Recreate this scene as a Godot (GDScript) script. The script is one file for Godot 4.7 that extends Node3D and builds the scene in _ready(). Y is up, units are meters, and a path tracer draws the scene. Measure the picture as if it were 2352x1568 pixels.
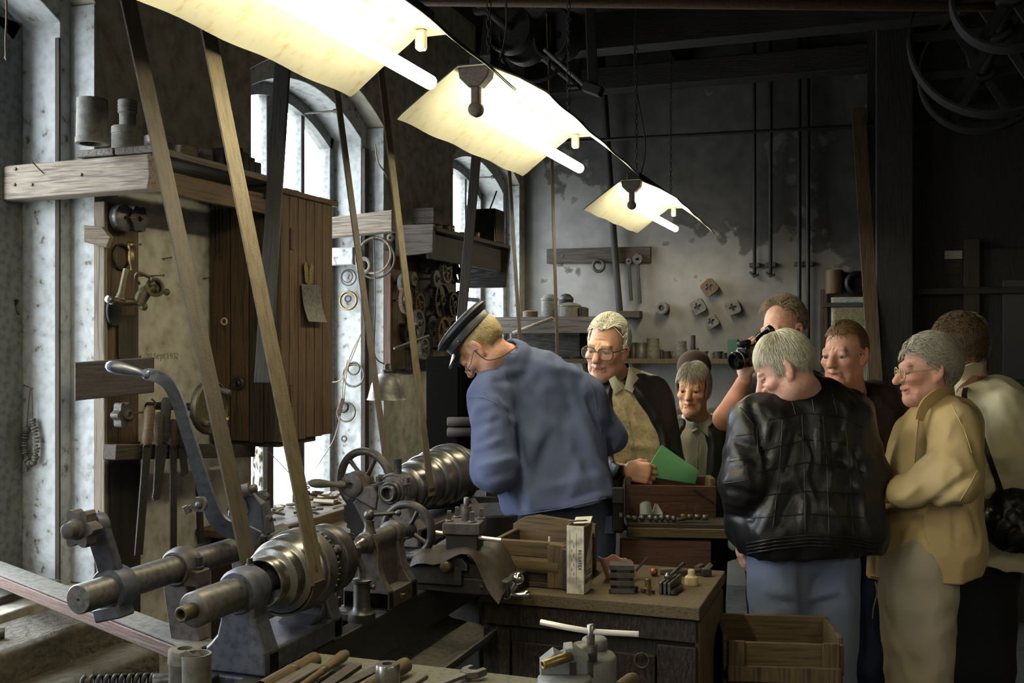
extends Node3D
# A belt-driven machine workshop: lathes along a wall of arched windows, a turner at work and a group of visitors.
# Plan: x across the room (window wall at -2.5), z along the wall (end wall at -7.3), metres.

const FOC := 2400.0
const YAW := 19.6
const EYE := Vector3(0.0,1.68,0.0)
var FW := V(-sin(deg_to_rad(YAW)), 0, -cos(deg_to_rad(YAW)))
var RT := V(cos(deg_to_rad(YAW)), 0, -sin(deg_to_rad(YAW)))
var M := {}
var rng := RandomNumberGenerator.new()
var names_used := {}

# ---------- survey helpers: sight line of a point in the photograph met with a plane or a distance
func ray(px: float, py: float) -> Vector3:
	return FW + RT * ((px - 1176.0) / FOC) + Vector3.UP * ((784.0 - py) / FOC)
static func V(x: float, y: float, z: float) -> Vector3:
	return Vector3(x, y, z)
func P(px: float, py: float, d: float) -> Vector3:
	return EYE + ray(px, py) * d
func PX(px: float, py: float, x: float) -> Vector3:
	var r := ray(px, py)
	return EYE + r * (x / r.x)
func PZ(px: float, py: float, z: float) -> Vector3:
	var r := ray(px, py)
	return EYE + r * (z / r.z)
func PY(px: float, py: float, y: float) -> Vector3:
	var r := ray(px, py)
	return EYE + r * ((y - EYE.y) / r.y)

# ---------- mesh builder
class MB:
	var v := PackedVector3Array()
	var n := PackedVector3Array()
	var c := PackedColorArray()
	var uv := PackedVector2Array()
	var col := Color.WHITE
	var colored := false
	func tri(a: Vector3, b: Vector3, d: Vector3, na: Vector3, nb: Vector3, nd: Vector3) -> void:
		var g := (b - a).cross(d - a)
		if g.dot(na + nb + nd) > 0.0:
			v.append(a); v.append(d); v.append(b)
			n.append(na); n.append(nd); n.append(nb)
		else:
			v.append(a); v.append(b); v.append(d)
			n.append(na); n.append(nb); n.append(nd)
		if colored:
			c.append(col); c.append(col); c.append(col)
	func flat(a: Vector3, b: Vector3, d: Vector3, hint: Vector3) -> void:
		var g := (b - a).cross(d - a).normalized()
		if g.dot(hint) < 0.0: g = -g
		tri(a, b, d, g, g, g)
	func quad(a: Vector3, b: Vector3, d: Vector3, e: Vector3, na: Vector3, nb: Vector3, nd: Vector3, ne: Vector3) -> void:
		tri(a, b, d, na, nb, nd)
		tri(a, d, e, na, nd, ne)
	func quadn(a: Vector3, b: Vector3, d: Vector3, e: Vector3, q: Vector3) -> void:
		tri(a, b, d, q, q, q)
		tri(a, d, e, q, q, q)
	# chamfered box
	func box(o: Vector3, s: Vector3, bs := Basis(), bev := 0.003) -> MB:
		var h := s * 0.5
		bev = min(bev, min(h.x, min(h.y, h.z)) * 0.6)
		var pt := func(ax: int, sg: Vector3) -> Vector3:
			var q := Vector3.ZERO
			for i in 3:
				q[i] = sg[i] * (h[i] if i == ax else h[i] - bev)
			return o + bs * q
		for ax in 3:
			var u := (ax + 1) % 3
			var w := (ax + 2) % 3
			for s1 in [-1.0,1.0]:
				var nn := Vector3.ZERO
				nn[ax] = s1
				var cs := []
				for k in [[-1,-1], [1,-1], [1,1], [-1,1]]:
					var sg := Vector3.ZERO
					sg[ax] = s1; sg[u] = k[0]; sg[w] = k[1]
					cs.append(pt.call(ax, sg))
				var q: Vector3 = bs * nn
				quadn(cs[0], cs[1], cs[2], cs[3], q)
				# edges between face ax (s1) and face u (s2)
				for s2 in [-1.0,1.0]:
					var n2 := Vector3.ZERO
					n2[u] = s2
					var g0 := Vector3.ZERO
					g0[ax] = s1; g0[u] = s2; g0[w] = -1
					var g1 := g0
					g1[w] = 1
					var qb: Vector3 = bs * n2
					quad(pt.call(ax, g0), pt.call(ax, g1), pt.call(u, g1), pt.call(u, g0), q, q, qb, qb)
		for k in 8:
			var sg := Vector3(1 if k & 1 else -1,1 if k & 2 else -1,1 if k & 4 else -1)
			tri(pt.call(0, sg), pt.call(1, sg), pt.call(2, sg), bs * Vector3(sg.x, 0,0), bs * Vector3(0, sg.y, 0), bs * Vector3(0,0, sg.z))
		return self
	# box from a to b, w wide (along side), t thick
	func bar(a: Vector3, b: Vector3, w: float, t: float, side := Vector3.RIGHT, bev := 0.002) -> MB:
		var d := b - a
		var y := d.normalized()
		var x := (side - y * side.dot(y)).normalized()
		var z := x.cross(y)
		return box((a + b) * 0.5, Vector3(w, d.length(), t), Basis(x, y, z), bev)
	# surface of revolution: profile of Vector2(radius, distance along axis)
	func lathe(o: Vector3, ax: Vector3, prof: Array, segs := 28, crease := 0.7) -> MB:
		ax = ax.normalized()
		var u := ax.cross(Vector3.UP if absf(ax.y) < 0.9 else Vector3.RIGHT).normalized()
		var w := ax.cross(u)
		var m := prof.size()
		var sn := []
		for i in m - 1:
			var d: Vector2 = prof[i + 1] - prof[i]
			sn.append(Vector2(d.y, -d.x).normalized())
		# outward side: the profile runs so that the solid lies on one fixed side
		var area := 0.0
		for i in m - 1:
			area += (prof[i + 1].y - prof[i].y) * (prof[i].x + prof[i + 1].x)
		var sgn := 1.0 if area >= 0.0 else -1.0
		for i in m - 1:
			var n0: Vector2 = sn[i] * sgn
			var n1 := n0
			if i > 0 and sn[i - 1].dot(sn[i]) > crease: n0 = ((sn[i - 1] + sn[i]) * sgn).normalized()
			if i < m - 2 and sn[i + 1].dot(sn[i]) > crease: n1 = ((sn[i + 1] + sn[i]) * sgn).normalized()
			var a: Vector2 = prof[i]
			var b: Vector2 = prof[i + 1]
			if a.distance_to(b) < 1e-6: continue
			for k in segs:
				var t0 := TAU * k / segs
				var t1 := TAU * (k + 1) / segs
				var r0 := u * cos(t0) + w * sin(t0)
				var r1 := u * cos(t1) + w * sin(t1)
				var A := o + ax * a.y + r0 * a.x
				var B := o + ax * b.y + r0 * b.x
				var C := o + ax * b.y + r1 * b.x
				var D := o + ax * a.y + r1 * a.x
				var nA := r0 * n0.x + ax * n0.y
				var nB := r0 * n1.x + ax * n1.y
				var nC := r1 * n1.x + ax * n1.y
				var nD := r1 * n0.x + ax * n0.y
				if b.x > 1e-6: tri(A, B, C, nA, nB, nC)
				if a.x > 1e-6: tri(A, C, D, nA, nC, nD)
		return self
	func cyl(a: Vector3, b: Vector3, r: float, segs := 20, bev := 0.002, r2 := -1.0) -> MB:
		if r2 < 0.0: r2 = r
		var l := a.distance_to(b)
		bev = min(bev, min(l * 0.3, min(r, r2) * 0.5))
		return lathe(a, b - a, [Vector2(0,0), Vector2(r - bev, 0), Vector2(r, bev), Vector2(r2, l - bev), Vector2(r2 - bev, l), Vector2(0, l)], segs)
	func pipe(a: Vector3, b: Vector3, ro: float, ri: float, segs := 22, bev := 0.0015) -> MB:
		var l := a.distance_to(b)
		return lathe(a, b - a, [Vector2(ri, l * 0.5), Vector2(ri, bev), Vector2(ri + bev, 0), Vector2(ro - bev, 0), Vector2(ro, bev), Vector2(ro, l - bev), Vector2(ro - bev, l), Vector2(ri + bev, l), Vector2(ri, l - bev), Vector2(ri, l * 0.5)], segs)
	func ball(o: Vector3, r: float, sc := Vector3.ONE, segs := 16) -> MB:
		var k := v.size()
		var pr := []
		for i in segs / 2 + 1:
			var t := PI * i / (segs / 2)
			pr.append(Vector2(max(sin(t), 0.0) * r, -cos(t) * r))
		lathe(Vector3.ZERO, Vector3.UP, pr, segs, -0.5)
		for i in range(k, v.size()):
			v[i] = o + v[i] * sc
			n[i] = (n[i] / sc).normalized()
		return self
	# round rod along a path; radius a number or one for each point
	func tube(pts: Array, rad, segs := 8, cap := true, squash := 1.0, side := Vector3.ZERO) -> MB:
		var m := pts.size()
		var rings := []
		var nrm := []
		var tp := Vector3.ZERO
		var u := Vector3.ZERO
		for i in m:
			var t: Vector3 = ((pts[min(i + 1, m - 1)] - pts[max(i - 1,0)]) as Vector3).normalized()
			if i == 0:
				var s := side
				if s == Vector3.ZERO: s = Vector3.UP if absf(t.y) < 0.9 else Vector3.RIGHT
				u = (s - t * s.dot(t)).normalized()
			else:
				u = (u - t * u.dot(t)).normalized()
			var w := t.cross(u)
			var r: float = rad[i] if rad is Array else rad
			var ring := []
			var nr := []
			for k in segs:
				var an := TAU * k / segs
				ring.append(pts[i] + u * cos(an) * r + w * sin(an) * r * squash)
				nr.append((u * cos(an) + w * sin(an) / squash).normalized())
			rings.append(ring)
			nrm.append(nr)
		for i in m - 1:
			for k in segs:
				var j := (k + 1) % segs
				quad(rings[i][k], rings[i + 1][k], rings[i + 1][j], rings[i][j], nrm[i][k], nrm[i + 1][k], nrm[i + 1][j], nrm[i][j])
		if cap:
			for e in [0, m - 1]:
				var q: Vector3 = (pts[0] - pts[1]) if e == 0 else (pts[m - 1] - pts[m - 2])
				q = q.normalized()
				for k in segs:
					tri(pts[e], rings[e][k], rings[e][(k + 1) % segs], q, q, q)
		return self
	# flat strap along a path: w wide along side, t thick
	func strap(pts: Array, w, t: float, side: Vector3) -> MB:
		var m := pts.size()
		var rs := []
		for i in m:
			var d: Vector3 = ((pts[min(i + 1, m - 1)] - pts[max(i - 1,0)]) as Vector3).normalized()
			var s := (side - d * side.dot(d)).normalized()
			var q := d.cross(s)
			var ww: float = (w[i] if w is Array else w) * 0.5
			rs.append([pts[i] - s * ww - q * t * 0.5, pts[i] + s * ww - q * t * 0.5, pts[i] + s * ww + q * t * 0.5, pts[i] - s * ww + q * t * 0.5, s, q, d])
		for i in m - 1:
			var A = rs[i]
			var B = rs[i + 1]
			quad(A[0], B[0], B[1], A[1], -A[5], -B[5], -B[5], -A[5])
			quad(A[2], B[2], B[3], A[3], A[5], B[5], B[5], A[5])
			quad(A[1], B[1], B[2], A[2], A[4], B[4], B[4], A[4])
			quad(A[3], B[3], B[0], A[0], -A[4], -B[4], -B[4], -A[4])
		quadn(rs[0][0], rs[0][1], rs[0][2], rs[0][3], -rs[0][6])
		quadn(rs[m - 1][0], rs[m - 1][1], rs[m - 1][2], rs[m - 1][3], rs[m - 1][6])
		return self
	# polygon in the xy plane of tf, extruded along its z (centred), chamfered; smooth: rounded outline
	func prism(poly: Array, tf: Transform3D, depth: float, bev := 0.002, smooth := false) -> MB:
		var pl := PackedVector2Array(poly)
		if Geometry2D.is_polygon_clockwise(pl): pl.reverse()
		var m := pl.size()
		var en := []
		for i in m:
			var d := (pl[(i + 1) % m] - pl[i]).normalized()
			en.append(Vector2(d.y, -d.x))
		var ins := PackedVector2Array()
		var vn := []
		for i in m:
			var a: Vector2 = en[(i + m - 1) % m]
			var b: Vector2 = en[i]
			var h := (a + b)
			if h.length() < 1e-4: h = b
			h = h.normalized()
			vn.append(h)
			ins.append(pl[i] - h * bev / max(h.dot(b), 0.35))
		var hz := depth * 0.5
		var bv: float = min(bev, hz * 0.5)
		var idx := Geometry2D.triangulate_polygon(ins)
		for sz in [-1.0,1.0]:
			var q: Vector3 = tf.basis * Vector3(0,0, sz)
			for k in range(0, idx.size(), 3):
				tri(tf * Vector3(ins[idx[k]].x, ins[idx[k]].y, sz * hz), tf * Vector3(ins[idx[k + 1]].x, ins[idx[k + 1]].y, sz * hz), tf * Vector3(ins[idx[k + 2]].x, ins[idx[k + 2]].y, sz * hz), q, q, q)
			for i in m:
				var j := (i + 1) % m
				var ni: Vector2 = vn[i] if smooth else en[i]
				var nj: Vector2 = vn[j] if smooth else en[i]
				quad(tf * Vector3(ins[i].x, ins[i].y, sz * hz), tf * Vector3(ins[j].x, ins[j].y, sz * hz), tf * Vector3(pl[j].x, pl[j].y, sz * (hz - bv)), tf * Vector3(pl[i].x, pl[i].y, sz * (hz - bv)), q, q, tf.basis * Vector3(nj.x, nj.y, 0), tf.basis * Vector3(ni.x, ni.y, 0))
		for i in m:
			var j := (i + 1) % m
			var ni: Vector2 = vn[i] if smooth else en[i]
			var nj: Vector2 = vn[j] if smooth else en[i]
			var a3 := tf.basis * Vector3(ni.x, ni.y, 0)
			var b3 := tf.basis * Vector3(nj.x, nj.y, 0)
			quad(tf * Vector3(pl[i].x, pl[i].y, -hz + bv), tf * Vector3(pl[j].x, pl[j].y, -hz + bv), tf * Vector3(pl[j].x, pl[j].y, hz - bv), tf * Vector3(pl[i].x, pl[i].y, hz - bv), a3, b3, b3, a3)
		return self
	# plate with a hole: outer and inner radius as lists over the angle, in the xy plane of tf
	func ring_plate(ro: Array, ri: Array, tf: Transform3D, depth: float) -> MB:
		var m := ro.size()
		var hz := depth * 0.5
		for i in m:
			var j := (i + 1) % m
			var a := TAU * i / m
			var b := TAU * (i + 1) / m
			var oa: Vector2 = Vector2(cos(a), sin(a)) * ro[i]
			var ob: Vector2 = Vector2(cos(b), sin(b)) * ro[j]
			var ia: Vector2 = Vector2(cos(a), sin(a)) * ri[i]
			var ib: Vector2 = Vector2(cos(b), sin(b)) * ri[j]
			for sz in [-1.0,1.0]:
				quadn(tf * Vector3(oa.x, oa.y, sz * hz), tf * Vector3(ob.x, ob.y, sz * hz), tf * Vector3(ib.x, ib.y, sz * hz), tf * Vector3(ia.x, ia.y, sz * hz), tf.basis * Vector3(0,0, sz))
			var no := tf.basis * Vector3((ob - oa).y, -(ob - oa).x, 0).normalized()
			quadn(tf * Vector3(oa.x, oa.y, -hz), tf * Vector3(ob.x, ob.y, -hz), tf * Vector3(ob.x, ob.y, hz), tf * Vector3(oa.x, oa.y, hz), no)
			var ni := tf.basis * Vector3(-(ib - ia).y, (ib - ia).x, 0).normalized()
			quadn(tf * Vector3(ia.x, ia.y, -hz), tf * Vector3(ib.x, ib.y, -hz), tf * Vector3(ib.x, ib.y, hz), tf * Vector3(ia.x, ia.y, hz), ni)
		return self
	# sheet over a grid of points (rows of equal length) with thickness
	func sheet(g: Array, t: float) -> MB:
		var R := g.size()
		var C: int = g[0].size()
		var nn := []
		for i in R:
			var row := []
			for j in C:
				var a: Vector3 = g[min(i + 1, R - 1)][j] - g[max(i - 1,0)][j]
				var b: Vector3 = g[i][min(j + 1, C - 1)] - g[i][max(j - 1,0)]
				row.append(a.cross(b).normalized())
			nn.append(row)
		for s in [-1.0,1.0]:
			for i in R - 1:
				for j in C - 1:
					quad(g[i][j] + nn[i][j] * t * 0.5 * s, g[i + 1][j] + nn[i + 1][j] * t * 0.5 * s, g[i + 1][j + 1] + nn[i + 1][j + 1] * t * 0.5 * s, g[i][j + 1] + nn[i][j + 1] * t * 0.5 * s, nn[i][j] * s, nn[i + 1][j] * s, nn[i + 1][j + 1] * s, nn[i][j + 1] * s)
		var rim := []
		for j in C: rim.append([0, j])
		for i in range(1, R): rim.append([i, C - 1])
		for j in range(C - 2,-1,-1): rim.append([R - 1, j])
		for i in range(R - 2,0,-1): rim.append([i, 0])
		var mid: Vector3 = g[R / 2][C / 2]
		for k in rim.size():
			var a = rim[k]
			var b = rim[(k + 1) % rim.size()]
			var pa: Vector3 = g[a[0]][a[1]]
			var pb: Vector3 = g[b[0]][b[1]]
			var na: Vector3 = nn[a[0]][a[1]] * t * 0.5
			var nb: Vector3 = nn[b[0]][b[1]] * t * 0.5
			flat(pa - na, pb - nb, pb + nb, pa - mid)
			flat(pa - na, pb + nb, pa + na, pa - mid)
		return self
	func hexa(a: Vector3, b: Vector3, r: float) -> MB:  # hexagon bar, as nuts and bolt heads
		return lathe(a, b - a, [Vector2(0,0), Vector2(r, 0), Vector2(r, a.distance_to(b)), Vector2(0, a.distance_to(b))], 6,2.0)
	func mesh(off := Vector3.ZERO) -> ArrayMesh:
		if off != Vector3.ZERO:
			for i in v.size(): v[i] -= off
		var arr := []
		arr.resize(Mesh.ARRAY_MAX)
		arr[Mesh.ARRAY_VERTEX] = v
		arr[Mesh.ARRAY_NORMAL] = n
		if colored: arr[Mesh.ARRAY_COLOR] = c
		if uv.size() == v.size(): arr[Mesh.ARRAY_TEX_UV] = uv
		var me := ArrayMesh.new()
		me.add_surface_from_arrays(Mesh.PRIMITIVE_TRIANGLES, arr)
		return me

func mb() -> MB:
	return MB.new()
func cmb(col: Color) -> MB:
	var b := MB.new()
	b.colored = true
	b.col = col
	return b

# ---------- objects
func numbered(parent: Node, called: String) -> String:
	var key := str(parent.get_instance_id()) + called
	var k: int = names_used.get(key, 0)
	names_used[key] = k + 1
	return called if k == 0 else "%s_%03d" % [called, k]
func base_of(o: Node) -> Vector3:
	var s := Vector3.ZERO
	while o != self and o is Node3D:
		s += o.position
		o = o.get_parent()
	return s
# a thing whose children are its parts
func thing(called: String, label: String, category: String, at := Vector3.ZERO, group := "") -> Node3D:
	var o := Node3D.new()
	o.name = numbered(self, called)
	add_child(o)
	o.position = at
	o.set_meta("label", label)
	o.set_meta("category", category)
	if group: o.set_meta("group", group)
	return o
# one named mesh under its thing (points given in the room's axes)
func part(parent: Node, called: String, b: MB, m: Material, label := "") -> MeshInstance3D:
	var o := MeshInstance3D.new()
	o.name = numbered(parent, called)
	o.mesh = b.mesh(base_of(parent))
	o.material_override = m
	o.cast_shadow = GeometryInstance3D.SHADOW_CASTING_SETTING_ON
	if label: o.set_meta("label", label)
	parent.add_child(o)
	return o
# a thing that is a single mesh
func solo(called: String, label: String, category: String, b: MB, m: Material, group := "") -> MeshInstance3D:
	var o := part(self, called, b, m, label)
	o.set_meta("category", category)
	if group: o.set_meta("group", group)
	return o
func struct(called: String, b: MB, m: Material, label := "") -> MeshInstance3D:
	var o := part(self, called, b, m, label)
	o.set_meta("kind", "structure")
	return o
func copy(o: Node3D, at: Vector3, label: String, turn := Basis()) -> Node3D:
	var r: Node3D = o.duplicate()
	r.name = numbered(self, str(o.name).split("_0")[0])
	add_child(r)
	r.transform = Transform3D(turn, at)
	if label: r.set_meta("label", label)
	return r

func arc_pts(o: Vector3, u: Vector3, w: Vector3, r: float, a0: float, a1: float, k := 16) -> Array:
	var out := []
	for i in k + 1:
		var t := deg_to_rad(lerpf(a0, a1, float(i) / k))
		out.append(o + (u * cos(t) + w * sin(t)) * r)
	return out
func smooth_path(pts: Array, sub := 6) -> Array:
	var out := []
	var m := pts.size()
	for i in m - 1:
		var p0: Vector3 = pts[max(i - 1,0)]
		var p1: Vector3 = pts[i]
		var p2: Vector3 = pts[i + 1]
		var p3: Vector3 = pts[min(i + 2, m - 1)]
		for k in sub:
			out.append(p1.cubic_interpolate(p2, p0, p3, float(k) / sub))
	out.append(pts[m - 1])
	return out
func frame(o: Vector3, x: Vector3, y: Vector3) -> Transform3D:
	x = x.normalized()
	y = (y - x * y.dot(x)).normalized()
	return Transform3D(Basis(x, y, x.cross(y)), o)
func v2(a: Array) -> Array:  # flat number list to Vector2 list
	var o := []
	for i in range(0, a.size(), 2): o.append(Vector2(a[i], a[i + 1]))
	return o

# ---------- materials
var tex_cache := {}
func noise_tex(key: String, freq: float, oct: int, stops: Array, size := 512, seed_ := 1, kind := FastNoiseLite.TYPE_SIMPLEX_SMOOTH, normal := 0.0) -> NoiseTexture2D:
	if tex_cache.has(key): return tex_cache[key]
	var f := FastNoiseLite.new()
	f.noise_type = kind
	f.seed = seed_
	f.frequency = freq
	f.fractal_octaves = oct
	var t := NoiseTexture2D.new()
	t.width = size
	t.height = size
	t.seamless = true
	t.seamless_blend_skirt = 0.3
	if normal > 0.0:
		t.as_normal_map = true
		t.bump_strength = normal
	else:
		var g := Gradient.new()
		g.offsets = PackedFloat32Array(stops.map(func(s): return s[0]))
		g.colors = PackedColorArray(stops.map(func(s): return s[1]))
		t.color_ramp = g
	t.noise = f
	tex_cache[key] = t
	return t
func g(a: float) -> Color:
	return Color(a, a, a)
# albedo colour in sRGB; tex: grey or coloured pattern multiplied in
func mat(c: Color, rough: float, metal := 0.0, tex: Texture2D = null, scale := Vector3.ONE, nrm: Texture2D = null, nscale := 0.5, world := true) -> StandardMaterial3D:
	var m := StandardMaterial3D.new()
	m.albedo_color = c
	m.roughness = rough
	m.metallic = metal
	if tex: m.albedo_texture = tex
	if nrm:
		m.normal_enabled = true
		m.normal_texture = nrm
		m.normal_scale = nscale
	if tex or nrm:
		m.uv1_triplanar = true
		m.uv1_world_triplanar = world
		m.uv1_scale = scale
	return m
func vmat(rough: float, nrm: Texture2D = null, nscale := 0.5, scale := Vector3.ONE) -> StandardMaterial3D:
	var m := mat(Color.WHITE, rough, 0.0, null, scale, nrm, nscale, false)
	m.vertex_color_use_as_albedo = true
	return m
func rough_tex(m: StandardMaterial3D, t: Texture2D) -> StandardMaterial3D:
	m.roughness_texture = t
	return m

func _ready() -> void:
	rng.seed = 7
	# ----- camera, sky, exposure
	var cam := Camera3D.new()
	cam.name = "camera"
	add_child(cam)
	cam.position = EYE
	cam.rotation_degrees = V(0, YAW, 0)
	cam.fov = rad_to_deg(2.0 * atan(784.0 / FOC))
	cam.near = 0.05
	cam.current = true
	var env := Environment.new()
	var sky := Sky.new()
	var sm := ProceduralSkyMaterial.new()  # even overcast
	sm.sky_top_color = Color(0.92,0.96,1.0)
	sm.sky_horizon_color = Color(0.97,0.985,1.0)
	sm.ground_horizon_color = Color(0.84,0.85,0.86)
	sm.ground_bottom_color = Color(0.62,0.64,0.64)
	sm.sky_energy_multiplier = 3.8
	sm.ground_energy_multiplier = 3.8
	sky.sky_material = sm
	env.background_mode = Environment.BG_SKY
	env.sky = sky
	env.tonemap_mode = Environment.TONE_MAPPER_LINEAR
	env.tonemap_exposure = 1.0
	env.sdfgi_enabled = true
	env.ssao_enabled = true
	env.ssil_enabled = true
	var we := WorldEnvironment.new()
	we.name = "environment"
	we.environment = env
	add_child(we)
	make_materials()
	build_shell()
	build_windows()
	build_lamps()
	build_overhead()
	build_left_wall_things()
	build_gear_rack()
	build_back_wall_things()
	build_lathe_front()
	build_lathe_second()
	build_belts()
	build_benches()
	build_foreground()
	build_people()

func make_materials() -> void:
	var smooth := FastNoiseLite.TYPE_SIMPLEX_SMOOTH
	var blot := noise_tex("blot", 0.012,5, [[0.0, g(0.62)], [0.35, g(0.82)], [0.55, g(0.94)], [1.0, g(1.0)]], 512,3)
	var plast := noise_tex("plaster", 0.02,6, [[0.0, Color(0.42,0.38,0.32)], [0.16, Color(0.62,0.59,0.54)], [0.24, Color(0.86,0.85,0.83)], [0.55, Color(0.94,0.95,0.95)], [1.0, Color(1,1,1)]], 1024,11)
	var soot := noise_tex("soot", 0.016,6, [[0.0, Color(0.50,0.47,0.43)], [0.15, Color(0.76,0.73,0.69)], [0.5, Color(0.88,0.87,0.85)], [0.8, Color(0.94,0.93,0.92)], [1.0, Color(1,1,1)]], 1024,21)
	var grain := noise_tex("grain", 0.02,5, [[0.0, g(0.42)], [0.36, g(0.70)], [0.5, g(0.9)], [0.62, g(0.8)], [1.0, g(1.0)]], 512,5)
	var fine := noise_tex("fine", 0.09,3, [[0.0, g(0.6)], [0.5, g(0.9)], [1.0, g(1.0)]], 512,9)
	var speck := noise_tex("speck", 0.05,5, [[0.0, g(0.62)], [0.25, g(0.80)], [0.42, g(0.96)], [1.0, g(1.0)]], 512,15)
	var nb := noise_tex("nb", 0.03,5, [], 512,31, smooth, 6.0)
	var nfine := noise_tex("nfine", 0.12,3, [], 512,33, smooth, 4.0)
	var ngrain := noise_tex("ngrain", 0.03,4, [], 512,37, smooth, 6.0)
	var weave := noise_tex("weave", 0.25,2, [], 256,41, smooth, 3.0)
	M.plaster = mat(Color(0.66,0.67,0.675), 0.85,0, plast, Vector3.ONE * 0.9, nb, 0.5)
	M.plaster_wall = mat(Color(0.70,0.69,0.65), 0.9,0, soot, Vector3.ONE * 0.6, nb, 0.35)
	M.plaster_back = mat(Color(0.58,0.57,0.56), 0.9,0, soot, Vector3.ONE * 0.45, nb, 0.35)
	M.masonry = mat(Color(0.33,0.315,0.27), 0.95,0, soot, Vector3.ONE * 1.7, nb, 1.0)
	M.ceiling = mat(Color(0.17,0.16,0.15), 0.9,0, soot, Vector3.ONE * 0.6, nb, 0.35)
	M.floor = mat(Color(0.24,0.25,0.25), 0.8,0, blot, Vector3.ONE * 1.2, nb, 0.35)
	for ax in 3:
		var s := Vector3.ONE * 7.0
		s[ax] = 0.3
		var k: String = ["x", "y", "z"][ax]
		M["wood_" + k] = mat(Color(0.37,0.285,0.18), 0.7,0, grain, s, ngrain, 0.5)
		M["wood_pale_" + k] = mat(Color(0.52,0.47,0.41), 0.8,0, grain, s, ngrain, 0.5)
		M["wood_grey_" + k] = mat(Color(0.40,0.37,0.34), 0.85,0, grain, s, ngrain, 0.6)
		M["wood_dark_" + k] = mat(Color(0.24,0.19,0.14), 0.75,0, grain, s, ngrain, 0.6)
		M["wood_black_" + k] = mat(Color(0.15,0.13,0.11), 0.75,0, grain, s, ngrain, 0.6)
		M["wood_crate_" + k] = mat(Color(0.40,0.33,0.22), 0.85,0, grain, s, ngrain, 0.7)
		M["wood_red_" + k] = mat(Color(0.36,0.23,0.16), 0.7,0, grain, s, ngrain, 0.5)
	M.iron = mat(Color(0.33,0.31,0.30), 0.5,0.35, blot, Vector3.ONE * 5.0, nfine, 0.25)
	M.iron_blue = mat(Color(0.31,0.32,0.36), 0.5,0.3, blot, Vector3.ONE * 5.0, nfine, 0.3)
	M.iron_dark = mat(Color(0.20,0.19,0.18), 0.5,0.3, blot, Vector3.ONE * 6.0, nfine, 0.3)
	M.iron_black = mat(Color(0.10,0.10,0.10), 0.65,0.1, blot, Vector3.ONE * 6.0, nfine, 0.3)
	M.rust = mat(Color(0.34,0.25,0.19), 0.75,0.2, blot, Vector3.ONE * 8.0, nfine, 0.4)
	M.steel = mat(Color(0.58,0.57,0.55), 0.3,0.9, fine, Vector3.ONE * 5.0, nfine, 0.08)
	M.steel_worn = mat(Color(0.42,0.41,0.40), 0.48,0.7, blot, Vector3.ONE * 7.0, nfine, 0.12)
	M.steel_dark = mat(Color(0.34,0.33,0.32), 0.4,0.7, blot, Vector3.ONE * 7.0, nfine, 0.15)
	M.steel_blue = mat(Color(0.52,0.54,0.60), 0.4,0.75, blot, Vector3.ONE * 7.0, nfine, 0.12)
	M.bright = mat(Color(0.86,0.84,0.82), 0.35,0.6)
	M.chrome = mat(Color(0.80,0.79,0.77), 0.18,1.0)
	M.brass = mat(Color(0.54,0.47,0.31), 0.38,0.8, blot, Vector3.ONE * 8.0)
	M.brass_dull = mat(Color(0.36,0.33,0.25), 0.5,0.6, blot, Vector3.ONE * 8.0, nfine, 0.2)
	M.dust_metal = mat(Color(0.38,0.37,0.34), 0.75,0.15, blot, Vector3.ONE * 5.0, nfine, 0.3)
	M.belt_tan = mat(Color(0.38,0.335,0.24), 0.65,0, blot, V(9,2,9), nfine, 0.3)
	M.belt_brown = mat(Color(0.28,0.245,0.195), 0.6,0, blot, V(9,2,9), nfine, 0.3)
	M.belt_grey = mat(Color(0.38,0.34,0.30), 0.6,0, blot, V(9,2,9), nfine, 0.3)
	M.belt_dark = mat(Color(0.17,0.15,0.13), 0.6,0, blot, V(9,2,9), nfine, 0.3)
	M.enamel = mat(Color(0.84,0.82,0.74), 0.4,0, noise_tex("ename", 0.012,5, [[0.0, Color(0.62,0.52,0.34)], [0.14, Color(0.90,0.84,0.70)], [0.30, g(0.97)], [1.0, g(1.0)]], 512,51), Vector3.ONE * 2.5)
	M.lamp_back = mat(Color(0.13,0.13,0.12), 0.7,0.0, blot, Vector3.ONE * 4.0)
	M.lamp_iron = mat(Color(0.34,0.30,0.27), 0.6,0.1, blot, Vector3.ONE * 12.0)
	M.frame_paint = mat(Color(0.40,0.41,0.40), 0.6,0, blot, Vector3.ONE * 4.0)
	M.card = mat(Color(0.76,0.73,0.65), 0.85,0, blot, Vector3.ONE * 3.0)
	M.paper = mat(Color(0.74,0.70,0.62), 0.9,0, fine, Vector3.ONE * 3.0)
	M.green_paper = mat(Color(0.48,0.76,0.53), 0.7)
	M.pink_paper = mat(Color(0.78,0.60,0.57), 0.8)
	M.matte_black = mat(Color(0.05,0.05,0.045), 0.95)
	M.matte_black.metallic_specular = 0.05
	M.copper = mat(Color(0.60,0.38,0.26), 0.4,0.6, blot, Vector3.ONE * 9.0)
	M.vice_grey = mat(Color(0.42,0.43,0.43), 0.55,0.3, speck, Vector3.ONE * 6.0, nfine, 0.2)
	M.bench_top = mat(Color(0.34,0.29,0.20), 0.85,0, speck, V(3,5,6), nb, 0.5)
	M.bench_dust = mat(Color(0.40,0.39,0.33), 0.9,0, speck, V(2,5,5), nb, 0.4)
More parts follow.
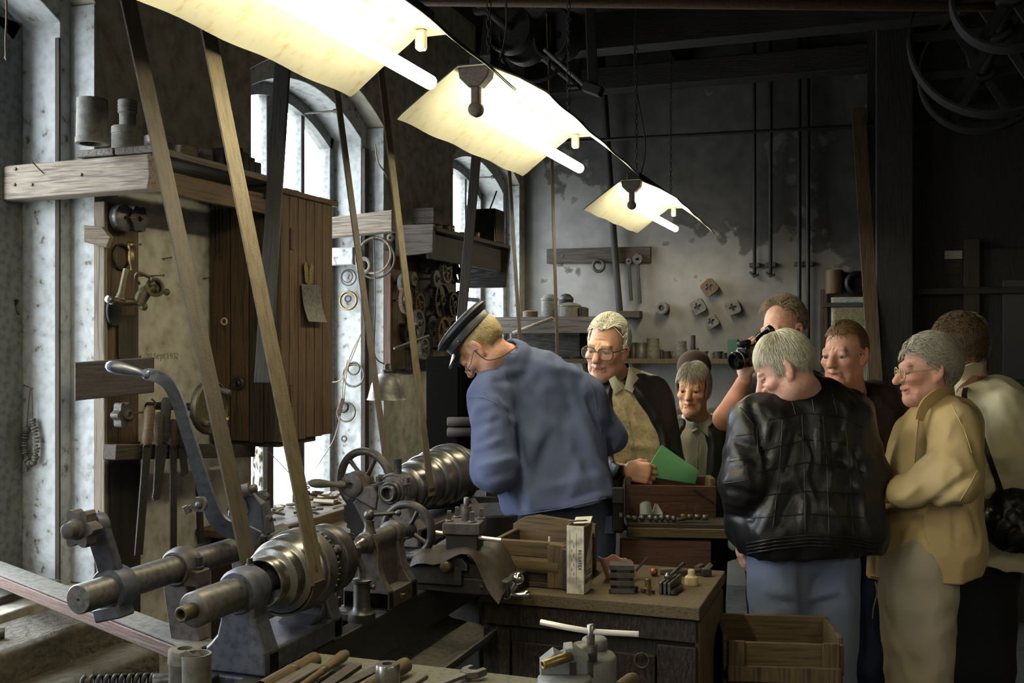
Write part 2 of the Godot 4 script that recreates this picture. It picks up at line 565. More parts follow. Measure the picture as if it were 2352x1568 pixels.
	M.bench_side = mat(Color(0.19,0.15,0.10), 0.7,0, noise_tex("scar", 0.03,5, [[0.0, Color(0.4,0.4,0.4)], [0.55, Color(0.7,0.7,0.7)], [0.72, Color(1.0,0.95,0.9)], [0.85, Color(1.6,1.3,1.0)], [1.0, Color(2.0,1.6,1.1)]], 512,81), V(6,1.2,6), ngrain, 0.6)
	M.cap_blue = mat(Color(0.10,0.11,0.14), 0.5,0, fine, Vector3.ONE * 6.0)
	M.cap_brown = mat(Color(0.30,0.21,0.17), 0.9,0, fine, Vector3.ONE * 6.0, nfine, 0.6)
	M.rubber = mat(Color(0.07,0.07,0.07), 0.5)
	M.gloss_black = mat(Color(0.045,0.045,0.05), 0.25)
	M.rope = mat(Color(0.50,0.46,0.38), 0.9)
	M.cord = mat(Color(0.13,0.12,0.11), 0.8)
	M.cork = mat(Color(0.24,0.21,0.19), 0.85,0, fine, Vector3.ONE * 12.0, nfine, 0.5)
	M.pale_turned = mat(Color(0.83,0.74,0.55), 0.6,0, fine, V(3,20,3))
	M.leather_sheet = mat(Color(0.21,0.17,0.13), 0.6,0, blot, Vector3.ONE * 5.0, nb, 0.5)
	var gl := StandardMaterial3D.new()
	gl.albedo_color = Color(0.95,0.97,1.0,0.06)
	gl.transparency = BaseMaterial3D.TRANSPARENCY_ALPHA
	gl.roughness = 0.05
	gl.metallic_specular = 0.2
	M.glass = gl
	var gd := StandardMaterial3D.new()
	gd.albedo_color = Color(0.72,0.66,0.48,0.5)
	gd.albedo_texture = noise_tex("grime", 0.02,5, [[0.0, Color(0.35,0.30,0.18,0.95)], [0.38, Color(0.6,0.55,0.38,0.9)], [0.52, Color(0.95,0.93,0.85,0.15)], [1.0, Color(1,1,1,0.05)]], 512,61)
	gd.albedo_color = Color(1,1,1,1)
	gd.transparency = BaseMaterial3D.TRANSPARENCY_ALPHA
	gd.roughness = 0.3
	gd.uv1_triplanar = true
	gd.uv1_world_triplanar = true
	gd.uv1_scale = V(1,1.2,4)
	M.glass_dirty = gd
	# cloth and leather
	var cloth_n := weave
	M.denim = mat(Color(0.22,0.26,0.35), 0.9,0, fine, Vector3.ONE * 6.0, cloth_n, 0.4, false)
	M.skin_n = nfine

# ----- the room
var wins := []  # each: outer near z, outer far z, inner near z, inner far z

func wall_layer(b: MB, x0: float, x1: float, k: int, zs: float, ze: float, sill: float) -> void:
	var top := 3.75
	var cur := zs
	var tf := func(z: float) -> Transform3D:
		return Transform3D(Basis(V(0,0,-1), Vector3.UP, V(1,0,0)), V((x0 + x1) * 0.5,0,0))
	for w in wins:
		var a: float = w[k]
		var e: float = w[k + 1]
		if cur - a > 0.001:
			b.prism(v2([-cur, 0, -a, 0, -a, top, -cur, top]), tf.call(0), absf(x1 - x0), 0.004)
		b.prism(v2([-a, 0, -e, 0, -e, sill, -a, sill]), tf.call(0), absf(x1 - x0), 0.006)
		var pl := [Vector2(-a, top), Vector2(-a, spring(k))]
		for i in range(1,16):
			var t := i / 16.0
			pl.append(Vector2(lerpf(-a, -e, t), arch_y(k, t)))
		pl.append(Vector2(-e, spring(k)))
		pl.append(Vector2(-e, top))
		b.prism(pl, tf.call(0), absf(x1 - x0), 0.004)
		cur = e
	if cur - ze > 0.001:
		b.prism(v2([-cur, 0, -ze, 0, -ze, top, -cur, top]), tf.call(0), absf(x1 - x0), 0.004)
func spring(k: int) -> float:
	return 2.82 if k == 0 else 2.75
func arch_y(k: int, t: float) -> float:
	var rise := 0.19 if k == 0 else 0.165
	var q := absf(t - 0.5) * 2.0
	return spring(k) + rise * (1.0 - q * q)

func build_shell() -> void:
	wins = [[2.785,1.515,2.71,1.59], [0.605,-0.665,0.53,-0.59], [-1.575,-2.845,-1.65,-2.79], [-3.755,-5.0,-3.83,-4.93], [-5.935,-7.19,-6.0,-7.12]]
	struct("floor", mb().box(V(1.3,-0.09,-2.3), V(9.0,0.08,13.0), Basis(), 0.0), M.floor)
	var flo := get_node("floor")
	for i in 9:
		for j in 14:
			var c := V(-2.55 + 0.9 * (i + 0.5), -0.025,3.6 - 0.9 * (j + 0.5))
			if c.z > -3.5 or c.x < -1.5: continue
			part(flo, "flagstone", mb().box(c, V(0.89,0.05,0.89), Basis(), 0.006), M.floor)
	var wl := mb()
	wall_layer(wl, -2.5,-2.6,0,3.2,-7.4,0.86)
	struct("wall_left", wl, M.plaster_wall, "sooty plastered window wall with deep stepped arched niches")
	var wi := mb()
	wall_layer(wi, -2.6,-2.835,2,3.2,-7.4,0.84)
	part(get_node("wall_left"), "window_reveal", wi, M.plaster, "pale plaster window reveals")
	# pale lining of the niche cheeks
	for w in wins:
		var lin := mb()
		lin.box(V(-2.55, (0.86 + spring(0)) * 0.5, w[1] + 0.004), V(0.10, spring(0) - 0.87,0.008), Basis(), 0.002)
		lin.box(V(-2.55, (0.86 + spring(0)) * 0.5, w[0] - 0.004), V(0.10, spring(0) - 0.87,0.008), Basis(), 0.002)
		part(get_node("wall_left"), "niche_lining", lin, M.plaster)
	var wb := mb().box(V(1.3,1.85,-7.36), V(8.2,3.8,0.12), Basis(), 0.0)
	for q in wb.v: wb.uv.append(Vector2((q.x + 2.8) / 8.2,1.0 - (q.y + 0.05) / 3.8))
	struct("wall_back", wb, soot_shade_wall(), "plaster end wall with ragged patches of soot and painted shade, denser toward the top")
	struct("wall_right", mb().box(V(5.2,1.85,-2.2), V(0.15,3.8,11.0), Basis(), 0.0), M.plaster_wall)
	struct("wall_front", mb().box(V(1.3,1.85,3.2), V(8.2,3.8,0.15), Basis(), 0.0), M.plaster_wall)
	struct("ceiling", mb().box(V(1.3,3.79,-2.2), V(8.6,0.12,11.2), Basis(), 0.0), M.ceiling)
	var ce := get_node("ceiling")
	for z in [2.0,0.6,-0.8,-2.2,-3.6,-5.0,-6.4]:
		part(ce, "joist", mb().box(V(1.3,3.62, z), V(7.9,0.24,0.17), Basis(), 0.008), M.wood_black_x)
	# timber partition and door at the dark end of the room
	var pt := struct("wall_partition", mb().box(V(2.5,1.85,-6.98), V(5.2,3.7,0.05), Basis(), 0.0), M.wood_black_y)
	for i in 26:
		var x := -0.02 + 0.16 * i
		if x > 4.0: break
		part(pt, "plank", mb().box(V(x, 0.62,-6.94), V(0.152,1.24,0.024), Basis(), 0.004), M.wood_black_y)

# plaster with ragged noisy-edged patches, part soot, part painted shade; thicker upward and to the right
func soot_shade_wall() -> Material:
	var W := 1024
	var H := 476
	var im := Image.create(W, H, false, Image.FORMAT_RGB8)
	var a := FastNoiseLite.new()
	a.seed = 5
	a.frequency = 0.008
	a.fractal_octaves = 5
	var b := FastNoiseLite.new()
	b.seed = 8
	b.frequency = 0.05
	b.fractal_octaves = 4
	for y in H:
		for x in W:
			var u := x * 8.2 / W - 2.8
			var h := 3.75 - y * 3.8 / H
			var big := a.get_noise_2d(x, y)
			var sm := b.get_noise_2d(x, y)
			var cover := smoothstep(1.9,3.0, h + 0.42 * (u + 0.95)) * 1.25 - 0.72  # paints the upper wall's fall-off of light into the patches
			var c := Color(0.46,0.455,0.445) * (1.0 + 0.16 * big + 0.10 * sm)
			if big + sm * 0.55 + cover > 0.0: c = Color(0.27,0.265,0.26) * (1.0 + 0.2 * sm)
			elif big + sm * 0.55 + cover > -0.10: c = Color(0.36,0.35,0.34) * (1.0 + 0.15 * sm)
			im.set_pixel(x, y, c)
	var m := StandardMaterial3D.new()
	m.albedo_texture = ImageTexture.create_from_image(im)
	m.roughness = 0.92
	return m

func build_windows() -> void:
	var num := 1
	for wi in wins.size():
		var w = wins[wi]
		var zi0: float = w[2]
		var zi1: float = w[3]
		var x := -2.79
		var wn := struct("window_%d" % num, mb().box(V(x + 0.05,0.865, (zi0 + zi1) * 0.5), V(0.30,0.04, zi0 - zi1 - 0.002), Basis(), 0.006), M.wood_grey_z, "grey painted arched window with slim glazing bars")
		num += 1
		# arched head and jambs of the frame
		var fr := mb()
		var pts := []
		for i in 17:
			var t := i / 16.0
			pts.append(V(x, arch_y(2, t) - 0.03, lerpf(zi0 - 0.03, zi1 + 0.03, t)))
		fr.strap(pts, 0.07,0.06, Vector3.RIGHT)
		part(wn, "arched_head", fr, M.frame_paint)
		for z in [zi0 - 0.028, zi1 + 0.028]:
			part(wn, "jamb", mb().box(V(x, 1.82, z + (0.03 if wi == 2 and z < -2.0 else 0.0)), V(0.07,1.88,0.11 if wi == 2 and z < -2.0 else 0.05), Basis(), 0.005), M.frame_paint)
		var zs := []
		var wd: float = zi0 - zi1
		for k in 3:
			zs.append(zi1 + wd * [0.28,0.555,0.80][k])
		for k in 3:
			var t: float = (zi0 - zs[k]) / wd
			var top := arch_y(2, t) - 0.04
			part(wn, "mullion", mb().box(V(x, (0.88 + top) * 0.5, zs[k]), V(0.05, top - 0.88,0.055 if k == 1 else 0.034), Basis(), 0.005), M.frame_paint)
		for y in [1.42,1.98]:
			part(wn, "transom", mb().box(V(x, y, (zi0 + zi1) * 0.5), V(0.036,0.03, wd - 0.08), Basis(), 0.004), M.frame_paint)
		var edges := [zi0 - 0.05, zs[2], zs[1], zs[0], zi1 + 0.05]
		for k in 4:
			for r in 3:
				var y0: float = [0.885,1.43,1.99][r]
				var ta: float = (zi0 - edges[k]) / wd
				var tb: float = (zi0 - edges[k + 1]) / wd
				var y1a: float = [1.415,1.97, arch_y(2, ta) - 0.05][r]
				var y1b: float = [1.415,1.97, arch_y(2, tb) - 0.05][r]
				var pl := v2([-edges[k] + 0.01, y0, -edges[k + 1] - 0.01, y0, -edges[k + 1] - 0.01, y1b, -edges[k] + 0.01, y1a])
				var dirty: bool = (wi == 3 and k < 2 and r == 0)
				part(wn, "pane", mb().prism(pl, Transform3D(Basis(V(0,0,-1), Vector3.UP, V(1,0,0)), V(x - 0.005,0,0)), 0.004,0.0), M.glass_dirty if dirty else M.glass, "grimy yellowed pane" if dirty else "")

# a hanging fluorescent trough: spine, two wings, holders, one tube
func build_lamp(cx: float, z0: float, z1: float, label: String) -> void:
	var t := thing("fluorescent_lamp", label, "lamp", V(cx, 2.40, (z0 + z1) * 0.5), "hanging fluorescent trough lamps")
	var yt := 2.425
	# reflector: wavy sheet, enamelled inside
	var inside := []
	var sec := [Vector2(-0.262,2.405), Vector2(-0.245,2.418), Vector2(-0.16,2.482), Vector2(-0.07,2.545), Vector2(-0.05,2.560), Vector2(0.05,2.560), Vector2(0.07,2.545), Vector2(0.16,2.475), Vector2(0.245,2.400), Vector2(0.258,2.388)]
	var nz := 24
	for j in nz + 1:
		var z := lerpf(z0 + 0.03, z1 - 0.02, float(j) / nz)
		var row := []
		for i in sec.size():
			var q: Vector2 = sec[i]
			var wv := sin(j * 0.9 + i) * 0.003 * (1.0 if i < 2 or i > 7 else 0.3)
			if q.x > 0.1: wv += (q.x - 0.05) / 0.21 * lerpf(0.055,-0.004, float(j) / nz)  # right wing bent up at the near end
			row.append(V(cx + q.x, q.y + wv, z))
		inside.append(row)
	part(t, "reflector", mb().sheet(inside, 0.002), M.enamel, "cream enamelled reflector, glowing inside")
	var outg := []
	for r in inside:
		var row := []
		for i in r.size():
			var q: Vector2 = sec[i]
			var nn := Vector2(0.0,1.0) if absf(q.x) < 0.06 else Vector2(signf(q.x) * 0.58,0.81)
			row.append(r[i] + V(nn.x, nn.y, 0) * 0.004)
		outg.append(row)
	part(t, "shade_back", mb().sheet(outg, 0.002), M.lamp_back, "dark outer skin of the reflector")
	part(t, "spine", mb().box(V(cx, 2.588, (z0 + z1) * 0.5), V(0.075,0.045, absf(z1 - z0) - 0.08), Basis(), 0.004), M.lamp_back)
	for e in [z0 - 0.005, z1 + 0.05]:
		var hd := mb()
		var sg := 1.0 if e == z0 - 0.005 else -1.0
		if sg > 0: hd.prism(v2([-0.055,2.558,0.055,2.558,0.05,2.525,0.02,2.495,-0.02,2.495,-0.05,2.525]), Transform3D(Basis(), V(cx, 0, e)), 0.05,0.004)
		hd.box(V(cx, 2.47 if sg > 0 else 2.53, e), V(0.03,0.06,0.028), Basis(), 0.006)
		if sg > 0: hd.cyl(V(cx, yt, e + 0.017), V(cx, yt, e - 0.017), 0.024,18,0.005)
		part(t, "lamp_holder", hd, M.lamp_iron if sg > 0 else M.enamel)
	var tm := StandardMaterial3D.new()
	tm.albedo_color = Color(1,1,0.95)
	tm.emission_enabled = true
	tm.emission = Color(1.0,0.96,0.80)
	tm.emission_energy_multiplier = 24.0
	part(t, "tube", mb().lathe(V(cx, yt, z0 - 0.02), V(0,0,-1), v2([0,0,0.016,0,0.0205,0.006,0.0205, absf(z1 - z0) - 0.006,0.012, absf(z1 - z0), 0, absf(z1 - z0) + 0.001]), 18), tm, "lit fluorescent tube")
	var al := AreaLight3D.new()
	al.name = "tube_light"
	al.area_size = Vector2(0.036, absf(z1 - z0) - 0.04)
	al.light_color = Color(1.0,0.95,0.82)
	al.light_energy = 0.95
	al.shadow_enabled = true
	t.add_child(al)
	al.rotation_degrees = V(-90,0,0)
	al.global_position = V(cx, yt - 0.024, (z0 + z1) * 0.5)
	# chains and cable to the ceiling
	for e in [z0 - 0.12, z1 + 0.15]:
		var ch := mb()
		var y := 2.61
		var k := 0
		while y < 3.7:
			var u := Vector3.RIGHT if k % 2 == 0 else V(0,0,1)
			ch.tube(arc_pts(V(cx, y + 0.014, e), u * 0.55, Vector3.UP * 1.25,0.014,0,360,8), 0.0022,4, false)
			y += 0.028
			k += 1
		part(t, "chain", ch, M.iron_black)
	part(t, "cable", mb().tube(smooth_path([V(cx, 2.60, z0 - 0.2), V(cx + 0.03,2.8, z0 - 0.21), V(cx - 0.02,3.2, z0 - 0.16), V(cx, 3.72, z0 - 0.15)]), 0.004,6), M.cord)

func build_lamps() -> void:
	build_lamp(-1.23,0.10,-1.10, "hanging fluorescent trough lamp over the bench end, first of the window row")
	build_lamp(1.45,1.30,0.10, "hanging fluorescent trough lamp of the second row, away from the windows")
	build_lamp(1.45,-0.55,-1.75, "hanging fluorescent trough lamp of the second row, nearer the visitors")
	build_lamp(-1.23,-1.52,-2.74, "hanging fluorescent trough lamp over the front lathe's cone pulley")
	build_lamp(-1.235,-3.12,-4.32, "middle hanging fluorescent trough lamp above the worker in blue")
	build_lamp(-1.30,-5.60,-6.86, "farthest hanging fluorescent trough lamp, next to the end wall")

func handwheel(parent: Node, called: String, o: Vector3, ax: Vector3, r: float, rim: float, spokes: int, m: Material, turn := 0.0) -> MeshInstance3D:
	var b := mb()
	ax = ax.normalized()
	var u := ax.cross(Vector3.UP).normalized()
	var w := ax.cross(u)
	var pr := []
	for i in 13:
		var t := TAU * i / 12.0
		pr.append(Vector2(r - rim + cos(t) * rim, sin(t) * rim * 1.15))
	b.lathe(o, ax, pr, 40,-1.0)
	b.lathe(o - ax * rim * 1.6, ax, v2([0,0, rim * 1.7,0, rim * 2.0, rim * 0.4, rim * 2.0, rim * 2.6, rim * 1.6, rim * 3.2,0, rim * 3.2]), 20)
	for k in spokes:
		var t := TAU * k / spokes + turn
		var d := u * cos(t) + w * sin(t)
		b.tube([o + d * rim * 1.4, o + d * r * 0.5, o + d * (r - rim * 1.6)], [rim * 0.85, rim * 0.62, rim * 0.8], 10, false, 0.75, ax)
	return part(parent, called, b, m)

func bolt(b: MB, o: Vector3, ax: Vector3, r: float, h: float, square := false) -> void:
	ax = ax.normalized()
	b.cyl(o, o + ax * h * 0.25, r * 1.35,14,0.001)
	if square:
		var y := Vector3.UP if absf(ax.y) < 0.9 else Vector3.RIGHT
		b.bar(o, o + ax * h, r * 1.6, r * 1.6, ax.cross(y), 0.001)
	else:
		b.hexa(o + ax * h * 0.2, o + ax * h, r)

func build_lathe_front() -> void:
	var X := -1.37
	var Y := 1.115
	var Z := V(0,0,-1)
	var A := func(z: float) -> Vector3: return V(X, Y, z)
	var t := thing("metalworking_lathe", "front belt-driven lathe with bare iron headstock and shiny stepped cone pulley", "lathe", V(X, 0,-2.6))
	# bed, feet and chip tray
	var bed := mb()
	bed.box(V(-1.435,0.87,-2.72), V(0.05,0.12,1.60), Basis(), 0.006)
	bed.box(V(-1.325,0.87,-2.72), V(0.05,0.12,1.60), Basis(), 0.006)
	bed.box(V(-1.38,0.83,-2.72), V(0.10,0.06,1.58), Basis(), 0.004)
	part(t, "bed", bed, M.iron_dark, "dark iron bed with two flat rails")
	var tray := []
	for i in 2:
		var row := []
		var z := -1.98 if i == 0 else -3.22
		for q in [[-1.44,0.80], [-1.36,0.755], [-1.24,0.74], [-1.15,0.755], [-1.12,0.80]]:
			row.append(V(q[0], q[1], z))
		tray.append(row)
	part(t, "chip_tray", mb().sheet(tray, 0.006), M.dust_metal, "sheet metal chip gutter under the bed")
	for z in [-2.02,-3.38]:
		var lg := mb()
		lg.prism(v2([-0.09,0.81,0.09,0.81,0.07,0.70,0.09,0.25,0.17,0.0,-0.17,0.0,-0.09,0.25,-0.07,0.70]), Transform3D(Basis(), V(X, 0, z)), 0.12,0.01)
		part(t, "leg", lg, M.iron_dark)
	# headstock casting
	var hs := mb()
	var outl := [[-0.086,0.93], [0.074,0.93], [0.074,0.985], [0.060,1.02], [0.045,1.06], [0.044,1.115]]
	var poly := []
	for q in outl: poly.append(Vector2(q[0], q[1]))
	for k in 9: poly.append(Vector2(0.051 * cos(PI * k / 8.0), Y + 0.051 * sin(PI * k / 8.0)))
	poly.append(Vector2(-0.046,1.10))
	poly.append(Vector2(-0.048,1.045))
	poly.append(Vector2(-0.056,1.015))
	poly.append(Vector2(-0.074,0.995))
	poly.append(Vector2(-0.086,0.985))
	hs.prism(poly, Transform3D(Basis(), V(X, 0,-2.035)), 0.062,0.008)
	hs.prism(poly, Transform3D(Basis(), V(X, 0,-2.335)), 0.05,0.008)
	hs.lathe(A.call(-2.0), Z, v2([0.034,0,0.046,0,0.053,0.008,0.055,0.03,0.053,0.06,0.044,0.078,0.03,0.08]), 32)
	hs.box(V(X - 0.006,0.958,-2.19), V(0.16,0.056,0.35), Basis(), 0.008)
	hs.prism(v2([-2.06,0.985,-2.09,0.985,-2.075,1.02,-2.06,1.06]), frame(V(X, 0,0), V(0,0,1), Vector3.UP), 0.09,0.006)
	hs.prism(v2([-2.32,0.985,-2.24,0.985,-2.29,1.0,-2.315,1.03]), frame(V(X, 0,0), V(0,0,1), Vector3.UP), 0.10,0.006)
	hs.box(V(X - 0.01,0.915,-2.03), V(0.15,0.03,0.07), Basis(), 0.006)
	part(t, "headstock", hs, M.iron_blue, "rough grey headstock casting")
	var oil := mb()
	bolt(oil, V(X + 0.0, Y + 0.052,-2.055), Vector3.UP, 0.007,0.016)
	part(t, "oil_screw", oil, M.iron_dark)
	var sp := mb()
	sp.lathe(A.call(-1.845), Z, v2([0.012,0,0.0335,0,0.0375,0.004,0.0375,0.135,0.036,0.14,0.0345,0.142,0.0345,0.155,0.03,0.158,0.03,0.18]), 36)
	part(t, "spindle_sleeve", sp, M.steel_worn, "worn steel sleeve on the spindle end")
	var no := mb()
	no.pipe(A.call(-1.805), A.call(-1.85), 0.0165,0.0095,24,0.002)
	no.lathe(A.call(-1.82), Z, v2([0,0,0.0095,0]), 20)
	part(t, "spindle_nose", no, M.brass_dull, "hollow end of the spindle")
	for k in 4:
		var an := TAU * k / 4.0 + 0.6
		var d := V(cos(an), sin(an), 0)
		part(t, "grub_screw", mb().cyl(A.call(-1.975) + d * 0.031, A.call(-1.975) + d * 0.039,0.0035,8,0.0005), M.iron_black)
	part(t, "spindle", mb().cyl(A.call(-2.0), A.call(-2.52), 0.026,24,0.002), M.steel_worn)
	# cone pulley, hollow at the small end
	var cp := mb()
	cp.lathe(A.call(-2.10), Z, v2([0.03,0.07,0.048,0.07,0.0525,0.012,0.0525,0.0,0.0555,-0.001,0.0575,0.002,0.0590,0.02,0.0575,0.036,0.060,0.038,0.0705,0.040,0.074,0.042,0.076,0.060,0.074,0.076,0.0765,0.078,0.086,0.080,0.0885,0.082,0.0905,0.104,0.0885,0.126,0.091,0.128,0.094,0.130,0.096,0.134,0.096,0.14,0.03,0.14]), 48,0.82)
	part(t, "cone_pulley", cp, M.steel, "stepped cone pulley polished by the belt")
	# bull wheel with teeth behind the cone
	var gr := mb()
	gr.lathe(A.call(-2.245), Z, v2([0.03,0,0.097,0,0.1005,0.003,0.1005,0.042,0.098,0.045,0.06,0.045,0.03,0.05]), 48)
	part(t, "bull_wheel", gr, M.steel_worn, "broad steel bull wheel")
	for k in 40:
		var an := TAU * k / 40.0
		var d := V(cos(an), sin(an), 0)
		var g3 := mb()
		g3.bar(A.call(-2.300) + d * 0.085, A.call(-2.300) + d * 0.0985,0.008,0.014, V(-d.y, d.x, 0), 0.002)
		part(t, "gear_tooth", g3, M.steel_dark)
	var fp := mb()
	fp.lathe(A.call(-2.36), Z, v2([0.026,-0.03,0.045,-0.03,0.045,0.0,0.0865,0.0,0.0895,0.003,0.0895,0.052,0.086,0.056,0.04,0.056,0.03,0.075,0.0,0.075]), 48)
	var fpo := part(t, "face_plate", fp, M.steel_dark, "heavy round face plate")
	for k in 4:
		var an := TAU * k / 4.0 + 0.55
		var d := V(cos(an), sin(an), 0)
		var bb := mb()
		bolt(bb, A.call(-2.36) + d * 0.068, -Z, 0.009,0.026)
		bb.cyl(A.call(-2.42) + d * 0.068, A.call(-2.36) + d * 0.068,0.006,10,0.001)
		part(fpo, "bolt", bb, M.steel_worn)
	# tailstock
	var ts := mb()
	var q2 := [Vector2(-0.072,0.93), Vector2(0.072,0.93), Vector2(0.072,0.982), Vector2(0.052,1.008), Vector2(0.040,1.04), Vector2(0.033,1.08), Vector2(0.031, Y)]
	for k in 9: q2.append(Vector2(0.031 * cos(PI * k / 8.0), Y + 0.031 * sin(PI * k / 8.0)))
	for e in [[-0.033,1.08], [-0.040,1.04], [-0.052,1.008], [-0.072,0.982]]: q2.append(Vector2(e[0], e[1]))
	ts.prism(q2, Transform3D(Basis(), V(X, 0,-2.64)), 0.03,0.004)
	ts.prism(q2, Transform3D(Basis(), V(X, 0,-2.79)), 0.04,0.006)
	ts.box(V(X, 0.955,-2.72), V(0.144,0.05,0.19), Basis(), 0.004)
	ts.prism(v2([-0.03,0.97,0.03,0.97,0.022,1.1,-0.022,1.1]), Transform3D(Basis(), V(X, 0,-2.715)), 0.16,0.004)
	ts.lathe(A.call(-2.60), Z, v2([0.015,0,0.024,0,0.0265,0.003,0.0265,0.02,0.031,0.024,0.0265,0.05,0.026,0.17,0.034,0.172,0.037,0.176,0.037,0.20,0.033,0.205,0.031,0.21,0.031,0.225,0.0,0.225]), 30)
	var tso := part(t, "tailstock", ts, M.iron, "iron tailstock casting with flared foot")
	part(tso, "square_stud", mb().box(V(X + 0.078,0.955,-2.70), V(0.014,0.014,0.014), Basis(), 0.002), M.brass_dull)
	part(tso, "web_rib", mb().tube(smooth_path([V(X + 0.012, Y + 0.045,-2.622), V(X + 0.036, Y - 0.01,-2.622), V(X + 0.042,1.04,-2.622), V(X + 0.058,1.0,-2.622)]), 0.004,6), M.brass_dull)
	var qc := mb()
	qc.lathe(A.call(-2.60), -Z, v2([0.021,0,0.021,0.012,0.017,0.018,0.017,0.03,0.012,0.036,0.014,0.05,0.001,0.09,0,0.09]), 24)
	part(tso, "quill", qc, M.steel, "bright pointed centre in the quill")
	handwheel(tso, "handwheel", V(X, Y - 0.012,-2.90), Z, 0.092,0.0125,4, M.iron_dark, 0.5)
	part(tso, "feed_screw", mb().cyl(V(X, Y - 0.006,-2.82), V(X, Y - 0.012,-2.93), 0.017,18,0.003), M.iron)
	var cl := mb()
	cl.lathe(V(X, Y + 0.02,-2.645), Vector3.UP, v2([0.022,0,0.016,0.015,0.014,0.024,0.015,0.04,0.011,0.043,0.007,0.043,0.007,0.055]), 20)
	cl.ball(V(X, Y + 0.075,-2.645), 0.016)
	cl.tube([V(X, Y + 0.075,-2.645), V(X + 0.075, Y + 0.082,-2.665)], [0.0065,0.005], 10)
	cl.ball(V(X + 0.08, Y + 0.082,-2.667), 0.0092)
	part(tso, "clamp_handle", cl, M.steel_dark, "ball-ended clamping handle")
	# hand rest on its banjo
	var rt := mb()
	rt.bar(V(-1.43,0.938,-2.525), V(-1.33,0.938,-2.515), 0.045,0.026, V(0,0,1), 0.006)
	rt.lathe(V(-1.325,0.925,-2.515), Vector3.UP, v2([0,0,0.036,0,0.038,0.004,0.036,0.026,0.026,0.034,0.023,0.045,0.0225,0.105,0.027,0.108,0.027,0.114,0.022,0.117,0,0.117]), 26)
	var rto := part(t, "tool_rest", rt, M.steel_dark, "hand tool rest on a sliding foot")
	var rp := mb()
	rp.tube([V(-1.325,1.03,-2.515), V(-1.325,1.07,-2.515), V(-1.332,1.092,-2.51), V(-1.338,1.105,-2.505)], [0.0105,0.0105,0.011,0.013], 12)
	part(rto, "rest_post", rp, M.steel_worn)
	part(rto, "rest_blade", mb().prism(v2([-0.028,-0.018,0.026,-0.016,0.03,0.012,0.012,0.02,-0.03,0.016]), frame(V(-1.34,1.115,-2.505), V(0.75,0.1,0.65), Vector3.UP), 0.016,0.003), M.steel_dark)
	var rb := mb()
	rb.hexa(V(-1.412,0.956,-2.525), V(-1.412,0.982,-2.525), 0.017)
	rb.cyl(V(-1.412,0.95,-2.525), V(-1.412,1.006,-2.525), 0.0085,12,0.001)
	part(rto, "clamp_bolt", rb, M.steel_worn)
	part(rto, "thumb_screw", mb().cyl(V(-1.30,1.02,-2.52), V(-1.288,1.02,-2.52), 0.007,10,0.002), M.brass_dull)
	# slide rest with tool post
	var sl := mb()
	sl.box(V(-1.22,0.949,-2.98), V(0.36,0.05,0.17), Basis(), 0.006)
	sl.prism(v2([-0.17,0.955,0.13,0.955,0.155,0.985,0.12,1.0,-0.17,1.0]), Transform3D(Basis(), V(-1.24,0.016,-2.98)), 0.16,0.005)
	sl.box(V(-1.30,0.98,-2.93), V(0.22,0.06,0.12), Basis.from_euler(V(0,0.1,0)), 0.006)
	var slo := part(t, "slide_rest", sl, M.iron_dark, "cross slide with dovetailed end")
	var sb := mb()
	sb.prism(v2([-0.066,0.0,0.066,0.0,0.066,0.02,0.048,0.04,-0.066,0.05]), frame(V(-1.235,0.995,-2.905), V(1,0,-0.05), Vector3.UP), 0.05,0.004)
	part(slo, "slide_end", sb, M.steel_dark)
	part(slo, "slide_screw", mb().cyl(V(-1.225,1.012,-2.88), V(-1.225,1.012,-2.845), 0.0165,18,0.003), M.brass_dull)
	var cov := []
	for i in 13:
		var row := []
		for j in 13:
			var a := i / 12.0
			var c2 := j / 12.0
			var x := lerpf(-1.345,-1.02, a)
			var z := lerpf(-2.86,-3.06, c2)
			var drop := 0.0
			if a > 0.62: drop = pow((a - 0.62) / 0.38,1.3) * 0.115
			if a < 0.14: drop = maxf(drop, pow((0.14 - a) / 0.14,1.2) * 0.03)
			if c2 < 0.2: drop += pow((0.2 - c2) / 0.2,1.4) * 0.028 * (1.0 + 0.6 * sin(a * 9.0))
			row.append(V(x - drop * 0.25 * (1.0 if a > 0.6 else 0.0), 1.058 - drop + 0.006 * sin(a * 14.0 + c2 * 5.0) + 0.004 * sin(c2 * 17.0), z + 0.01 * sin(a * 7.0)))
		cov.append(row)
	part(slo, "leather_cover", mb().sheet(cov, 0.003), M.leather_sheet, "brown leather apron draped over the slide")
	var tp := mb()
	tp.box(V(-1.205,1.073,-2.955), V(0.098,0.05,0.098), Basis.from_euler(V(0,0.18,0)), 0.004)
	var tpo := part(slo, "tool_post", tp, M.iron_black, "square black tool post")
	part(tpo, "clamp_plate", mb().box(V(-1.205,1.117,-2.955), V(0.116,0.038,0.112), Basis.from_euler(V(0,0.18,0)), 0.005), M.iron)
	for k in 4:
		var d := V([-0.036,0.036,0.04,-0.04][k], 0, [0.036,0.03,-0.036,-0.036][k])
		var bb := mb()
		bb.cyl(V(-1.205,1.135,-2.955) + d, V(-1.205,1.141,-2.955) + d, 0.013,14,0.002)
		bb.box(V(-1.205,1.153,-2.955) + d, V(0.013,0.03,0.013), Basis.from_euler(V(0,0.4,0)), 0.001)
		part(tpo, "set_screw", bb, M.steel_worn)
	var st := mb()
	st.hexa(V(-1.200,1.136,-2.955), V(-1.200,1.178,-2.955), 0.016)
	st.cyl(V(-1.200,1.17,-2.955), V(-1.200,1.205,-2.955), 0.0085,12,0.002)
	part(tpo, "centre_bolt", st, M.steel_worn)
	part(tpo, "tommy_bar", mb().tube([PZ(990,1220,-2.90), PZ(1010,1223,-2.91), PZ(1151,1240,-2.94)], 0.0058,10), M.bright, "bright steel rod through the tool post")
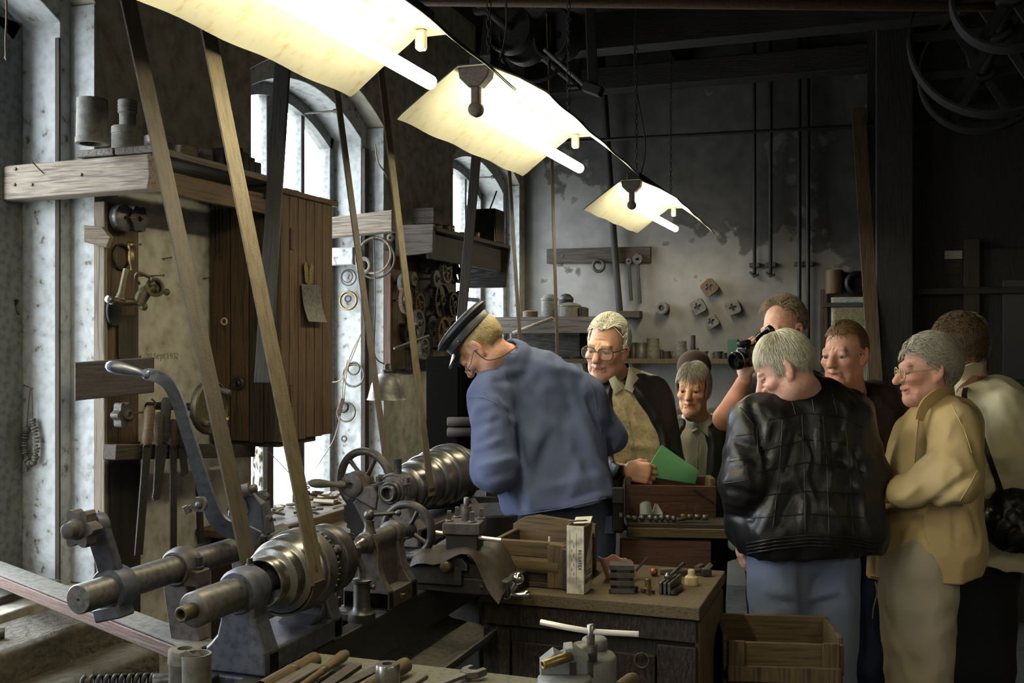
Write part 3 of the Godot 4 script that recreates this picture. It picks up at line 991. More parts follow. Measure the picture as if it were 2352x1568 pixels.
	# ball crank on the slide
	var hb := P(1140,1346,3.12)
	var cr := mb()
	var rr := (RT + FW * 0.15).normalized()
	cr.lathe(hb - rr * 0.05, rr, v2([0,0,0.011,0,0.011,0.04,0.014,0.042,0.014,0.05,0.011,0.052,0.011,0.07,0.016,0.074,0.016,0.082,0.009,0.086,0.0,0.1]), 20)
	part(slo, "crank_spindle", cr, M.brass_dull)
	var c0 := P(1190,1328,3.1)
	var c1 := P(1166,1366,3.1)
	var c3 := P(1214,1365,3.1)
	var ck := mb()
	ck.tube([c0, P(1178,1347,3.1), c1], [0.009,0.012,0.009], 12)
	ck.ball(c0,0.0185)
	ck.ball(c1,0.0165)
	ck.lathe(c1, c3 - c1, v2([0.008,0.01,0.006,0.022,0.0085,0.036,0.0125,0.052,0.0125,0.062,0.007,0.070,0,0.071]), 18,0.3)
	part(slo, "ball_crank", ck, M.chrome, "polished ball crank handle")
	handwheel(slo, "apron_wheel", V(-1.16,0.80,-3.2), V(0.25,0.0,-1), 0.11,0.010,4, M.iron_dark, 0.3)
	# chasing bar behind the headstock with its clamps, arm, star knob and lever
	var BX := -1.625
	var B := func(z: float) -> Vector3: return V(BX, 1.128, z)
	var cb := mb()
	cb.lathe(B.call(-1.795), Z, v2([0.0,0.0,0.030,0.0,0.0325,0.003,0.0325,0.80,0.03,0.803,0,0.803]), 32)
	var cbo := part(t, "chasing_bar", cb, M.steel_worn, "thick round sliding bar behind the headstock")
	part(cbo, "centre_mark", mb().cyl(B.call(-1.797), B.call(-1.793), 0.003,8,0.0), M.iron_black)
	for z in [-2.145,-2.43]:
		var bk := mb()
		bk.lathe(B.call(z + 0.03), Z, v2([0.034,0,0.040,0,0.046,0.008,0.050,0.03,0.046,0.055,0.036,0.062,0.034,0.062]), 30)
		bk.box(V(BX + 0.045,1.105, z), V(0.045,0.04,0.05), Basis(), 0.004)
		bk.prism(v2([-0.045,1.09,0.03,1.09,0.035,1.03,0.07,0.96,0.07,0.90,0.20,0.86,0.20,0.80,0.0,0.80,-0.02,0.95]), Transform3D(Basis(), V(BX, 0, z)), 0.04,0.006)
		var bko := part(t, "bar_bracket", bk, M.iron, "bracket carrying the sliding bar")
		var s2 := mb()
		bolt(s2, V(BX + 0.05,1.125, z), Vector3.UP, 0.009,0.03, true)
		part(bko, "bolt", s2, M.iron_dark)
	var am := mb()
	am.lathe(B.call(-1.885), Z, v2([0.033,0,0.046,0,0.049,0.004,0.049,0.044,0.046,0.048,0.033,0.048]), 32)
	var a0 := V(BX - 0.005,1.16,-1.905)
	var a1 := P(222,1205,2.30)
	am.bar(a0, a1,0.052,0.03, V(0.9,0.4,0), 0.006)
	am.cyl(a1 + V(0,0,0.017), a1 + V(0,0,-0.017), 0.027,20,0.004)
	am.box(V(BX, 1.075,-1.905), V(0.075,0.03,0.05), Basis.from_euler(V(0,0,0.25)), 0.004)
	var amo := part(t, "bar_arm", am, M.iron_blue, "arm clamped to the end of the sliding bar")
	var stn := []
	for k in 36:
		var an := TAU * k / 36.0
		stn.append(0.038 + 0.007 * cos(an * 6.0))
	var zer := []
	zer.resize(36)
	zer.fill(0.001)
	var sk := mb()
	sk.ring_plate(stn, zer, Transform3D(Basis(), a1 + V(-0.004,0.0,0.042)), 0.03)
	sk.lathe(a1 + V(-0.004,0,0.055), V(0,0,1), v2([0.024,0,0.022,0.01,0.018,0.012,0.017,0.03,0.012,0.033,0,0.033]), 20)
	part(amo, "star_knob", sk, M.iron, "star-shaped clamping knob")
	part(amo, "wire_loop", mb().tube(arc_pts(PX(225,1254,-1.75) , V(0.6,0,0.8) * 1.0, Vector3.UP, 0.083,0,352,44), 0.0014,5), M.brass_dull, "thin coiled wire loop")
	# lever with a steel grip
	var lp := []
	for e in [[338,859,2.52], [362,864,2.52], [388,882,2.53], [408,920,2.55], [424,972,2.57], [444,1035,2.60], [462,1095,2.63], [478,1145,2.66], [497,1190,2.69], [522,1212,2.71], [556,1222,2.73], [592,1236,2.75]]:
		lp.append(P(e[0], e[1], e[2]))
	var sm2 := smooth_path(lp, 4)
	var ws := []
	for i in sm2.size():
		var f := float(i) / sm2.size()
		ws.append(0.029 + 0.015 * smoothstep(0.35,0.85, f) - 0.006 * smoothstep(0.9,1.0, f))
	var lv := mb()
	var m3 := sm2.size()
	var rows := []
	for i in m3:
		var d: Vector3 = (sm2[min(i + 1, m3 - 1)] - sm2[max(i - 1,0)]).normalized()
		var s := d.cross(FW).normalized()
		rows.append([sm2[i] - s * ws[i] * 0.5, sm2[i] - s * ws[i] * 0.25, sm2[i] + s * ws[i] * 0.25, sm2[i] + s * ws[i] * 0.5])
	lv.sheet(rows, 0.015)
	var lvo := part(t, "feed_lever", lv, M.steel_blue, "long curved steel hand lever")
	var gp := mb()
	gp.lathe(P(242,838,2.50), P(340,860,2.52) - P(242,838,2.50), v2([0,0,0.006,0.001,0.0125,0.008,0.0155,0.022,0.015,0.04,0.011,0.07,0.0085,0.085,0.012,0.092,0.0135,0.096,0.0135,0.102,0.010,0.106,0,0.106]), 22,0.2)
	part(lvo, "lever_grip", gp, M.steel_blue, "turned steel grip")
	var lb := mb()
	var bo := P(462,1156,2.60)
	lb.hexa(bo, bo - FW * 0.02,0.020)
	lb.ball(bo - FW * 0.02,0.009)
	lb.bar(bo - RT * 0.01, P(428,1170,2.60), 0.012,0.012, FW, 0.001)
	lb.bar(P(436,1167,2.60), P(424,1172,2.60), 0.021,0.021, FW, 0.002)
	part(lvo, "pivot_bolt", lb, M.steel_worn)
	# chasing tool holder beside the lever
	var hd := mb()
	hd.prism(v2([-0.06,-0.05,0.05,-0.06,0.04,0.03,0.01,0.07,-0.02,0.075,-0.05,0.02]), frame(P(572,1180,2.86), RT, V(0.1,1,0)), 0.05,0.005)
	hd.bar(P(545,1118,2.84), P(562,1180,2.84), 0.034,0.03, RT, 0.003)
	hd.box(P(606,1176,2.88), V(0.02,0.12,0.05), Basis.from_euler(V(0,0,0.22)), 0.003)
	var hdo := part(t, "chaser_holder", hd, M.iron_blue, "tool holder block on the sliding bar")
	var hb2 := mb()
	hb2.cyl(P(528,1134,2.83), P(590,1120,2.83), 0.012,14,0.002)
	hb2.hexa(P(545,1131,2.82), P(574,1124,2.82), 0.021)
	hb2.box(P(529,1134,2.83), V(0.016,0.018,0.016), Basis.from_euler(V(0,0,0.25)), 0.002)
	part(hdo, "square_screw", hb2, M.iron)
	for e in [[540,1165], [538,1190], [612,1140], [618,1190]]:
		var b5 := mb()
		bolt(b5, P(e[0], e[1], 2.82), -RT if e[0] < 580 else -FW, 0.008,0.02)
		part(hdo, "bolt", b5, M.iron)

func torus(b: MB, o: Vector3, ax: Vector3, r: float, rr: float, k := 28, s := 8) -> MB:
	var pr := []
	for i in s + 1:
		var t := TAU * i / s
		pr.append(Vector2(r + cos(t) * rr, sin(t) * rr))
	return b.lathe(o, ax, pr, k, -1.0)
func nail(o: Vector3, d: Vector3, l := 0.05) -> MB:
	var b := mb()
	b.cyl(o, o + d * l, 0.0022,6,0.0)
	b.cyl(o + d * l, o + d * (l + 0.002), 0.005,8,0.0005)
	return b
# threaded or plain sleeve standing on a shelf
func sleeve(o: Vector3, r: float, h: float, kind: int) -> MB:
	var b := mb()
	var pr := [Vector2(r * 0.8, h * 0.5), Vector2(r * 0.8,0.0), Vector2(r, 0.0)]
	if kind == 0:  # plain with flange at the foot
		pr.append_array([Vector2(r * 1.06,0.002), Vector2(r * 1.06, h * 0.12), Vector2(r, h * 0.14), Vector2(r * 0.96, h * 0.97)])
	elif kind == 1:  # threaded body and plain collar
		var k := 0
		while 0.004 + k * 0.0042 < h * 0.68:
			pr.append(Vector2(r, 0.003 + k * 0.0042))
			pr.append(Vector2(r * 0.975,0.0051 + k * 0.0042))
			k += 1
		pr.append_array([Vector2(r * 0.97, h * 0.70), Vector2(r * 1.0, h * 0.71), Vector2(r * 1.0, h * 0.98)])
	else:
		pr.append_array([Vector2(r, h * 0.45), Vector2(r * 0.93, h * 0.47), Vector2(r * 0.93, h * 0.5), Vector2(r, h * 0.52), Vector2(r, h * 0.98)])
	pr.append_array([Vector2(r * 0.95, h), Vector2(r * 0.8, h), Vector2(r * 0.8, h * 0.5)])
	return b.lathe(o, Vector3.UP, pr, 28,0.85)

func build_left_wall_things() -> void:
	# --- shelf on a cantilever beam by the near window
	var t := thing("wall_shelf", "heavy plank shelf on a thick pale beam beside the near window", "shelf", V(-2.48,2.15,-3.0))
	var bm := part(t, "beam", mb().prism(v2([-2.84,2.262,-2.17,2.270,-2.163,2.20,-2.172,2.158,-2.84,2.146]), Transform3D(Basis(), V(0,0,-2.735)), 0.07,0.006), M.wood_pale_x, "squared pale beam end")
	for e in [[36,388], [34,424], [74,424], [187,401]]:
		var q := PZ(e[0], e[1], -2.70)
		part(bm, "bolt_head", mb().cyl(q + V(0,0,-0.002), q + V(0,0,0.004), 0.0055,10,0.001), M.iron_dark)
	part(bm, "nail", mb().cyl(PZ(100,398,-2.699), PZ(72,370,-2.66), 0.002,6,0.0), M.rust)
	for i in 2:
		part(t, "shelf_board", mb().box(V(-2.38 + 0.152 * i, 2.284,-3.08), V(0.148,0.024,0.76), Basis(), 0.004), M.wood_grey_z)
	part(t, "apron_board", mb().box(V(-2.215,2.20,-3.12), V(0.024,0.075,0.68), Basis(), 0.003), M.wood_z)
	part(t, "hind_beam", mb().box(V(-2.34,2.245,-3.42), V(0.32,0.05,0.05), Basis(), 0.003), M.wood_dark_x)
	var can := [[212,336,0.048,0.140,0, "tall plain sleeve with a flanged foot on the shelf end", M.dust_metal], [293,338,0.0505,0.084,1, "squat threaded ring collar under a smaller stub", M.dust_metal], [366,342,0.049,0.082,1, "threaded ring behind the tan belt on the shelf", M.iron], [427,356,0.041,0.074,2, "two-part cylinder with pale bands on the shelf", M.brass_dull], [468,374,0.034,0.082,1, "slim threaded sleeve in mid shelf", M.iron], [505,392,0.038,0.095,0, "dark plain cylinder toward the cupboard end", M.iron_dark]]
	for c in can:
		var o := PY(c[0], c[1], 2.297)
		o.x = clampf(o.x, -2.4,-2.25)
		var r := ray(c[0], c[1])
		o = EYE + r * ((-2.33) / r.x)
		o.y = 2.2965
		solo("metal_sleeve", c[5], "sleeve", sleeve(o, c[2], c[3], c[4]), c[6])
	var o2 := PX(293,338,-2.33)
	o2.y = 2.3810
	var stub := mb()
	stub.lathe(o2, Vector3.UP, v2([0,0,0.026,0,0.026,0.042,0.030,0.046,0.031,0.05,0.0295,0.055,0.031,0.06,0.0295,0.065,0.031,0.07,0.0295,0.075,0.031,0.08,0.03,0.086,0,0.086]), 26,0.9)
	solo("threaded_stub", "narrow threaded stub standing upright on a ring collar", "stub", stub, M.dust_metal)
	var db := mb()
	for k in 4:
		db.box(V(-2.31,2.297 + 0.05 - 0.006 * k, -3.30 - 0.04 * k), V(0.14,0.10 - 0.012 * k, 0.038), Basis(), 0.003)
	solo("toothed_block", "black toothed casting at the shelf's far end, silhouetted by the window", "casting", db, M.iron_black)

	# --- post on the wall with fittings
	var ps := thing("wall_post", "dark brown upright board nailed to the pier beside the near window", "post", V(-2.485,0,-2.93))
	part(ps, "upright", mb().box(V(-2.482,1.10,-2.935), V(0.036,2.1,0.165), Basis(), 0.004), M.wood_y)
	part(ps, "edge_strip", mb().box(V(-2.478,1.10,-2.843), V(0.045,2.1,0.018), Basis(), 0.004), M.wood_pale_y, "bleached edge strip")
	part(ps, "lower_plate", mb().box(V(-2.460,0.78,-2.94), V(0.012,1.1,0.15), Basis(), 0.003), M.wood_black_y, "blackened lower board")
	part(ps, "patch_plate", mb().prism(v2([2.90,1.77,2.99,1.77,2.99,1.56,2.915,1.58,2.90,1.64]), Transform3D(Basis(V(0,0,-1), Vector3.UP, V(1,0,0)), V(-2.459,0,0)), 0.012,0.002), M.wood_dark_y)
	var cond := struct("trim_1", mb().box(V(-2.612,1.78,-2.812), V(0.022,1.84,0.05), Basis(), 0.004), M.wood_dark_y, "brown upright strip in the near window niche")
	struct("trim_2", mb().box(V(-2.589,1.78,-4.955), V(0.022,1.84,0.045), Basis(), 0.004), M.wood_dark_y, "dark upright strip in the middle window niche")
	# fittings hung on the post: axis across the room
	var X := V(1,0,0)
	var o := PX(283,500,-2.42)
	var pul := thing("pulley_disc", "flat grey pulley disc hanging on a nail at the post top", "pulley", o)
	part(pul, "disc", mb().lathe(o - X * 0.02, X, v2([0,0,0.044,0,0.046,0.003,0.042,0.008,0.042,0.018,0.046,0.022,0.046,0.026,0.043,0.029,0.006,0.029,0.006,0.02,0,0.02]), 30), M.steel_worn)
	part(pul, "nail", nail(o - X * 0.05, X, 0.10), M.rust)
	o = PX(314,503,-2.41)
	var star := thing("star_handwheel", "dark star-shaped handwheel hung next to the pulley disc", "handwheel", o)
	var ro := []
	var ri := []
	for k in 48:
		ro.append(0.043 + 0.005 * cos(TAU * k / 48.0 * 6.0))
		ri.append(0.009)
	part(star, "wheel", mb().ring_plate(ro, ri, Transform3D(Basis(V(0,0,-1), Vector3.UP, X), o), 0.028), M.iron_dark)
	part(star, "hub", mb().lathe(o - X * 0.04, X, v2([0.012,0,0.034,0,0.036,0.006,0.034,0.012,0.04,0.016,0.034,0.024,0.012,0.026]), 24), M.iron_dark)
	part(star, "nail", nail(o - X * 0.06, X, 0.09), M.rust)
	solo("wood_offcut", "small split pale wood offcut wedged at the plaster edge", "offcut", mb().prism(v2([0,0,0.075,-0.02,0.09,0.015,0.06,0.05,0.0,0.055]), frame(PZ(196,556,-2.80), RT, Vector3.UP), 0.03,0.003), M.wood_pale_x)
	var ring := mb()
	torus(ring, PX(280,590,-2.455), X, 0.042,0.005,26)
	solo("iron_ring", "thin dark ring hung low behind the bright tap handle", "ring", ring, M.iron_dark)
	o = PX(300,562,-2.40)
	var han := thing("tap_handle", "bright turned brass tap handle hanging from a nail", "handle", o)
	part(han, "grip", mb().lathe(o, PX(303,622,-2.40) - o, v2([0,-0.012,0.010,-0.010,0.014,0.0,0.011,0.012,0.008,0.016,0.011,0.03,0.0125,0.05,0.010,0.062,0.007,0.066,0.007,0.085,0,0.086]), 18,0.4), M.brass)
	part(han, "nail", nail(o - X * 0.07, X, 0.11), M.rust)
	# brass valve
	o = PX(290,680,-2.38)
	var vl := thing("brass_valve", "dull brass valve body with side tube, loop handle and bell mouth", "valve", o)
	part(vl, "side_tube", mb().lathe(PX(275,690,-2.38), PX(292,612,-2.38) - PX(275,690,-2.38), v2([0,0,0.018,0,0.018,0.01,0.0145,0.014,0.0145,0.022,0.012,0.026,0.0115,0.11,0.009,0.112,0,0.112]), 20), M.brass_dull)
	part(vl, "cross_pipe", mb().tube([PX(255,690,-2.38), PX(285,694,-2.38), PX(330,692,-2.36)], [0.013,0.0135,0.013], 14), M.brass_dull)
	var bd := mb()
	bd.tube(smooth_path([PX(318,700,-2.36), PX(330,675,-2.35), PX(352,658,-2.33)]), [0.016,0.018,0.02,0.021,0.022,0.022,0.022,0.021,0.02,0.019,0.019,0.02,0.02], 16)
	bd.ball(PX(330,704,-2.36), 0.014)
	bd.ball(PX(347,652,-2.33), 0.016)
	part(vl, "body", bd, M.brass_dull)
	var bl := mb()
	var bo := PX(352,662,-2.33)
	bl.lathe(bo, V(0.85,0.15,0.5), v2([0.018,-0.02,0.022,0.0,0.03,0.012,0.034,0.02,0.028,0.022,0.022,0.018,0.02,0.0,0,-0.01]), 24)
	bl.ball(bo + V(0.02,0.03,0.03), 0.009)
	bl.ball(bo + V(0.035,-0.012,-0.025), 0.012)
	part(vl, "bell_mouth", bl, M.brass_dull)
	part(vl, "loop_handle", mb().tube(smooth_path([PX(320,652,-2.35), PX(311,638,-2.35), PX(318,627,-2.34), PX(338,634,-2.33), PX(352,644,-2.33)]), 0.0055,10), M.brass_dull)
	part(vl, "nail", nail(PX(310,634,-2.46), X, 0.12), M.rust)
	part(vl, "knob", mb().lathe(PX(253,688,-2.38), V(0.2,0.1,1), v2([0,-0.016,0.008,-0.016,0.012,-0.012,0.012,0.014,0.005,0.018,0,0.018]), 16), M.steel)
	solo("oval_cover", "black oval cover plate on the post below the brass valve", "cover", mb().prism(arc_poly(0.036,0.052,24), Transform3D(Basis(V(0,0,-1), Vector3.UP, X), PX(262,715,-2.447)), 0.012,0.003, true), M.iron_black)
	# plank block in front of the post
	solo("plank_block", "short thick plank with sawn pale end hung before the post", "plank", mb().prism(v2([0,0.005,0.215,0.025,0.215,0.128,0.0,0.115]), frame(P(171,924,3.40), RT * 1.0 + FW * 0.42, Vector3.UP) * Transform3D(Basis().scaled(Vector3.ONE * 1.14)), 0.03,0.004), M.wood_dark_x)
	o = PX(283,952,-2.40)
	var sk := thing("valve_knob", "lobed iron valve knob hanging under the plank block", "knob", o)
	var rl := []
	for k in 48: rl.append(0.04 + 0.006 * cos(TAU * k / 48.0 * 6.0))
	part(sk, "lobed_wheel", mb().ring_plate(rl, ri, Transform3D(Basis(V(0,0,-1), Vector3.UP, X), o), 0.03), M.iron)
	part(sk, "hub", mb().pipe(o - X * 0.03, o + X * 0.03,0.018,0.008), M.iron)
	part(sk, "hook", mb().tube(smooth_path([o + X * 0.02, o + X * 0.05 + V(0,0.01,-0.05), o + X * 0.06 + V(0,0.03,-0.09), o + X * 0.06 + V(0,0.05,-0.07)]), 0.003,6), M.rust)
	# --- tool rack
	var rk := thing("tool_rack", "narrow wooden rack bar holding files and turning tools", "rack", V(-2.40,1.26,-3.15))
	part(rk, "rack_bar", mb().bar(PX(251,1038,-2.36), PX(574,1034,-2.37), 0.05,0.055, Vector3.UP, 0.004), M.wood_dark_z)
	for e in [[370,1035], [392,1020], [402,1022]]:
		part(rk, "nail", nail(PX(e[0], e[1] + 8,-2.35), V(0.8,0.5,0.1), 0.03), M.rust)
	var tl := [[345,930,1012,1020,1275,318,0.013, M.wood_z, "long dark blade and thick tan handle, first in the rack"], [366,945,1014,1050,1148,358,0.010, M.wood_dark_z, "slim short file with dark handle"], [383,912,1006,1055,1145,358,0.013, M.wood_black_z, "short broad blade and leaning black handle"], [398,962,1016,1050,1272,398,0.012, M.wood_dark_z, "longest square blade with dull handle"], [415,972,1018,1052,1090,425,0.012, M.iron_dark, "stub tool with a socket end"]]
	for e in tl:
		var tt := thing("turning_tool", "turning tool: " + e[8], "tool", PX(e[0], e[2], -2.35), "turning tools in the wall rack")
		e[6] *= 1.3
		var h0 := PX(e[0], e[1], -2.313)
		var h1 := PX(lerpf(e[0], e[5], 0.25), e[2] + 10,-2.313)
		part(tt, "handle", mb().lathe(h0, h1 - h0, v2([0,0, e[6] * 0.7,0.002, e[6] * 1.1,0.02, e[6] * 0.95, h0.distance_to(h1) * 0.6, e[6] * 1.15, h0.distance_to(h1) * 0.85, e[6] * 0.7, h0.distance_to(h1)]), 16,0.3), e[7])
		var b1 := PX(e[5], e[4], -2.322)
		part(tt, "blade", mb().bar(h1, b1, e[6] * 2.3,0.007, V(0,0,1), 0.002), M.iron_dark)
	solo("hanging_strap", "dark flat steel strip hanging below the rack bar", "strip", mb().bar(PX(455,1060,-2.36), PX(461,1247,-2.36), 0.03,0.012, V(0,0,1), 0.002), M.iron_black)
	# wheel with shaft in front of the cupboard side
	o = PX(478,935,-2.24)
	var fw := thing("flanged_wheel", "dull brass-rimmed wheel on a stub shaft beside the cupboard", "wheel", o)
	part(fw, "wheel", mb().lathe(o - X * 0.012, X, v2([0.01,0,0.085,0,0.092,0.004,0.096,0.012,0.096,0.03,0.09,0.034,0.086,0.026,0.03,0.02,0.01,0.022]), 40), M.brass_dull)
	part(fw, "axle", mb().cyl(V(-2.5, o.y, o.z), o, 0.014,12,0.001), M.iron_dark)
	part(fw, "shaft", mb().cyl(PX(474,885,-2.26), PX(528,903,-2.17), 0.0125,16,0.002), M.iron)
	part(fw, "lower_shaft", mb().cyl(PX(440,955,-2.28), PX(480,975,-2.2), 0.012,16,0.002), M.iron)
	var hn := mb()
	hn.lathe(PX(498,957,-2.2), V(0.9,-0.2,0.1), v2([0,0,0.02,0,0.022,0.01,0.016,0.016,0.016,0.03,0,0.03]), 18)
	hn.hexa(PX(508,960,-2.18), PX(524,965,-2.16), 0.015)
	part(fw, "brass_nut", hn, M.brass)
	# --- cupboard in the window
	var cb := thing("wall_cupboard", "tall narrow brown plank cupboard standing before the middle window", "cupboard", V(-2.34,1.29,-3.67))
	part(cb, "carcass", mb().box(V(-2.345,1.77,-3.675), V(0.28,0.93,0.385), Basis(), 0.003), M.wood_dark_y)
	var xs := [-2.495,-2.40,-2.315,-2.25,-2.19]
	for i in 4:
		part(cb, "side_plank", mb().box(V((xs[i] + xs[i + 1]) * 0.5,1.765,-3.474), V(xs[i + 1] - xs[i] - 0.004,0.955 - 0.012 * (i % 2), 0.018), Basis(), 0.003), [M.wood_y, M.wood_y, M.wood_dark_y, M.wood_dark_y][i])
	var zs := [-3.475,-3.535,-3.60,-3.66,-3.725,-3.79,-3.872]
	for i in 6:
		part(cb, "door_plank", mb().box(V(-2.186,1.77 + 0.003 * (i % 2), (zs[i] + zs[i + 1]) * 0.5), V(0.02,0.955, zs[i] - zs[i + 1] - 0.004), Basis(), 0.003), M.wood_y)
	part(cb, "top_board", mb().box(V(-2.33,2.258,-3.68), V(0.33,0.022,0.45), Basis(), 0.004), M.wood_z)
	for y in [2.08,1.47]:
		part(cb, "hinge", mb().box(V(-2.174, y, -3.548), V(0.006,0.085,0.022), Basis(), 0.001), M.rust)
	part(cb, "base_board", mb().box(V(-2.34,1.283,-3.62), V(0.30,0.02,0.28), Basis(), 0.003), M.wood_dark_z)
	for e in [[-3.70,0.10], [-3.78,0.13]]:
		solo("timber_offcut", "rounded timber offcut lying on the cupboard top" if e[0] > -3.75 else "flat grey batten lying across the cupboard top", "offcut", mb().box(V(-2.36,2.269 + e[1] * 0.16, e[0]), V(0.12, e[1] * 0.32,0.12), Basis(), 0.012), M.wood_grey_z)
	# scissors-like tin cutting and paper pinned on the cupboard door
	var pp := thing("tin_template", "crumpled tin cutting pinned on the cupboard door", "template", PX(712,670,-2.165))
	for s in [-1,1]:
		part(pp, "tin_ear", mb().prism(v2([0,0, s * 0.028,0.012, s * 0.038,0.075, s * 0.02,0.095, s * 0.004,0.06]), Transform3D(Basis(V(0,0,-1), Vector3.UP, X), PX(709,655,-2.164)), 0.003,0.0008), M.brass)
	var sh := []
	for i in 9:
		var row := []
		for j in 5:
			var c := PX(lerpf(690,733, j / 4.0) + i * 0.8, lerpf(652,738, i / 8.0) + j * 0.6,-2.168)
			row.append(c + X * (0.004 + 0.02 * pow(i / 8.0,3.0)))
		sh.append(row)
	part(pp, "curled_sheet", mb().sheet(sh, 0.0012), M.steel_worn, "blotched curled sheet")
	o = PZ(515,738,-3.44)
	var rw := mb()
	torus(rw, o, V(0,0,1), 0.012,0.0035,20)
	solo("pale_washer", "small pale ring on a nail in the cupboard side", "washer", rw, M.pale_turned)
	o = PZ(548,880,-3.46)
	solo("wooden_rosette", "round dark rosette on the cupboard side", "rosette", mb().lathe(o, V(0,0,1), v2([0.006,0,0.027,0,0.028,0.006,0.022,0.012,0.014,0.009,0.009,0.016,0.006,0.012]), 26), M.iron_dark)
	for k in 3:
		solo("hanging_rod", ["square steel rod hanging by the cupboard, widest of three", "thin steel rod hanging by the cupboard, middle of three", "round steel rod hanging by the cupboard, nearest the planks"][k], "rod", mb().bar(PZ(489 + 9 * k, 462,-3.45), PZ(491 + 9 * k, [600,578,595][k], -3.45), [0.012,0.009,0.006][k], 0.007, RT, 0.001), M.iron_dark)
	# --- near reveal: cord of washers, hook, rope end
	var RZ := -2.785
	var wc := thing("washer_string", "string of small washers hanging in a loop on the pale reveal", "washers", PZ(70,980, RZ))
	part(wc, "wire", mb().tube(smooth_path([PZ(62,980, RZ + 0.01), PZ(66,920, RZ + 0.015), PZ(72,890, RZ + 0.02), PZ(74,920, RZ + 0.015), PZ(74,960, RZ + 0.012)]), 0.0013,5), M.rust)
	part(wc, "nail", mb().tube([PZ(54,884, RZ + 0.0), PZ(75,892, RZ + 0.025)], 0.0022,6), M.rust)
	var path := smooth_path([PZ(62,982, RZ + 0.014), PZ(56,1010, RZ + 0.014), PZ(57,1040, RZ + 0.014), PZ(67,1063, RZ + 0.014), PZ(79,1058, RZ + 0.014), PZ(83,1030, RZ + 0.014), PZ(80,990, RZ + 0.014), PZ(74,960, RZ + 0.014)], 5)
	for i in range(0, path.size() - 1):
		var d: Vector3 = (path[i + 1] - path[i]).normalized()
		part(wc, "washer", mb().cyl(path[i] - d * 0.0035, path[i] + d * 0.0035,0.010 + 0.0025 * sin(i * 2.1), 10,0.001), M.dust_metal)
	var hk := mb()
	hk.tube(smooth_path([PZ(14,690, RZ), PZ(26,692, RZ + 0.03), PZ(42,690, RZ + 0.035), PZ(36,702, RZ + 0.03), PZ(46,722, RZ + 0.02)]), 0.0045,8)
	solo("wall_hook", "bent iron hook in the near pale reveal", "hook", hk, M.steel_dark)
	solo("rope_end", "frayed pale rope end dangling by the near window head", "rope", mb().tube(smooth_path([P(14,-30,3.0), P(15,40,3.0), P(13,90,3.0), P(14,138,3.0)]), [0.003,0.003,0.003,0.003,0.003,0.003,0.003,0.003,0.003,0.003,0.003,0.003,0.003,0.003,0.003,0.003,0.003,0.005,0.0015], 6), M.rope)
	# --- rail and stone sill at the lower left
	var rl0 := PY(-40,1290,0.95)
	var rl1 := PY(472,1487,0.95)
	var rail := thing("bench_rail", "dusty red-brown rail running out from the window wall", "rail", V(-2.2,0.9,-2.4))
	var dd := (rl1 - rl0).normalized()
	part(rail, "rail", mb().bar(rl0 + V(0,-0.022,0), rl1 + V(0,-0.022,0), 0.038,0.08, Vector3.UP, 0.005), M.wood_red_x)
	part(rail, "dusty_top", mb().bar(rl0 + V(0,0.002,-0.0), rl1 + V(0,0.002,-0.0), 0.006,0.078, Vector3.UP, 0.001), M.dust_metal, "grey dusty top face")
	var sg := thing("stone_ledge", "worn whitewashed masonry ledge under the near window", "ledge", V(-2.45,0,-2.3))
	part(sg, "upper_step", mb().box(V(-2.37,0.66,-2.05), V(0.25,0.36,1.35), Basis(), 0.02), M.masonry)
	part(sg, "lower_step", mb().box(V(-2.235,0.37,-2.0), V(0.26,0.74,1.40), Basis(), 0.03), M.masonry)
	solo("round_bar_end", "cut steel bar end lying on the masonry ledge", "bar", mb().cyl(V(-2.34,0.857,-2.3), V(-2.42,0.857,-2.22), 0.016,16,0.002), M.steel_worn)
	# --- nails in the plaster, carved date
	for e in [[372,594], [465,640], [300,822]]:
		solo("wall_nail", ["bent nail in bare plaster above the pencilled date", "hooked nail in plaster near the cupboard", "slanting nail above the plank block"][[372,465,300].find(e[0])], "nail", nail(PX(e[0], e[1], -2.50), V(0.8,0.15,-0.5), 0.035), M.rust)
	var tm := TextMesh.new()
	var sf := SystemFont.new()
	sf.font_names = PackedStringArray(["Droid Serif"])
	sf.font_italic = true
	tm.font = sf
	tm.text = "20 Sept 1932"
	tm.font_size = 24
	tm.pixel_size = 0.0013
	tm.depth = 0.0006
	tm.horizontal_alignment = HORIZONTAL_ALIGNMENT_LEFT
	var wr := MeshInstance3D.new()
	wr.name = "pencilled_date"
	wr.mesh = tm
	wr.material_override = mat(Color(0.36,0.35,0.31), 0.9)
	wr.set_meta("label", "faint pencilled date on the plaster of the pier")
	wr.set_meta("category", "writing")
	add_child(wr)
	wr.transform = Transform3D(Basis(V(0,0,-1), Vector3.UP, X), PX(335,818,-2.4995))
	# --- far reveal of the middle window: rings, hooks, strings
	var R2 := -4.915
	var rr := [[800,637,0.042,0.004, M.iron, "thin iron hoop with a smaller ring inside on the pale reveal"], [797,635,0.030,0.004, M.dust_metal, "smaller grey hoop inside the thin iron hoop"], [800,690,0.046,0.007, M.brass, "brass ring hung on the pale reveal under the hoops"], [799,686,0.016,0.004, M.iron_dark, "dark eye ring inside the brass ring"], [812,846,0.032,0.005, M.brass_dull, "dull ring behind the knotted strings"], [812,862,0.058,0.006, M.dust_metal, "wide grey ring behind the knotted strings"], [795,946,0.050,0.005, M.brass_dull, "brass hoop low on the reveal above the handwheel"], [789,935,0.022,0.009, M.iron_dark, "thick dark bush inside the low brass hoop"], [790,1007,0.013,0.005, M.iron, "tiny bush nailed lowest on the reveal"]]
	for e in rr:
		var b := mb()
		torus(b, PZ(e[0], e[1], R2 + 0.012), V(0.15,0.1,1), e[2], e[3], 26)
		solo("metal_ring", e[5], "ring", b, e[4])
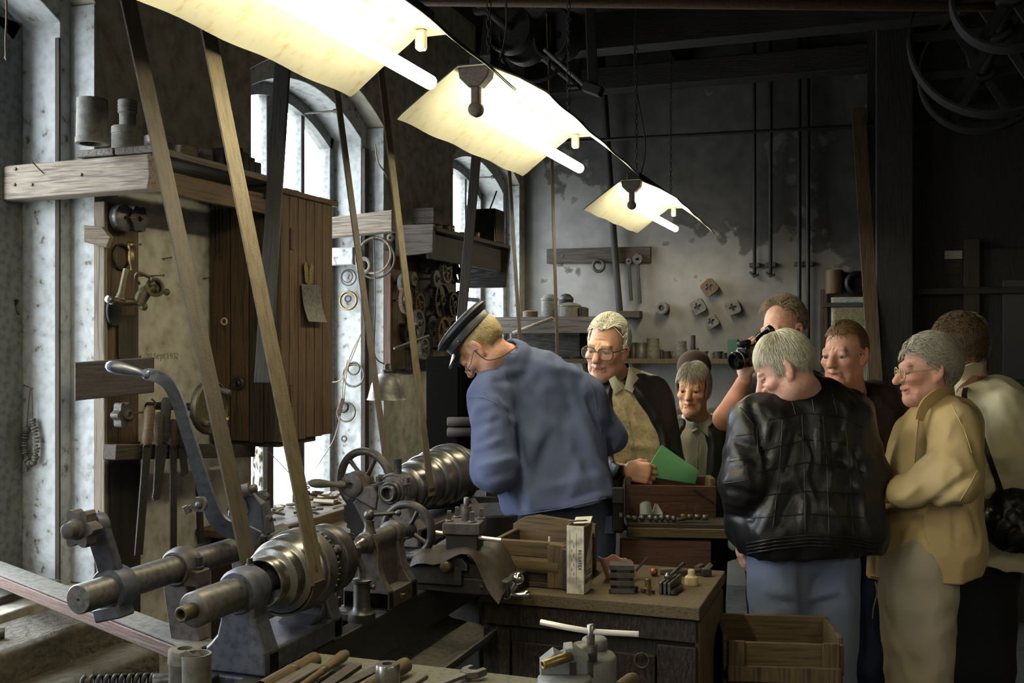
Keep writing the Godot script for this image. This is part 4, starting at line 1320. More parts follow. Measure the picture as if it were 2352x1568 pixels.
	var big := thing("wooden_hoops", "two wide pale hoops hung under the second bracket beam", "hoops", PZ(860,590,-4.80))
	var bb := mb()
	torus(bb, PZ(860,586,-4.80), V(0,0.1,1), 0.093,0.006,40)
	part(big, "hoop", bb, M.wood_pale_y)
	bb = mb()
	torus(bb, PZ(862,594,-4.82), V(0.3,0.1,1), 0.10,0.006,40)
	part(big, "hoop", bb, M.wood_grey_y)
	bb = mb()
	bb.tube(arc_pts(PZ(836,610,-4.79), Vector3.RIGHT, Vector3.UP, 0.035,0,360,24), 0.012,8, false)
	solo("cup_ring", "thick dark cup ring hanging in front of the hoops", "ring", bb, M.dust_metal)
	var bk := thing("bracket_beam", "short pale bracket beam beside the second window with a knob beneath", "beam", PZ(838,520,-4.80))
	part(bk, "beam", mb().prism(v2([-2.78,2.215,-2.34,2.235,-2.34,2.345,-2.78,2.315]), Transform3D(Basis(), V(0,0,-4.80)), 0.07,0.005), M.wood_pale_x)
	part(bk, "under_block", mb().prism(v2([-2.77,2.08,-2.60,2.08,-2.60,2.17,-2.77,2.17]), Transform3D(Basis(), V(0,0,-4.86)), 0.05,0.005), M.plaster)
	part(bk, "porcelain_knob", mb().lathe(PZ(898,545,-4.77), V(0.3,-0.2,1), v2([0,0,0.018,0,0.02,0.006,0.014,0.012,0.018,0.02,0.014,0.028,0.006,0.03,0.006,0.02,0,0.02]), 20), M.dust_metal)
	# strings tied to nails
	var st := thing("twine_bundle", "bundle of knotted twine hanging from the window to the sill", "twine", PZ(790,900,-4.85))
	for e in [[[830,765], [800,830], [790,905], [770,1000], [735,1060], [706,1108]], [[828,770], [806,826], [785,870], [762,878]], [[798,826], [788,880], [786,930]], [[802,826], [794,872], [790,925]]]:
		var pt := []
		for q in e: pt.append(PZ(q[0], q[1], -4.80))
		part(st, "string", mb().tube(smooth_path(pt), 0.0028,6), M.rope)
	part(st, "cross_string", mb().tube(smooth_path([PZ(706,1108,-4.80), PX(670,1090,-2.5), PX(640,1060,-2.55), PX(612,1032,-2.6)]), 0.0022,6), M.cord)
	part(st, "tin_tag", mb().bar(PZ(788,915,-4.79), PZ(778,955,-4.79), 0.02,0.003, RT, 0.001), M.rust)
	var sq := []
	for k in 22:
		sq.append(P(706 + 6.0 * sin(k * 0.9), 1106 + k * 1.5,4.55))
	part(st, "curled_end", mb().tube(sq, 0.003,6), M.cord)
	# enamel lamp shade
	o = P(888,852,4.62)
	var ls := thing("pendant_shade", "unlit bell-shaped aluminium lamp shade hanging over the far lathe", "lamp", o)
	part(ls, "shade", mb().lathe(o + V(0,-0.005,0), Vector3.DOWN, v2([0.012,0,0.03,0.004,0.052,0.022,0.068,0.055,0.077,0.09,0.082,0.112,0.086,0.118,0.088,0.121,0.082,0.120,0.074,0.09,0.064,0.055,0.048,0.026,0.028,0.010,0.012,0.008]), 40,0.5), M.steel_worn, "pale metal bell")
	part(ls, "cap", mb().lathe(o, Vector3.UP, v2([0.026,0,0.024,0.006,0.01,0.012,0.01,0.03,0.005,0.034,0,0.034]), 20), M.iron_dark)
	part(ls, "flex", mb().tube(smooth_path([o + V(-0.01,0.03,0), o + V(-0.06,0.08,0), P(862,700,4.75), PZ(858,546,-4.80)]), 0.003,6), M.cord)
	part(ls, "bulb", mb().ball(o + V(0,-0.06,0), 0.026, V(1,1.25,1)), M.dust_metal)
	solo("wall_cable", "thin cable looping down the sooty pier to the bracket beam", "cable", mb().tube(smooth_path([PX(862,330,-2.49), PX(868,372,-2.49), PX(886,400,-2.49), PX(905,455,-2.49), PX(922,488,-2.46)]), 0.004,6), M.rope)
	for w in 2:
		var y0: float = [2.83,2.83][w]
		var z0: float = [-4.62,-6.84][w]
		solo("arch_bolt", ["long iron bolt through the middle window's arch", "long iron bolt through the far window's arch"][w], "bolt", mb().lathe(V(-2.60, y0, z0), V(-1,0,0.05), v2([0,-0.03,0.012,-0.03,0.012,-0.01,0.006,-0.01,0.006,0.17,0,0.17]), 10), M.dust_metal)
	# --- ledge with wood chips under the middle window
	var lg := thing("chip_ledge", "plank ledge under the middle window littered with swarf", "ledge", V(-2.3,0.85,-3.8))
	part(lg, "ledge_board", mb().box(V(-2.32,0.945,-3.95), V(0.35,0.03,1.15), Basis(), 0.004), M.wood_z)
	part(lg, "front_batten", mb().box(V(-2.13,0.955,-3.95), V(0.035,0.06,1.15), Basis(), 0.004), M.wood_crate_z)
	part(lg, "sloping_board", mb().box(V(-2.0,0.915,-3.95), V(0.26,0.02,0.55), Basis.from_euler(V(0,0,-0.12)), 0.003), M.wood_pale_z, "pale board")
	for z in [-3.5,-4.4]:
		part(lg, "bracket", mb().prism(v2([-2.499,0.93,-2.05,0.93,-2.499,0.45]), Transform3D(Basis(), V(0,0, z)), 0.04,0.004), M.wood_dark_y)
	for k in 46:
		var o3 := V(rng.randf_range(-2.46,-2.17), 0.963 + 0.014 * rng.randf(), rng.randf_range(-4.48,-3.5))
		var bs := Basis.from_euler(V(rng.randf_range(-0.3,0.3), rng.randf_range(0,3.1), rng.randf_range(-0.25,0.25)))
		part(lg, "wood_chip", mb().box(o3 + V(0,0.008,0), V(rng.randf_range(0.04,0.15), rng.randf_range(0.006,0.016), rng.randf_range(0.015,0.035)), bs, 0.002), [M.wood_pale_x, M.wood_grey_x, M.wood_crate_x, M.paper][k % 4])
	for e in [[616,0.05], [684,0.055]]:
		solo("window_batten", "dark batten upright against the panes, narrower" if e[0] < 650 else "brown batten upright against the panes, wider", "batten", mb().box(PX(e[0], 1100,-2.66) + V(0,0.05,0), V(0.03,0.46, e[1]), Basis(), 0.004), M.wood_dark_y)

func arc_poly(rx: float, ry: float, k: int) -> Array:
	var o := []
	for i in k: o.append(Vector2(rx * cos(TAU * i / k), ry * sin(TAU * i / k)))
	return o

# ----- pier with change gears
func gear_mesh(r: float, teeth: int, w: float, style: int) -> MB:
	var b := mb()
	var k := teeth * 4
	var ro := []
	var ri := []
	for i in k:
		ro.append(r * (1.0 if i % 4 < 2 else 0.93))
		ri.append(r * (0.80 if style == 1 else 0.22))
	var X := V(1,0,0)
	var tf := Transform3D(Basis(V(0,0,-1), Vector3.UP, X), Vector3.ZERO)
	b.ring_plate(ro, ri, tf, w)
	if style == 1:
		b.pipe(-X * w * 0.7, X * w * 0.7, r * 0.3, r * 0.14)
		for s in 4:
			var a := TAU * s / 4.0 + 0.4
			var d := V(0, cos(a), sin(a))
			b.bar(d * r * 0.27, d * r * 0.82, r * 0.2, w * 0.6, V(0, -sin(a), cos(a)), 0.002)
	else:
		b.pipe(-X * w * 0.8, X * w * 0.8, r * 0.4, r * 0.2)
	return b

func build_gear_rack() -> void:
	var sh := thing("gear_shelf", "dark plank shelf over the change gears between the windows", "shelf", V(-2.4,2.2,-5.6))
	part(sh, "front_board", mb().prism(v2([-2.46,2.13,-2.24,2.15,-2.235,2.30,-2.46,2.30]), Transform3D(Basis(), V(0,0,-5.06)), 0.03,0.004), M.wood_grey_x)
	for i in 2:
		part(sh, "shelf_board", mb().box(V(-2.44 + 0.145 * i, 2.275,-5.64), V(0.142,0.024,1.16), Basis(), 0.004), M.wood_dark_z)
	part(sh, "fascia", mb().box(V(-2.285,2.19,-5.64), V(0.02,0.14,1.12), Basis(), 0.004), M.wood_black_z)
	part(sh, "end_board", mb().prism(v2([-2.50,2.02,-2.25,2.02,-2.22,2.265,-2.50,2.265]), Transform3D(Basis(), V(0,0,-6.2)), 0.025,0.004), M.wood_black_x)
	# things on it
	solo("grey_box", "square grey box on the front corner of the gear shelf", "box", mb().box(PX(982,497,-2.36) + V(0,-0.004,0), V(0.13,0.085,0.13), Basis(), 0.003), M.wood_grey_x)
	var tins := [[1026,513,0.024,0.05, M.brass_dull, "dull brass tin behind the grey box"], [1034,520,0.027,0.052, M.brass, "bright ribbed brass tin on the gear shelf"], [1060,535,0.022,0.03, M.steel_worn, "low pale tin in mid gear shelf"], [1095,548,0.02,0.055, M.brass, "small brass cylinder by the black box"]]
	for e in tins:
		var o := PX(e[0], e[1], -2.33)
		o.y = 2.2875
		solo("brass_tin", e[5], "tin", mb().lathe(o, Vector3.UP, v2([0,0, e[2], 0, e[2], e[3] * 0.3, e[2] * 0.95, e[3] * 0.33, e[2] * 0.95, e[3] * 0.38, e[2], e[3] * 0.41, e[2], e[3] * 0.95, e[2] * 0.94, e[3], 0, e[3]]), 22), e[4])
	var bx := PX(1113,528,-2.35)
	var bb := thing("black_box", "tall black box with a brown side on the gear shelf", "box", V(bx.x, 2.2875, bx.z))
	part(bb, "case", mb().box(V(bx.x, 2.393, bx.z), V(0.20,0.21,0.17), Basis(), 0.004), M.gloss_black)
	part(bb, "rod", mb().cyl(V(bx.x + 0.03,2.49, bx.z), V(bx.x + 0.07,2.62, bx.z - 0.03), 0.005,8,0.0), M.iron_black)
	part(bb, "lining", mb().box(V(bx.x + 0.101,2.393, bx.z), V(0.004,0.19,0.15), Basis(), 0.001), M.wood_y)
	# board and gears
	var bd := thing("gear_board", "tall board of vertical planks nailed over with change gears", "board", V(-2.47,1.5,-5.45))
	for i in 5:
		part(bd, "plank", mb().box(V(-2.48,1.84,-5.10 - 0.18 * i), V(0.03,0.62 + 0.02 * (i % 2), 0.175), Basis(), 0.003), [M.wood_y, M.wood_dark_y, M.wood_black_y][i % 3])
	part(bd, "pale_edge", mb().box(V(-2.475,1.86,-5.0), V(0.04,0.6,0.03), Basis(), 0.003), M.wood_red_y)
	# px, py, radius, teeth, style, which
	var gs := [[942,668,0.062,30,1, "small spoked gear at the left edge of the plank board"], [926,650,0.052,26,0, "dark solid gear tucked at the board's edge"], [932,690,0.07,32,1, "grey spoked gear half behind the tan belt"], [1005,600,0.045,24,0, "small pale gear high under the shelf"], [1024,622,0.072,34,1, "ring gear with hub high beside the small pale gear"], [1053,622,0.075,34,1, "spoked gear at the upper far corner"], [1014,690,0.115,48,1, "largest spoked gear in the middle of the board"], [1040,700,0.075,36,1, "dark spoked gear overlapped by the largest one"], [958,745,0.085,38,1, "spoked gear low beside the tan belt"], [1018,765,0.095,42,1, "wide dark gear low in the middle"], [935,765,0.058,28,0, "thick ring gear lowest at the board's edge"], [948,640,0.04,22,0, "little dark pinion beside the wooden peg"], [990,748,0.06,28,0, "solid gear between the two low spoked gears"], [1046,760,0.06,28,1, "small spoked gear near the lamp bracket"], [1000,640,0.05,26,0, "oily pinion between the pale gear and the largest one"], [975,610,0.04,22,0, "tiny gear under the shelf front board"], [962,700,0.065,30,1, "rusty spoked gear in the board middle, behind the tan belt"], [1056,690,0.06,30,1, "spoked gear at the far edge below the upper far corner one"], [972,800,0.06,28,1, "lowest spoked gear beside the thin arm"], [1040,800,0.055,26,0, "lowest solid gear toward the window"]]
	var j := 0
	for e in gs:
		var o := PX(e[0], e[1], -2.44 + 0.027 * (j % 5))
		var w := 0.022
		var th := thing("change_gear", e[5], "gear", o, "change gears on the plank board")
		var gm := gear_mesh(e[2], e[3], w, e[4])
		for i in gm.v.size(): gm.v[i] += o
		part(th, "gear_wheel", gm, [M.iron_dark, M.iron, M.rust, M.iron_black, M.dust_metal, M.iron_dark, M.iron_dark][j % 7])
		part(th, "peg", mb().cyl(V(-2.463, o.y, o.z), o + V(0.03,0,0), 0.007,8,0.001), M.wood_dark_x)
		j += 1
	solo("support_arm", "thin steel arm sloping across below the gears", "arm", mb().tube([PX(905,800,-2.30), PX(985,770,-2.25)], 0.006,8), M.steel_worn)
	var cab := thing("dark_cabinet", "black iron cabinet standing behind the worker's head", "cabinet", P(1040,900,5.6) * V(1,0,1))
	var c0 := P(1045,900,5.6)
	part(cab, "case", mb().box(V(c0.x, 0.80, c0.z), V(0.21,1.60,0.30), Basis(), 0.01), M.matte_black)
	part(cab, "door", mb().box(V(c0.x, 1.2, c0.z + 0.156), V(0.17,0.7,0.012), Basis(), 0.004), M.matte_black)
	for y in [968,992]:
		var o := P(1040, y, 5.40)
		part(cab, "roller", mb().cyl(o - RT * 0.03, o + RT * 0.10,0.024,14,0.006), M.cork)

func build_lathe_second() -> void:
	var X := -1.69
	var Y := 1.13
	var Z := V(0,0,-1)
	var A := func(z: float) -> Vector3: return V(X, Y, z)
	var t := thing("metalworking_lathe", "second lathe with broad handwheel, at which the man in the cap works", "lathe", V(X, 0,-4.3))
	var bed := mb()
	bed.box(V(X - 0.07,0.86,-4.25), V(0.06,0.14,1.7), Basis(), 0.006)
	bed.box(V(X + 0.07,0.86,-4.25), V(0.06,0.14,1.7), Basis(), 0.006)
	bed.box(V(X, 0.81,-4.25), V(0.12,0.05,1.7), Basis(), 0.004)
	part(t, "bed", bed, M.iron_dark)
	for z in [-3.6,-4.9]:
		part(t, "leg", mb().prism(v2([-0.1,0.79,0.1,0.79,0.08,0.6,0.12,0.2,0.2,0,-0.2,0,-0.12,0.2,-0.08,0.6]), Transform3D(Basis(), V(X, 0, z)), 0.14,0.01), M.iron_dark)
	var hs := mb()
	var q := [Vector2(-0.11,0.93), Vector2(0.11,0.93), Vector2(0.11,1.0), Vector2(0.085,1.03), Vector2(0.068,1.08), Vector2(0.064, Y)]
	for k in 9: q.append(Vector2(0.064 * cos(PI * k / 8.0), Y + 0.064 * sin(PI * k / 8.0)))
	q.append_array([Vector2(-0.07,1.08), Vector2(-0.09,1.03), Vector2(-0.11,1.0)])
	hs.prism(q, Transform3D(Basis(), V(X, 0,-3.475)), 0.075,0.01)
	hs.prism(q, Transform3D(Basis(), V(X, 0,-4.02)), 0.07,0.01)
	hs.box(V(X, 0.965,-3.75), V(0.22,0.07,0.6), Basis(), 0.008)
	# arm reaching to the handwheel boss
	hs.prism(v2([-0.15,1.10,-0.06,1.06,-0.05,1.12,-0.07,1.155,-0.11,1.15,-0.13,1.19,-0.19,1.19,-0.205,1.15,-0.19,1.11]), Transform3D(Basis(), V(X, 0,-3.455)), 0.05,0.008)
	hs.prism(v2([-0.14,1.11,0.0,1.0,0.0,0.95,-0.1,0.95,-0.17,1.08]), Transform3D(Basis(), V(X, 0,-3.475)), 0.04,0.008)
	hs.lathe(A.call(-3.43), Z, v2([0.03,0,0.050,0,0.053,0.004,0.053,0.015,0.066,0.018,0.070,0.03,0.070,0.08,0.062,0.10,0.04,0.11]), 34)
	part(t, "headstock", hs, M.iron, "rounded headstock casting with a side arm")
	var no := mb()
	no.pipe(A.call(-3.40), A.call(-3.46), 0.031,0.0195,28,0.003)
	no.lathe(A.call(-3.425), Z, v2([0,0,0.0195,0]), 20)
	no.pipe(A.call(-3.418), A.call(-3.45), 0.043,0.03,30,0.004)
	part(t, "spindle_nose", no, M.steel_dark, "hollow spindle end")
	var bs := mb()
	var bo := V(-1.848,1.15,-3.42)
	bs.lathe(bo, Z, v2([0.012,0,0.040,0,0.044,0.003,0.044,0.045,0.049,0.048,0.049,0.065,0.02,0.068]), 28)
	bs.lathe(bo + V(0,0,-0.008), Z, v2([0,0,0.012,0,0.012,-0.008]), 16)
	part(t, "side_boss", bs, M.iron)
	for e in [[870,1104], [934,1107]]:
		var b := mb()
		bolt(b, PZ(e[0], e[1] + 6,-3.43), Vector3.UP, 0.011,0.026)
		part(t, "cap_bolt", b, M.iron)
	var oc := mb()
	oc.lathe(V(X + 0.01, Y + 0.06,-3.47), Vector3.UP, v2([0.012,0,0.0145,0.01,0.0145,0.055,0.0165,0.057,0.0165,0.062,0.012,0.062,0.011,0.05,0,0.05]), 20)
	part(t, "oil_cup", oc, M.steel_worn, "upright oil cup")
	handwheel(t, "handwheel", V(-1.86,1.15,-3.56), V(0.12,0.05,-1), 0.128,0.015,5, M.iron, 0.2)
	var hg := PZ(780,1113,-3.40)
	part(t, "wheel_grip", mb().lathe(hg, PZ(714,1109,-3.33) - hg, v2([0.012,-0.02,0.016,0.0,0.01,0.012,0.0105,0.03,0.015,0.06,0.0175,0.085,0.014,0.105,0.006,0.115,0,0.116]), 20,0.3), M.dust_metal, "smooth turned grip")
	part(t, "shaft_collar", mb().cyl(V(-1.80,1.155,-3.56), V(-1.70,1.155,-3.56), 0.028,20,0.004), M.iron)
	var tg := mb()
	var ro := []
	var ri := []
	for k in 96:
		ro.append(0.10 if k % 4 < 2 else 0.093)
		ri.append(0.02)
	tg.ring_plate(ro, ri, Transform3D(Basis(), V(-1.83,1.03,-3.53)), 0.03)
	part(t, "change_gear", tg, M.iron_black, "oily toothed gear below the handwheel")
	var cp := mb()
	cp.lathe(A.call(-3.54), Z, v2([0.03,0.03,0.05,0,0.060,0.001,0.078,0.008,0.080,0.01,0.084,0.05,0.080,0.09,0.082,0.092,0.093,0.096,0.0955,0.10,0.098,0.14,0.0955,0.18,0.099,0.182,0.106,0.186,0.109,0.19,0.112,0.235,0.109,0.28,0.112,0.282,0.118,0.286,0.12,0.29,0.122,0.34,0.12,0.39,0.11,0.395,0.05,0.40]), 48,0.82)
	part(t, "cone_pulley", cp, M.steel, "stepped cone pulley with bright worn rims")
	part(t, "bull_wheel", mb().lathe(A.call(-3.945), Z, v2([0.03,0,0.125,0,0.129,0.004,0.129,0.05,0.125,0.054,0.03,0.054]), 48), M.steel_dark)
	part(t, "chuck", mb().lathe(A.call(-4.06), Z, v2([0,0,0.09,0,0.095,0.004,0.095,0.075,0.09,0.08,0.06,0.08,0.055,0.11,0.02,0.11,0.02,0.25,0,0.25]), 36), M.iron_dark, "dark chuck holding a bar")
	var sl := mb()
	sl.box(V(-1.55,0.98,-4.32), V(0.34,0.07,0.26), Basis(), 0.006)
	sl.box(V(-1.55,1.04,-4.32), V(0.20,0.06,0.20), Basis.from_euler(V(0,0.3,0)), 0.006)
	sl.box(V(-1.57,1.095,-4.30), V(0.12,0.05,0.11), Basis.from_euler(V(0,0.3,0)), 0.005)
	part(t, "slide_rest", sl, M.iron_dark)
	part(t, "chip_guard", mb().box(P(1120,1172,3.95), V(0.22,0.012,0.14), Basis.from_euler(V(0.2,0.3,0.05)), 0.003), M.iron)

func belt(t: Node3D, called: String, a: Vector3, b: Vector3, w: float, m: Material, bow := 0.0) -> void:
	var pts := []
	for i in 15:
		var f := i / 14.0
		pts.append(a.lerp(b, f) + V(bow * sin(f * PI), 0,0))
	part(t, called, mb().strap(pts, w, 0.005, V(0,0,1)), m)

func build_belts() -> void:
	# front lathe: two strands down from the countershaft
	var cs := V(-1.93,3.38,-2.205)
	var t := thing("drive_belt", "pair of long tan leather belt strands running down to the front cone pulley", "belt", V(-1.37,1.1,-2.2))
	belt(t, "left_strand", V(-1.463,1.10,-2.205), cs + V(-0.115,0,0), 0.062, M.belt_brown)
	belt(t, "right_strand", V(-1.277,1.10,-2.205), cs + V(0.125,0,0), 0.062, M.belt_tan)
	part(t, "pulley_wrap", mb().strap(arc_pts(V(-1.37,1.115,-2.205), Vector3.RIGHT, Vector3.UP, 0.0945,185,355,20), 0.046,0.005, V(0,0,1)), M.belt_brown)
	part(t, "copper_rivets", mb().bar(PZ(485,1076,-2.202) + V(0.0,0,0.004), PZ(514,1073,-2.202) + V(0,0,0.004), 0.008,0.008, Vector3.UP, 0.001), M.brass_dull, "copper lacing of the belt joint")
	# second lathe
	var c2 := V(-2.02,3.36,-3.60)
	var t2 := thing("drive_belt", "two slim belt strands running to the second lathe's cone pulley", "belt", V(-1.69,1.1,-3.6))
	belt(t2, "left_strand", V(-1.777,1.12,-3.60), c2 + V(-0.09,0,0), 0.045, M.belt_grey)
	belt(t2, "right_strand", V(-1.603,1.10,-3.60), c2 + V(0.12,0,0), 0.052, M.belt_tan)
	part(t2, "pulley_wrap", mb().strap(arc_pts(V(-1.69,1.13,-3.60), Vector3.RIGHT, Vector3.UP, 0.0865,180,360,20), 0.048,0.005, V(0,0,1)), M.belt_brown)
	# belts behind the worker
	var t3 := thing("drive_belt", "two narrow far belt strands hanging between the window and the end wall", "belt", V(-1.8,1.2,-5.4))
	belt(t3, "left_strand", PZ(1199,860,-5.3), PZ(1150,80,-5.3), 0.05, M.belt_grey)
	belt(t3, "right_strand", PZ(1282,880,-5.3), PZ(1254,-110,-5.3), 0.045, M.belt_tan)
	part(t3, "pulley", mb().lathe(PZ(1241,870,-5.27), V(0,0,-1), v2([0,0,0.085,0,0.088,0.005,0.088,0.05,0.085,0.055,0,0.055]), 28), M.iron_dark)
	var pe := PZ(1241,870,-5.3)
	part(t3, "pulley_stand", mb().prism(v2([-0.06, pe.y, 0.06, pe.y, 0.14,0,-0.14,0]), Transform3D(Basis(), V(pe.x, 0,-5.36)), 0.08,0.01), M.iron_dark)
	# wooden shifter poles
	var s1 := thing("belt_shifter", "dark flat shifter pole hanging in front of the cupboard and middle window", "pole", P(640,300,3.6))
	part(s1, "pole", mb().bar(P(690,-500,3.82), P(603,880,3.52), 0.055,0.02, RT, 0.003), M.wood_black_y)
	var s2 := thing("belt_shifter", "dark shifter pole hanging before the change gears and far window", "pole", P(1090,400,5.4))
	part(s2, "pole", mb().bar(P(1137,-125,5.44), P(1058,760,5.36), 0.05,0.02, RT, 0.003), M.wood_black_y)
	var s3 := thing("belt_shifter", "bent dark pole against the end wall beside the hung spanners", "pole", P(1410,500,7.3))
	part(s3, "pole", mb().tube(smooth_path([PZ(1382,130,-7.2), PZ(1400,400,-7.22), PZ(1414,600,-7.23), PZ(1424,720,-7.23)]), 0.024,10), M.wood_black_y)
	# countershafts
	for e in [[cs, -1.5,-3.0, "overhead countershaft of the front lathe", 0.12], [c2,-3.1,-4.6, "overhead countershaft of the second lathe", 0.105], [V(-1.9,3.36,-5.3), -4.8,-6.6, "overhead countershaft near the end wall", 0.13]]:
		var ct := thing("countershaft", e[3], "shaft", V(e[0].x, 3.36, e[0].z))
		var o: Vector3 = e[0]
		part(ct, "shaft", mb().cyl(V(o.x, o.y, e[1]), V(o.x, o.y, e[2]), 0.02,14,0.002), M.iron)
		for z in [o.z, o.z - 0.24]:
			var w := mb()
			w.lathe(V(o.x, o.y, z + 0.045), V(0,0,-1), v2([0.02,0.03, e[4] - 0.012,0.03, e[4] - 0.012,0, e[4], 0, e[4] + 0.003,0.045, e[4], 0.09, e[4] - 0.012,0.09, e[4] - 0.012,0.06,0.02,0.06]), 32)
			part(ct, "pulley", w, M.iron_dark)
		for z in [float(e[1]) - 0.08, float(e[2]) + 0.08]:
			part(ct, "hanger", mb().prism(v2([-0.035, o.y - 0.04,0.035, o.y - 0.04,0.045, o.y + 0.03,0.09,3.735,-0.09,3.735,-0.045, o.y + 0.03]), Transform3D(Basis(), V(o.x, 0, z)), 0.05,0.006), M.iron_black)

func build_overhead() -> void:
	# line shaft with wide pulleys in the dark upper corner
	var t := thing("line_shaft", "line shaft with large dim pulleys under the ceiling in the dark corner", "shaft", V(0.5,3.1,-5.0))
	var o := P(2292,70,4.9)
	part(t, "shaft", mb().cyl(V(o.x, o.y, -3.6), V(o.x, o.y, -6.9), 0.03,16,0.003), M.iron_black)
	for e in [[0.0,0.40,0.07], [-0.8,0.33,0.06], [0.55,0.24,0.06]]:
		var w := mb()
		var z: float = o.z + e[0]
		var r: float = e[1]
		w.lathe(V(o.x, o.y, z + e[2]), V(0,0,-1), v2([r - 0.012,0, r, 0, r, e[2] * 2, r - 0.012, e[2] * 2, r - 0.012,0]), 48)
		w.pipe(V(o.x, o.y, z + 0.06), V(o.x, o.y, z - 0.06), 0.06,0.03)
		for k in 6:
			var a := TAU * k / 6.0
			var d := V(cos(a), sin(a), 0)
			w.bar(V(o.x, o.y, z) + d * 0.055, V(o.x, o.y, z) + d * (r - 0.008), 0.045,0.016, V(-d.y, d.x, 0), 0.003)
		part(t, "pulley", w, M.iron_black)
	for z in [-4.2,-6.3]:
		part(t, "hanger", mb().prism(v2([-0.05, o.y - 0.06,0.05, o.y - 0.06,0.06, o.y + 0.05,0.16,3.735,-0.16,3.735,-0.06, o.y + 0.05]), Transform3D(Basis(), V(o.x, 0, z)), 0.07,0.008), M.iron_black)
	var pp := thing("ceiling_pipe", "brown pipe crossing under the ceiling joists", "pipe", P(1600,15,4.5))
	part(pp, "pipe", mb().cyl(P(930,2,4.6), P(2700,20,4.6), 0.022,14,0.002), M.rust)
	for px in [1300,1900]:
		var q := P(px, 10,4.6)
		part(pp, "pipe_hanger", mb().cyl(q, V(q.x, 3.73, q.z), 0.006,8,0.0), M.iron_black)
	var p2 := thing("tie_rod", "thin horizontal rod across the end of the room below the far lamp's chains", "rod", P(1800,255,6.6))
	part(p2, "rod", mb().cyl(V(-2.5,3.06,-6.9), V(1.2,3.02,-6.94), 0.012,10,0.0), M.iron_black)
	# belt-shifter frame and brace in the dark above the second lamp
	var fr := thing("shifter_frame", "dim iron belt-shifting frame with a slanting handle high above the second lamp", "frame", P(1300,150,5.4))
	part(fr, "rim_guard", mb().tube(arc_pts(P(1225,110,5.4), RT, Vector3.UP, 0.17,190,350,20), 0.012,8), M.iron_black)
	part(fr, "slant_rod", mb().cyl(P(1250,112,5.3), P(1352,205,5.3), 0.011,10,0.002), M.dust_metal)
	part(fr, "pivot_block", mb().box(P(1362,205,5.3), V(0.10,0.05,0.07), Basis.from_euler(V(0,0,-0.4)), 0.006), M.iron_black)
	part(fr, "drop_hanger", mb().bar(P(1362,205,5.3), P(1350,-130,5.3), 0.05,0.04, RT, 0.004), M.iron_black)
	part(fr, "wide_pulley", mb().lathe(P(1265,75,5.5), V(0.5,0,-1), v2([0.02,0.06,0.12,0.06,0.12,0,0.135,0,0.135,0.12,0.12,0.12,0.12,0.06]), 28), M.iron_black)
	var br := thing("timber_brace", "slanting timber knee brace below the ceiling at the end wall", "brace", P(1530,90,6.6))
	part(br, "brace", mb().bar(PZ(1475,10,-7.05), PZ(1580,150,-7.28), 0.10,0.08, RT, 0.006), M.wood_dark_y)
	part(br, "head_beam", mb().box(V(0.2,3.50,-7.1), V(5.2,0.16,0.16), Basis(), 0.008), M.wood_black_x)
	part(br, "bracket", mb().bar(PZ(1475,10,-7.05), V(PZ(1475,10,-7.05).x, 3.73,-7.05), 0.12,0.1, RT, 0.006), M.wood_black_y)

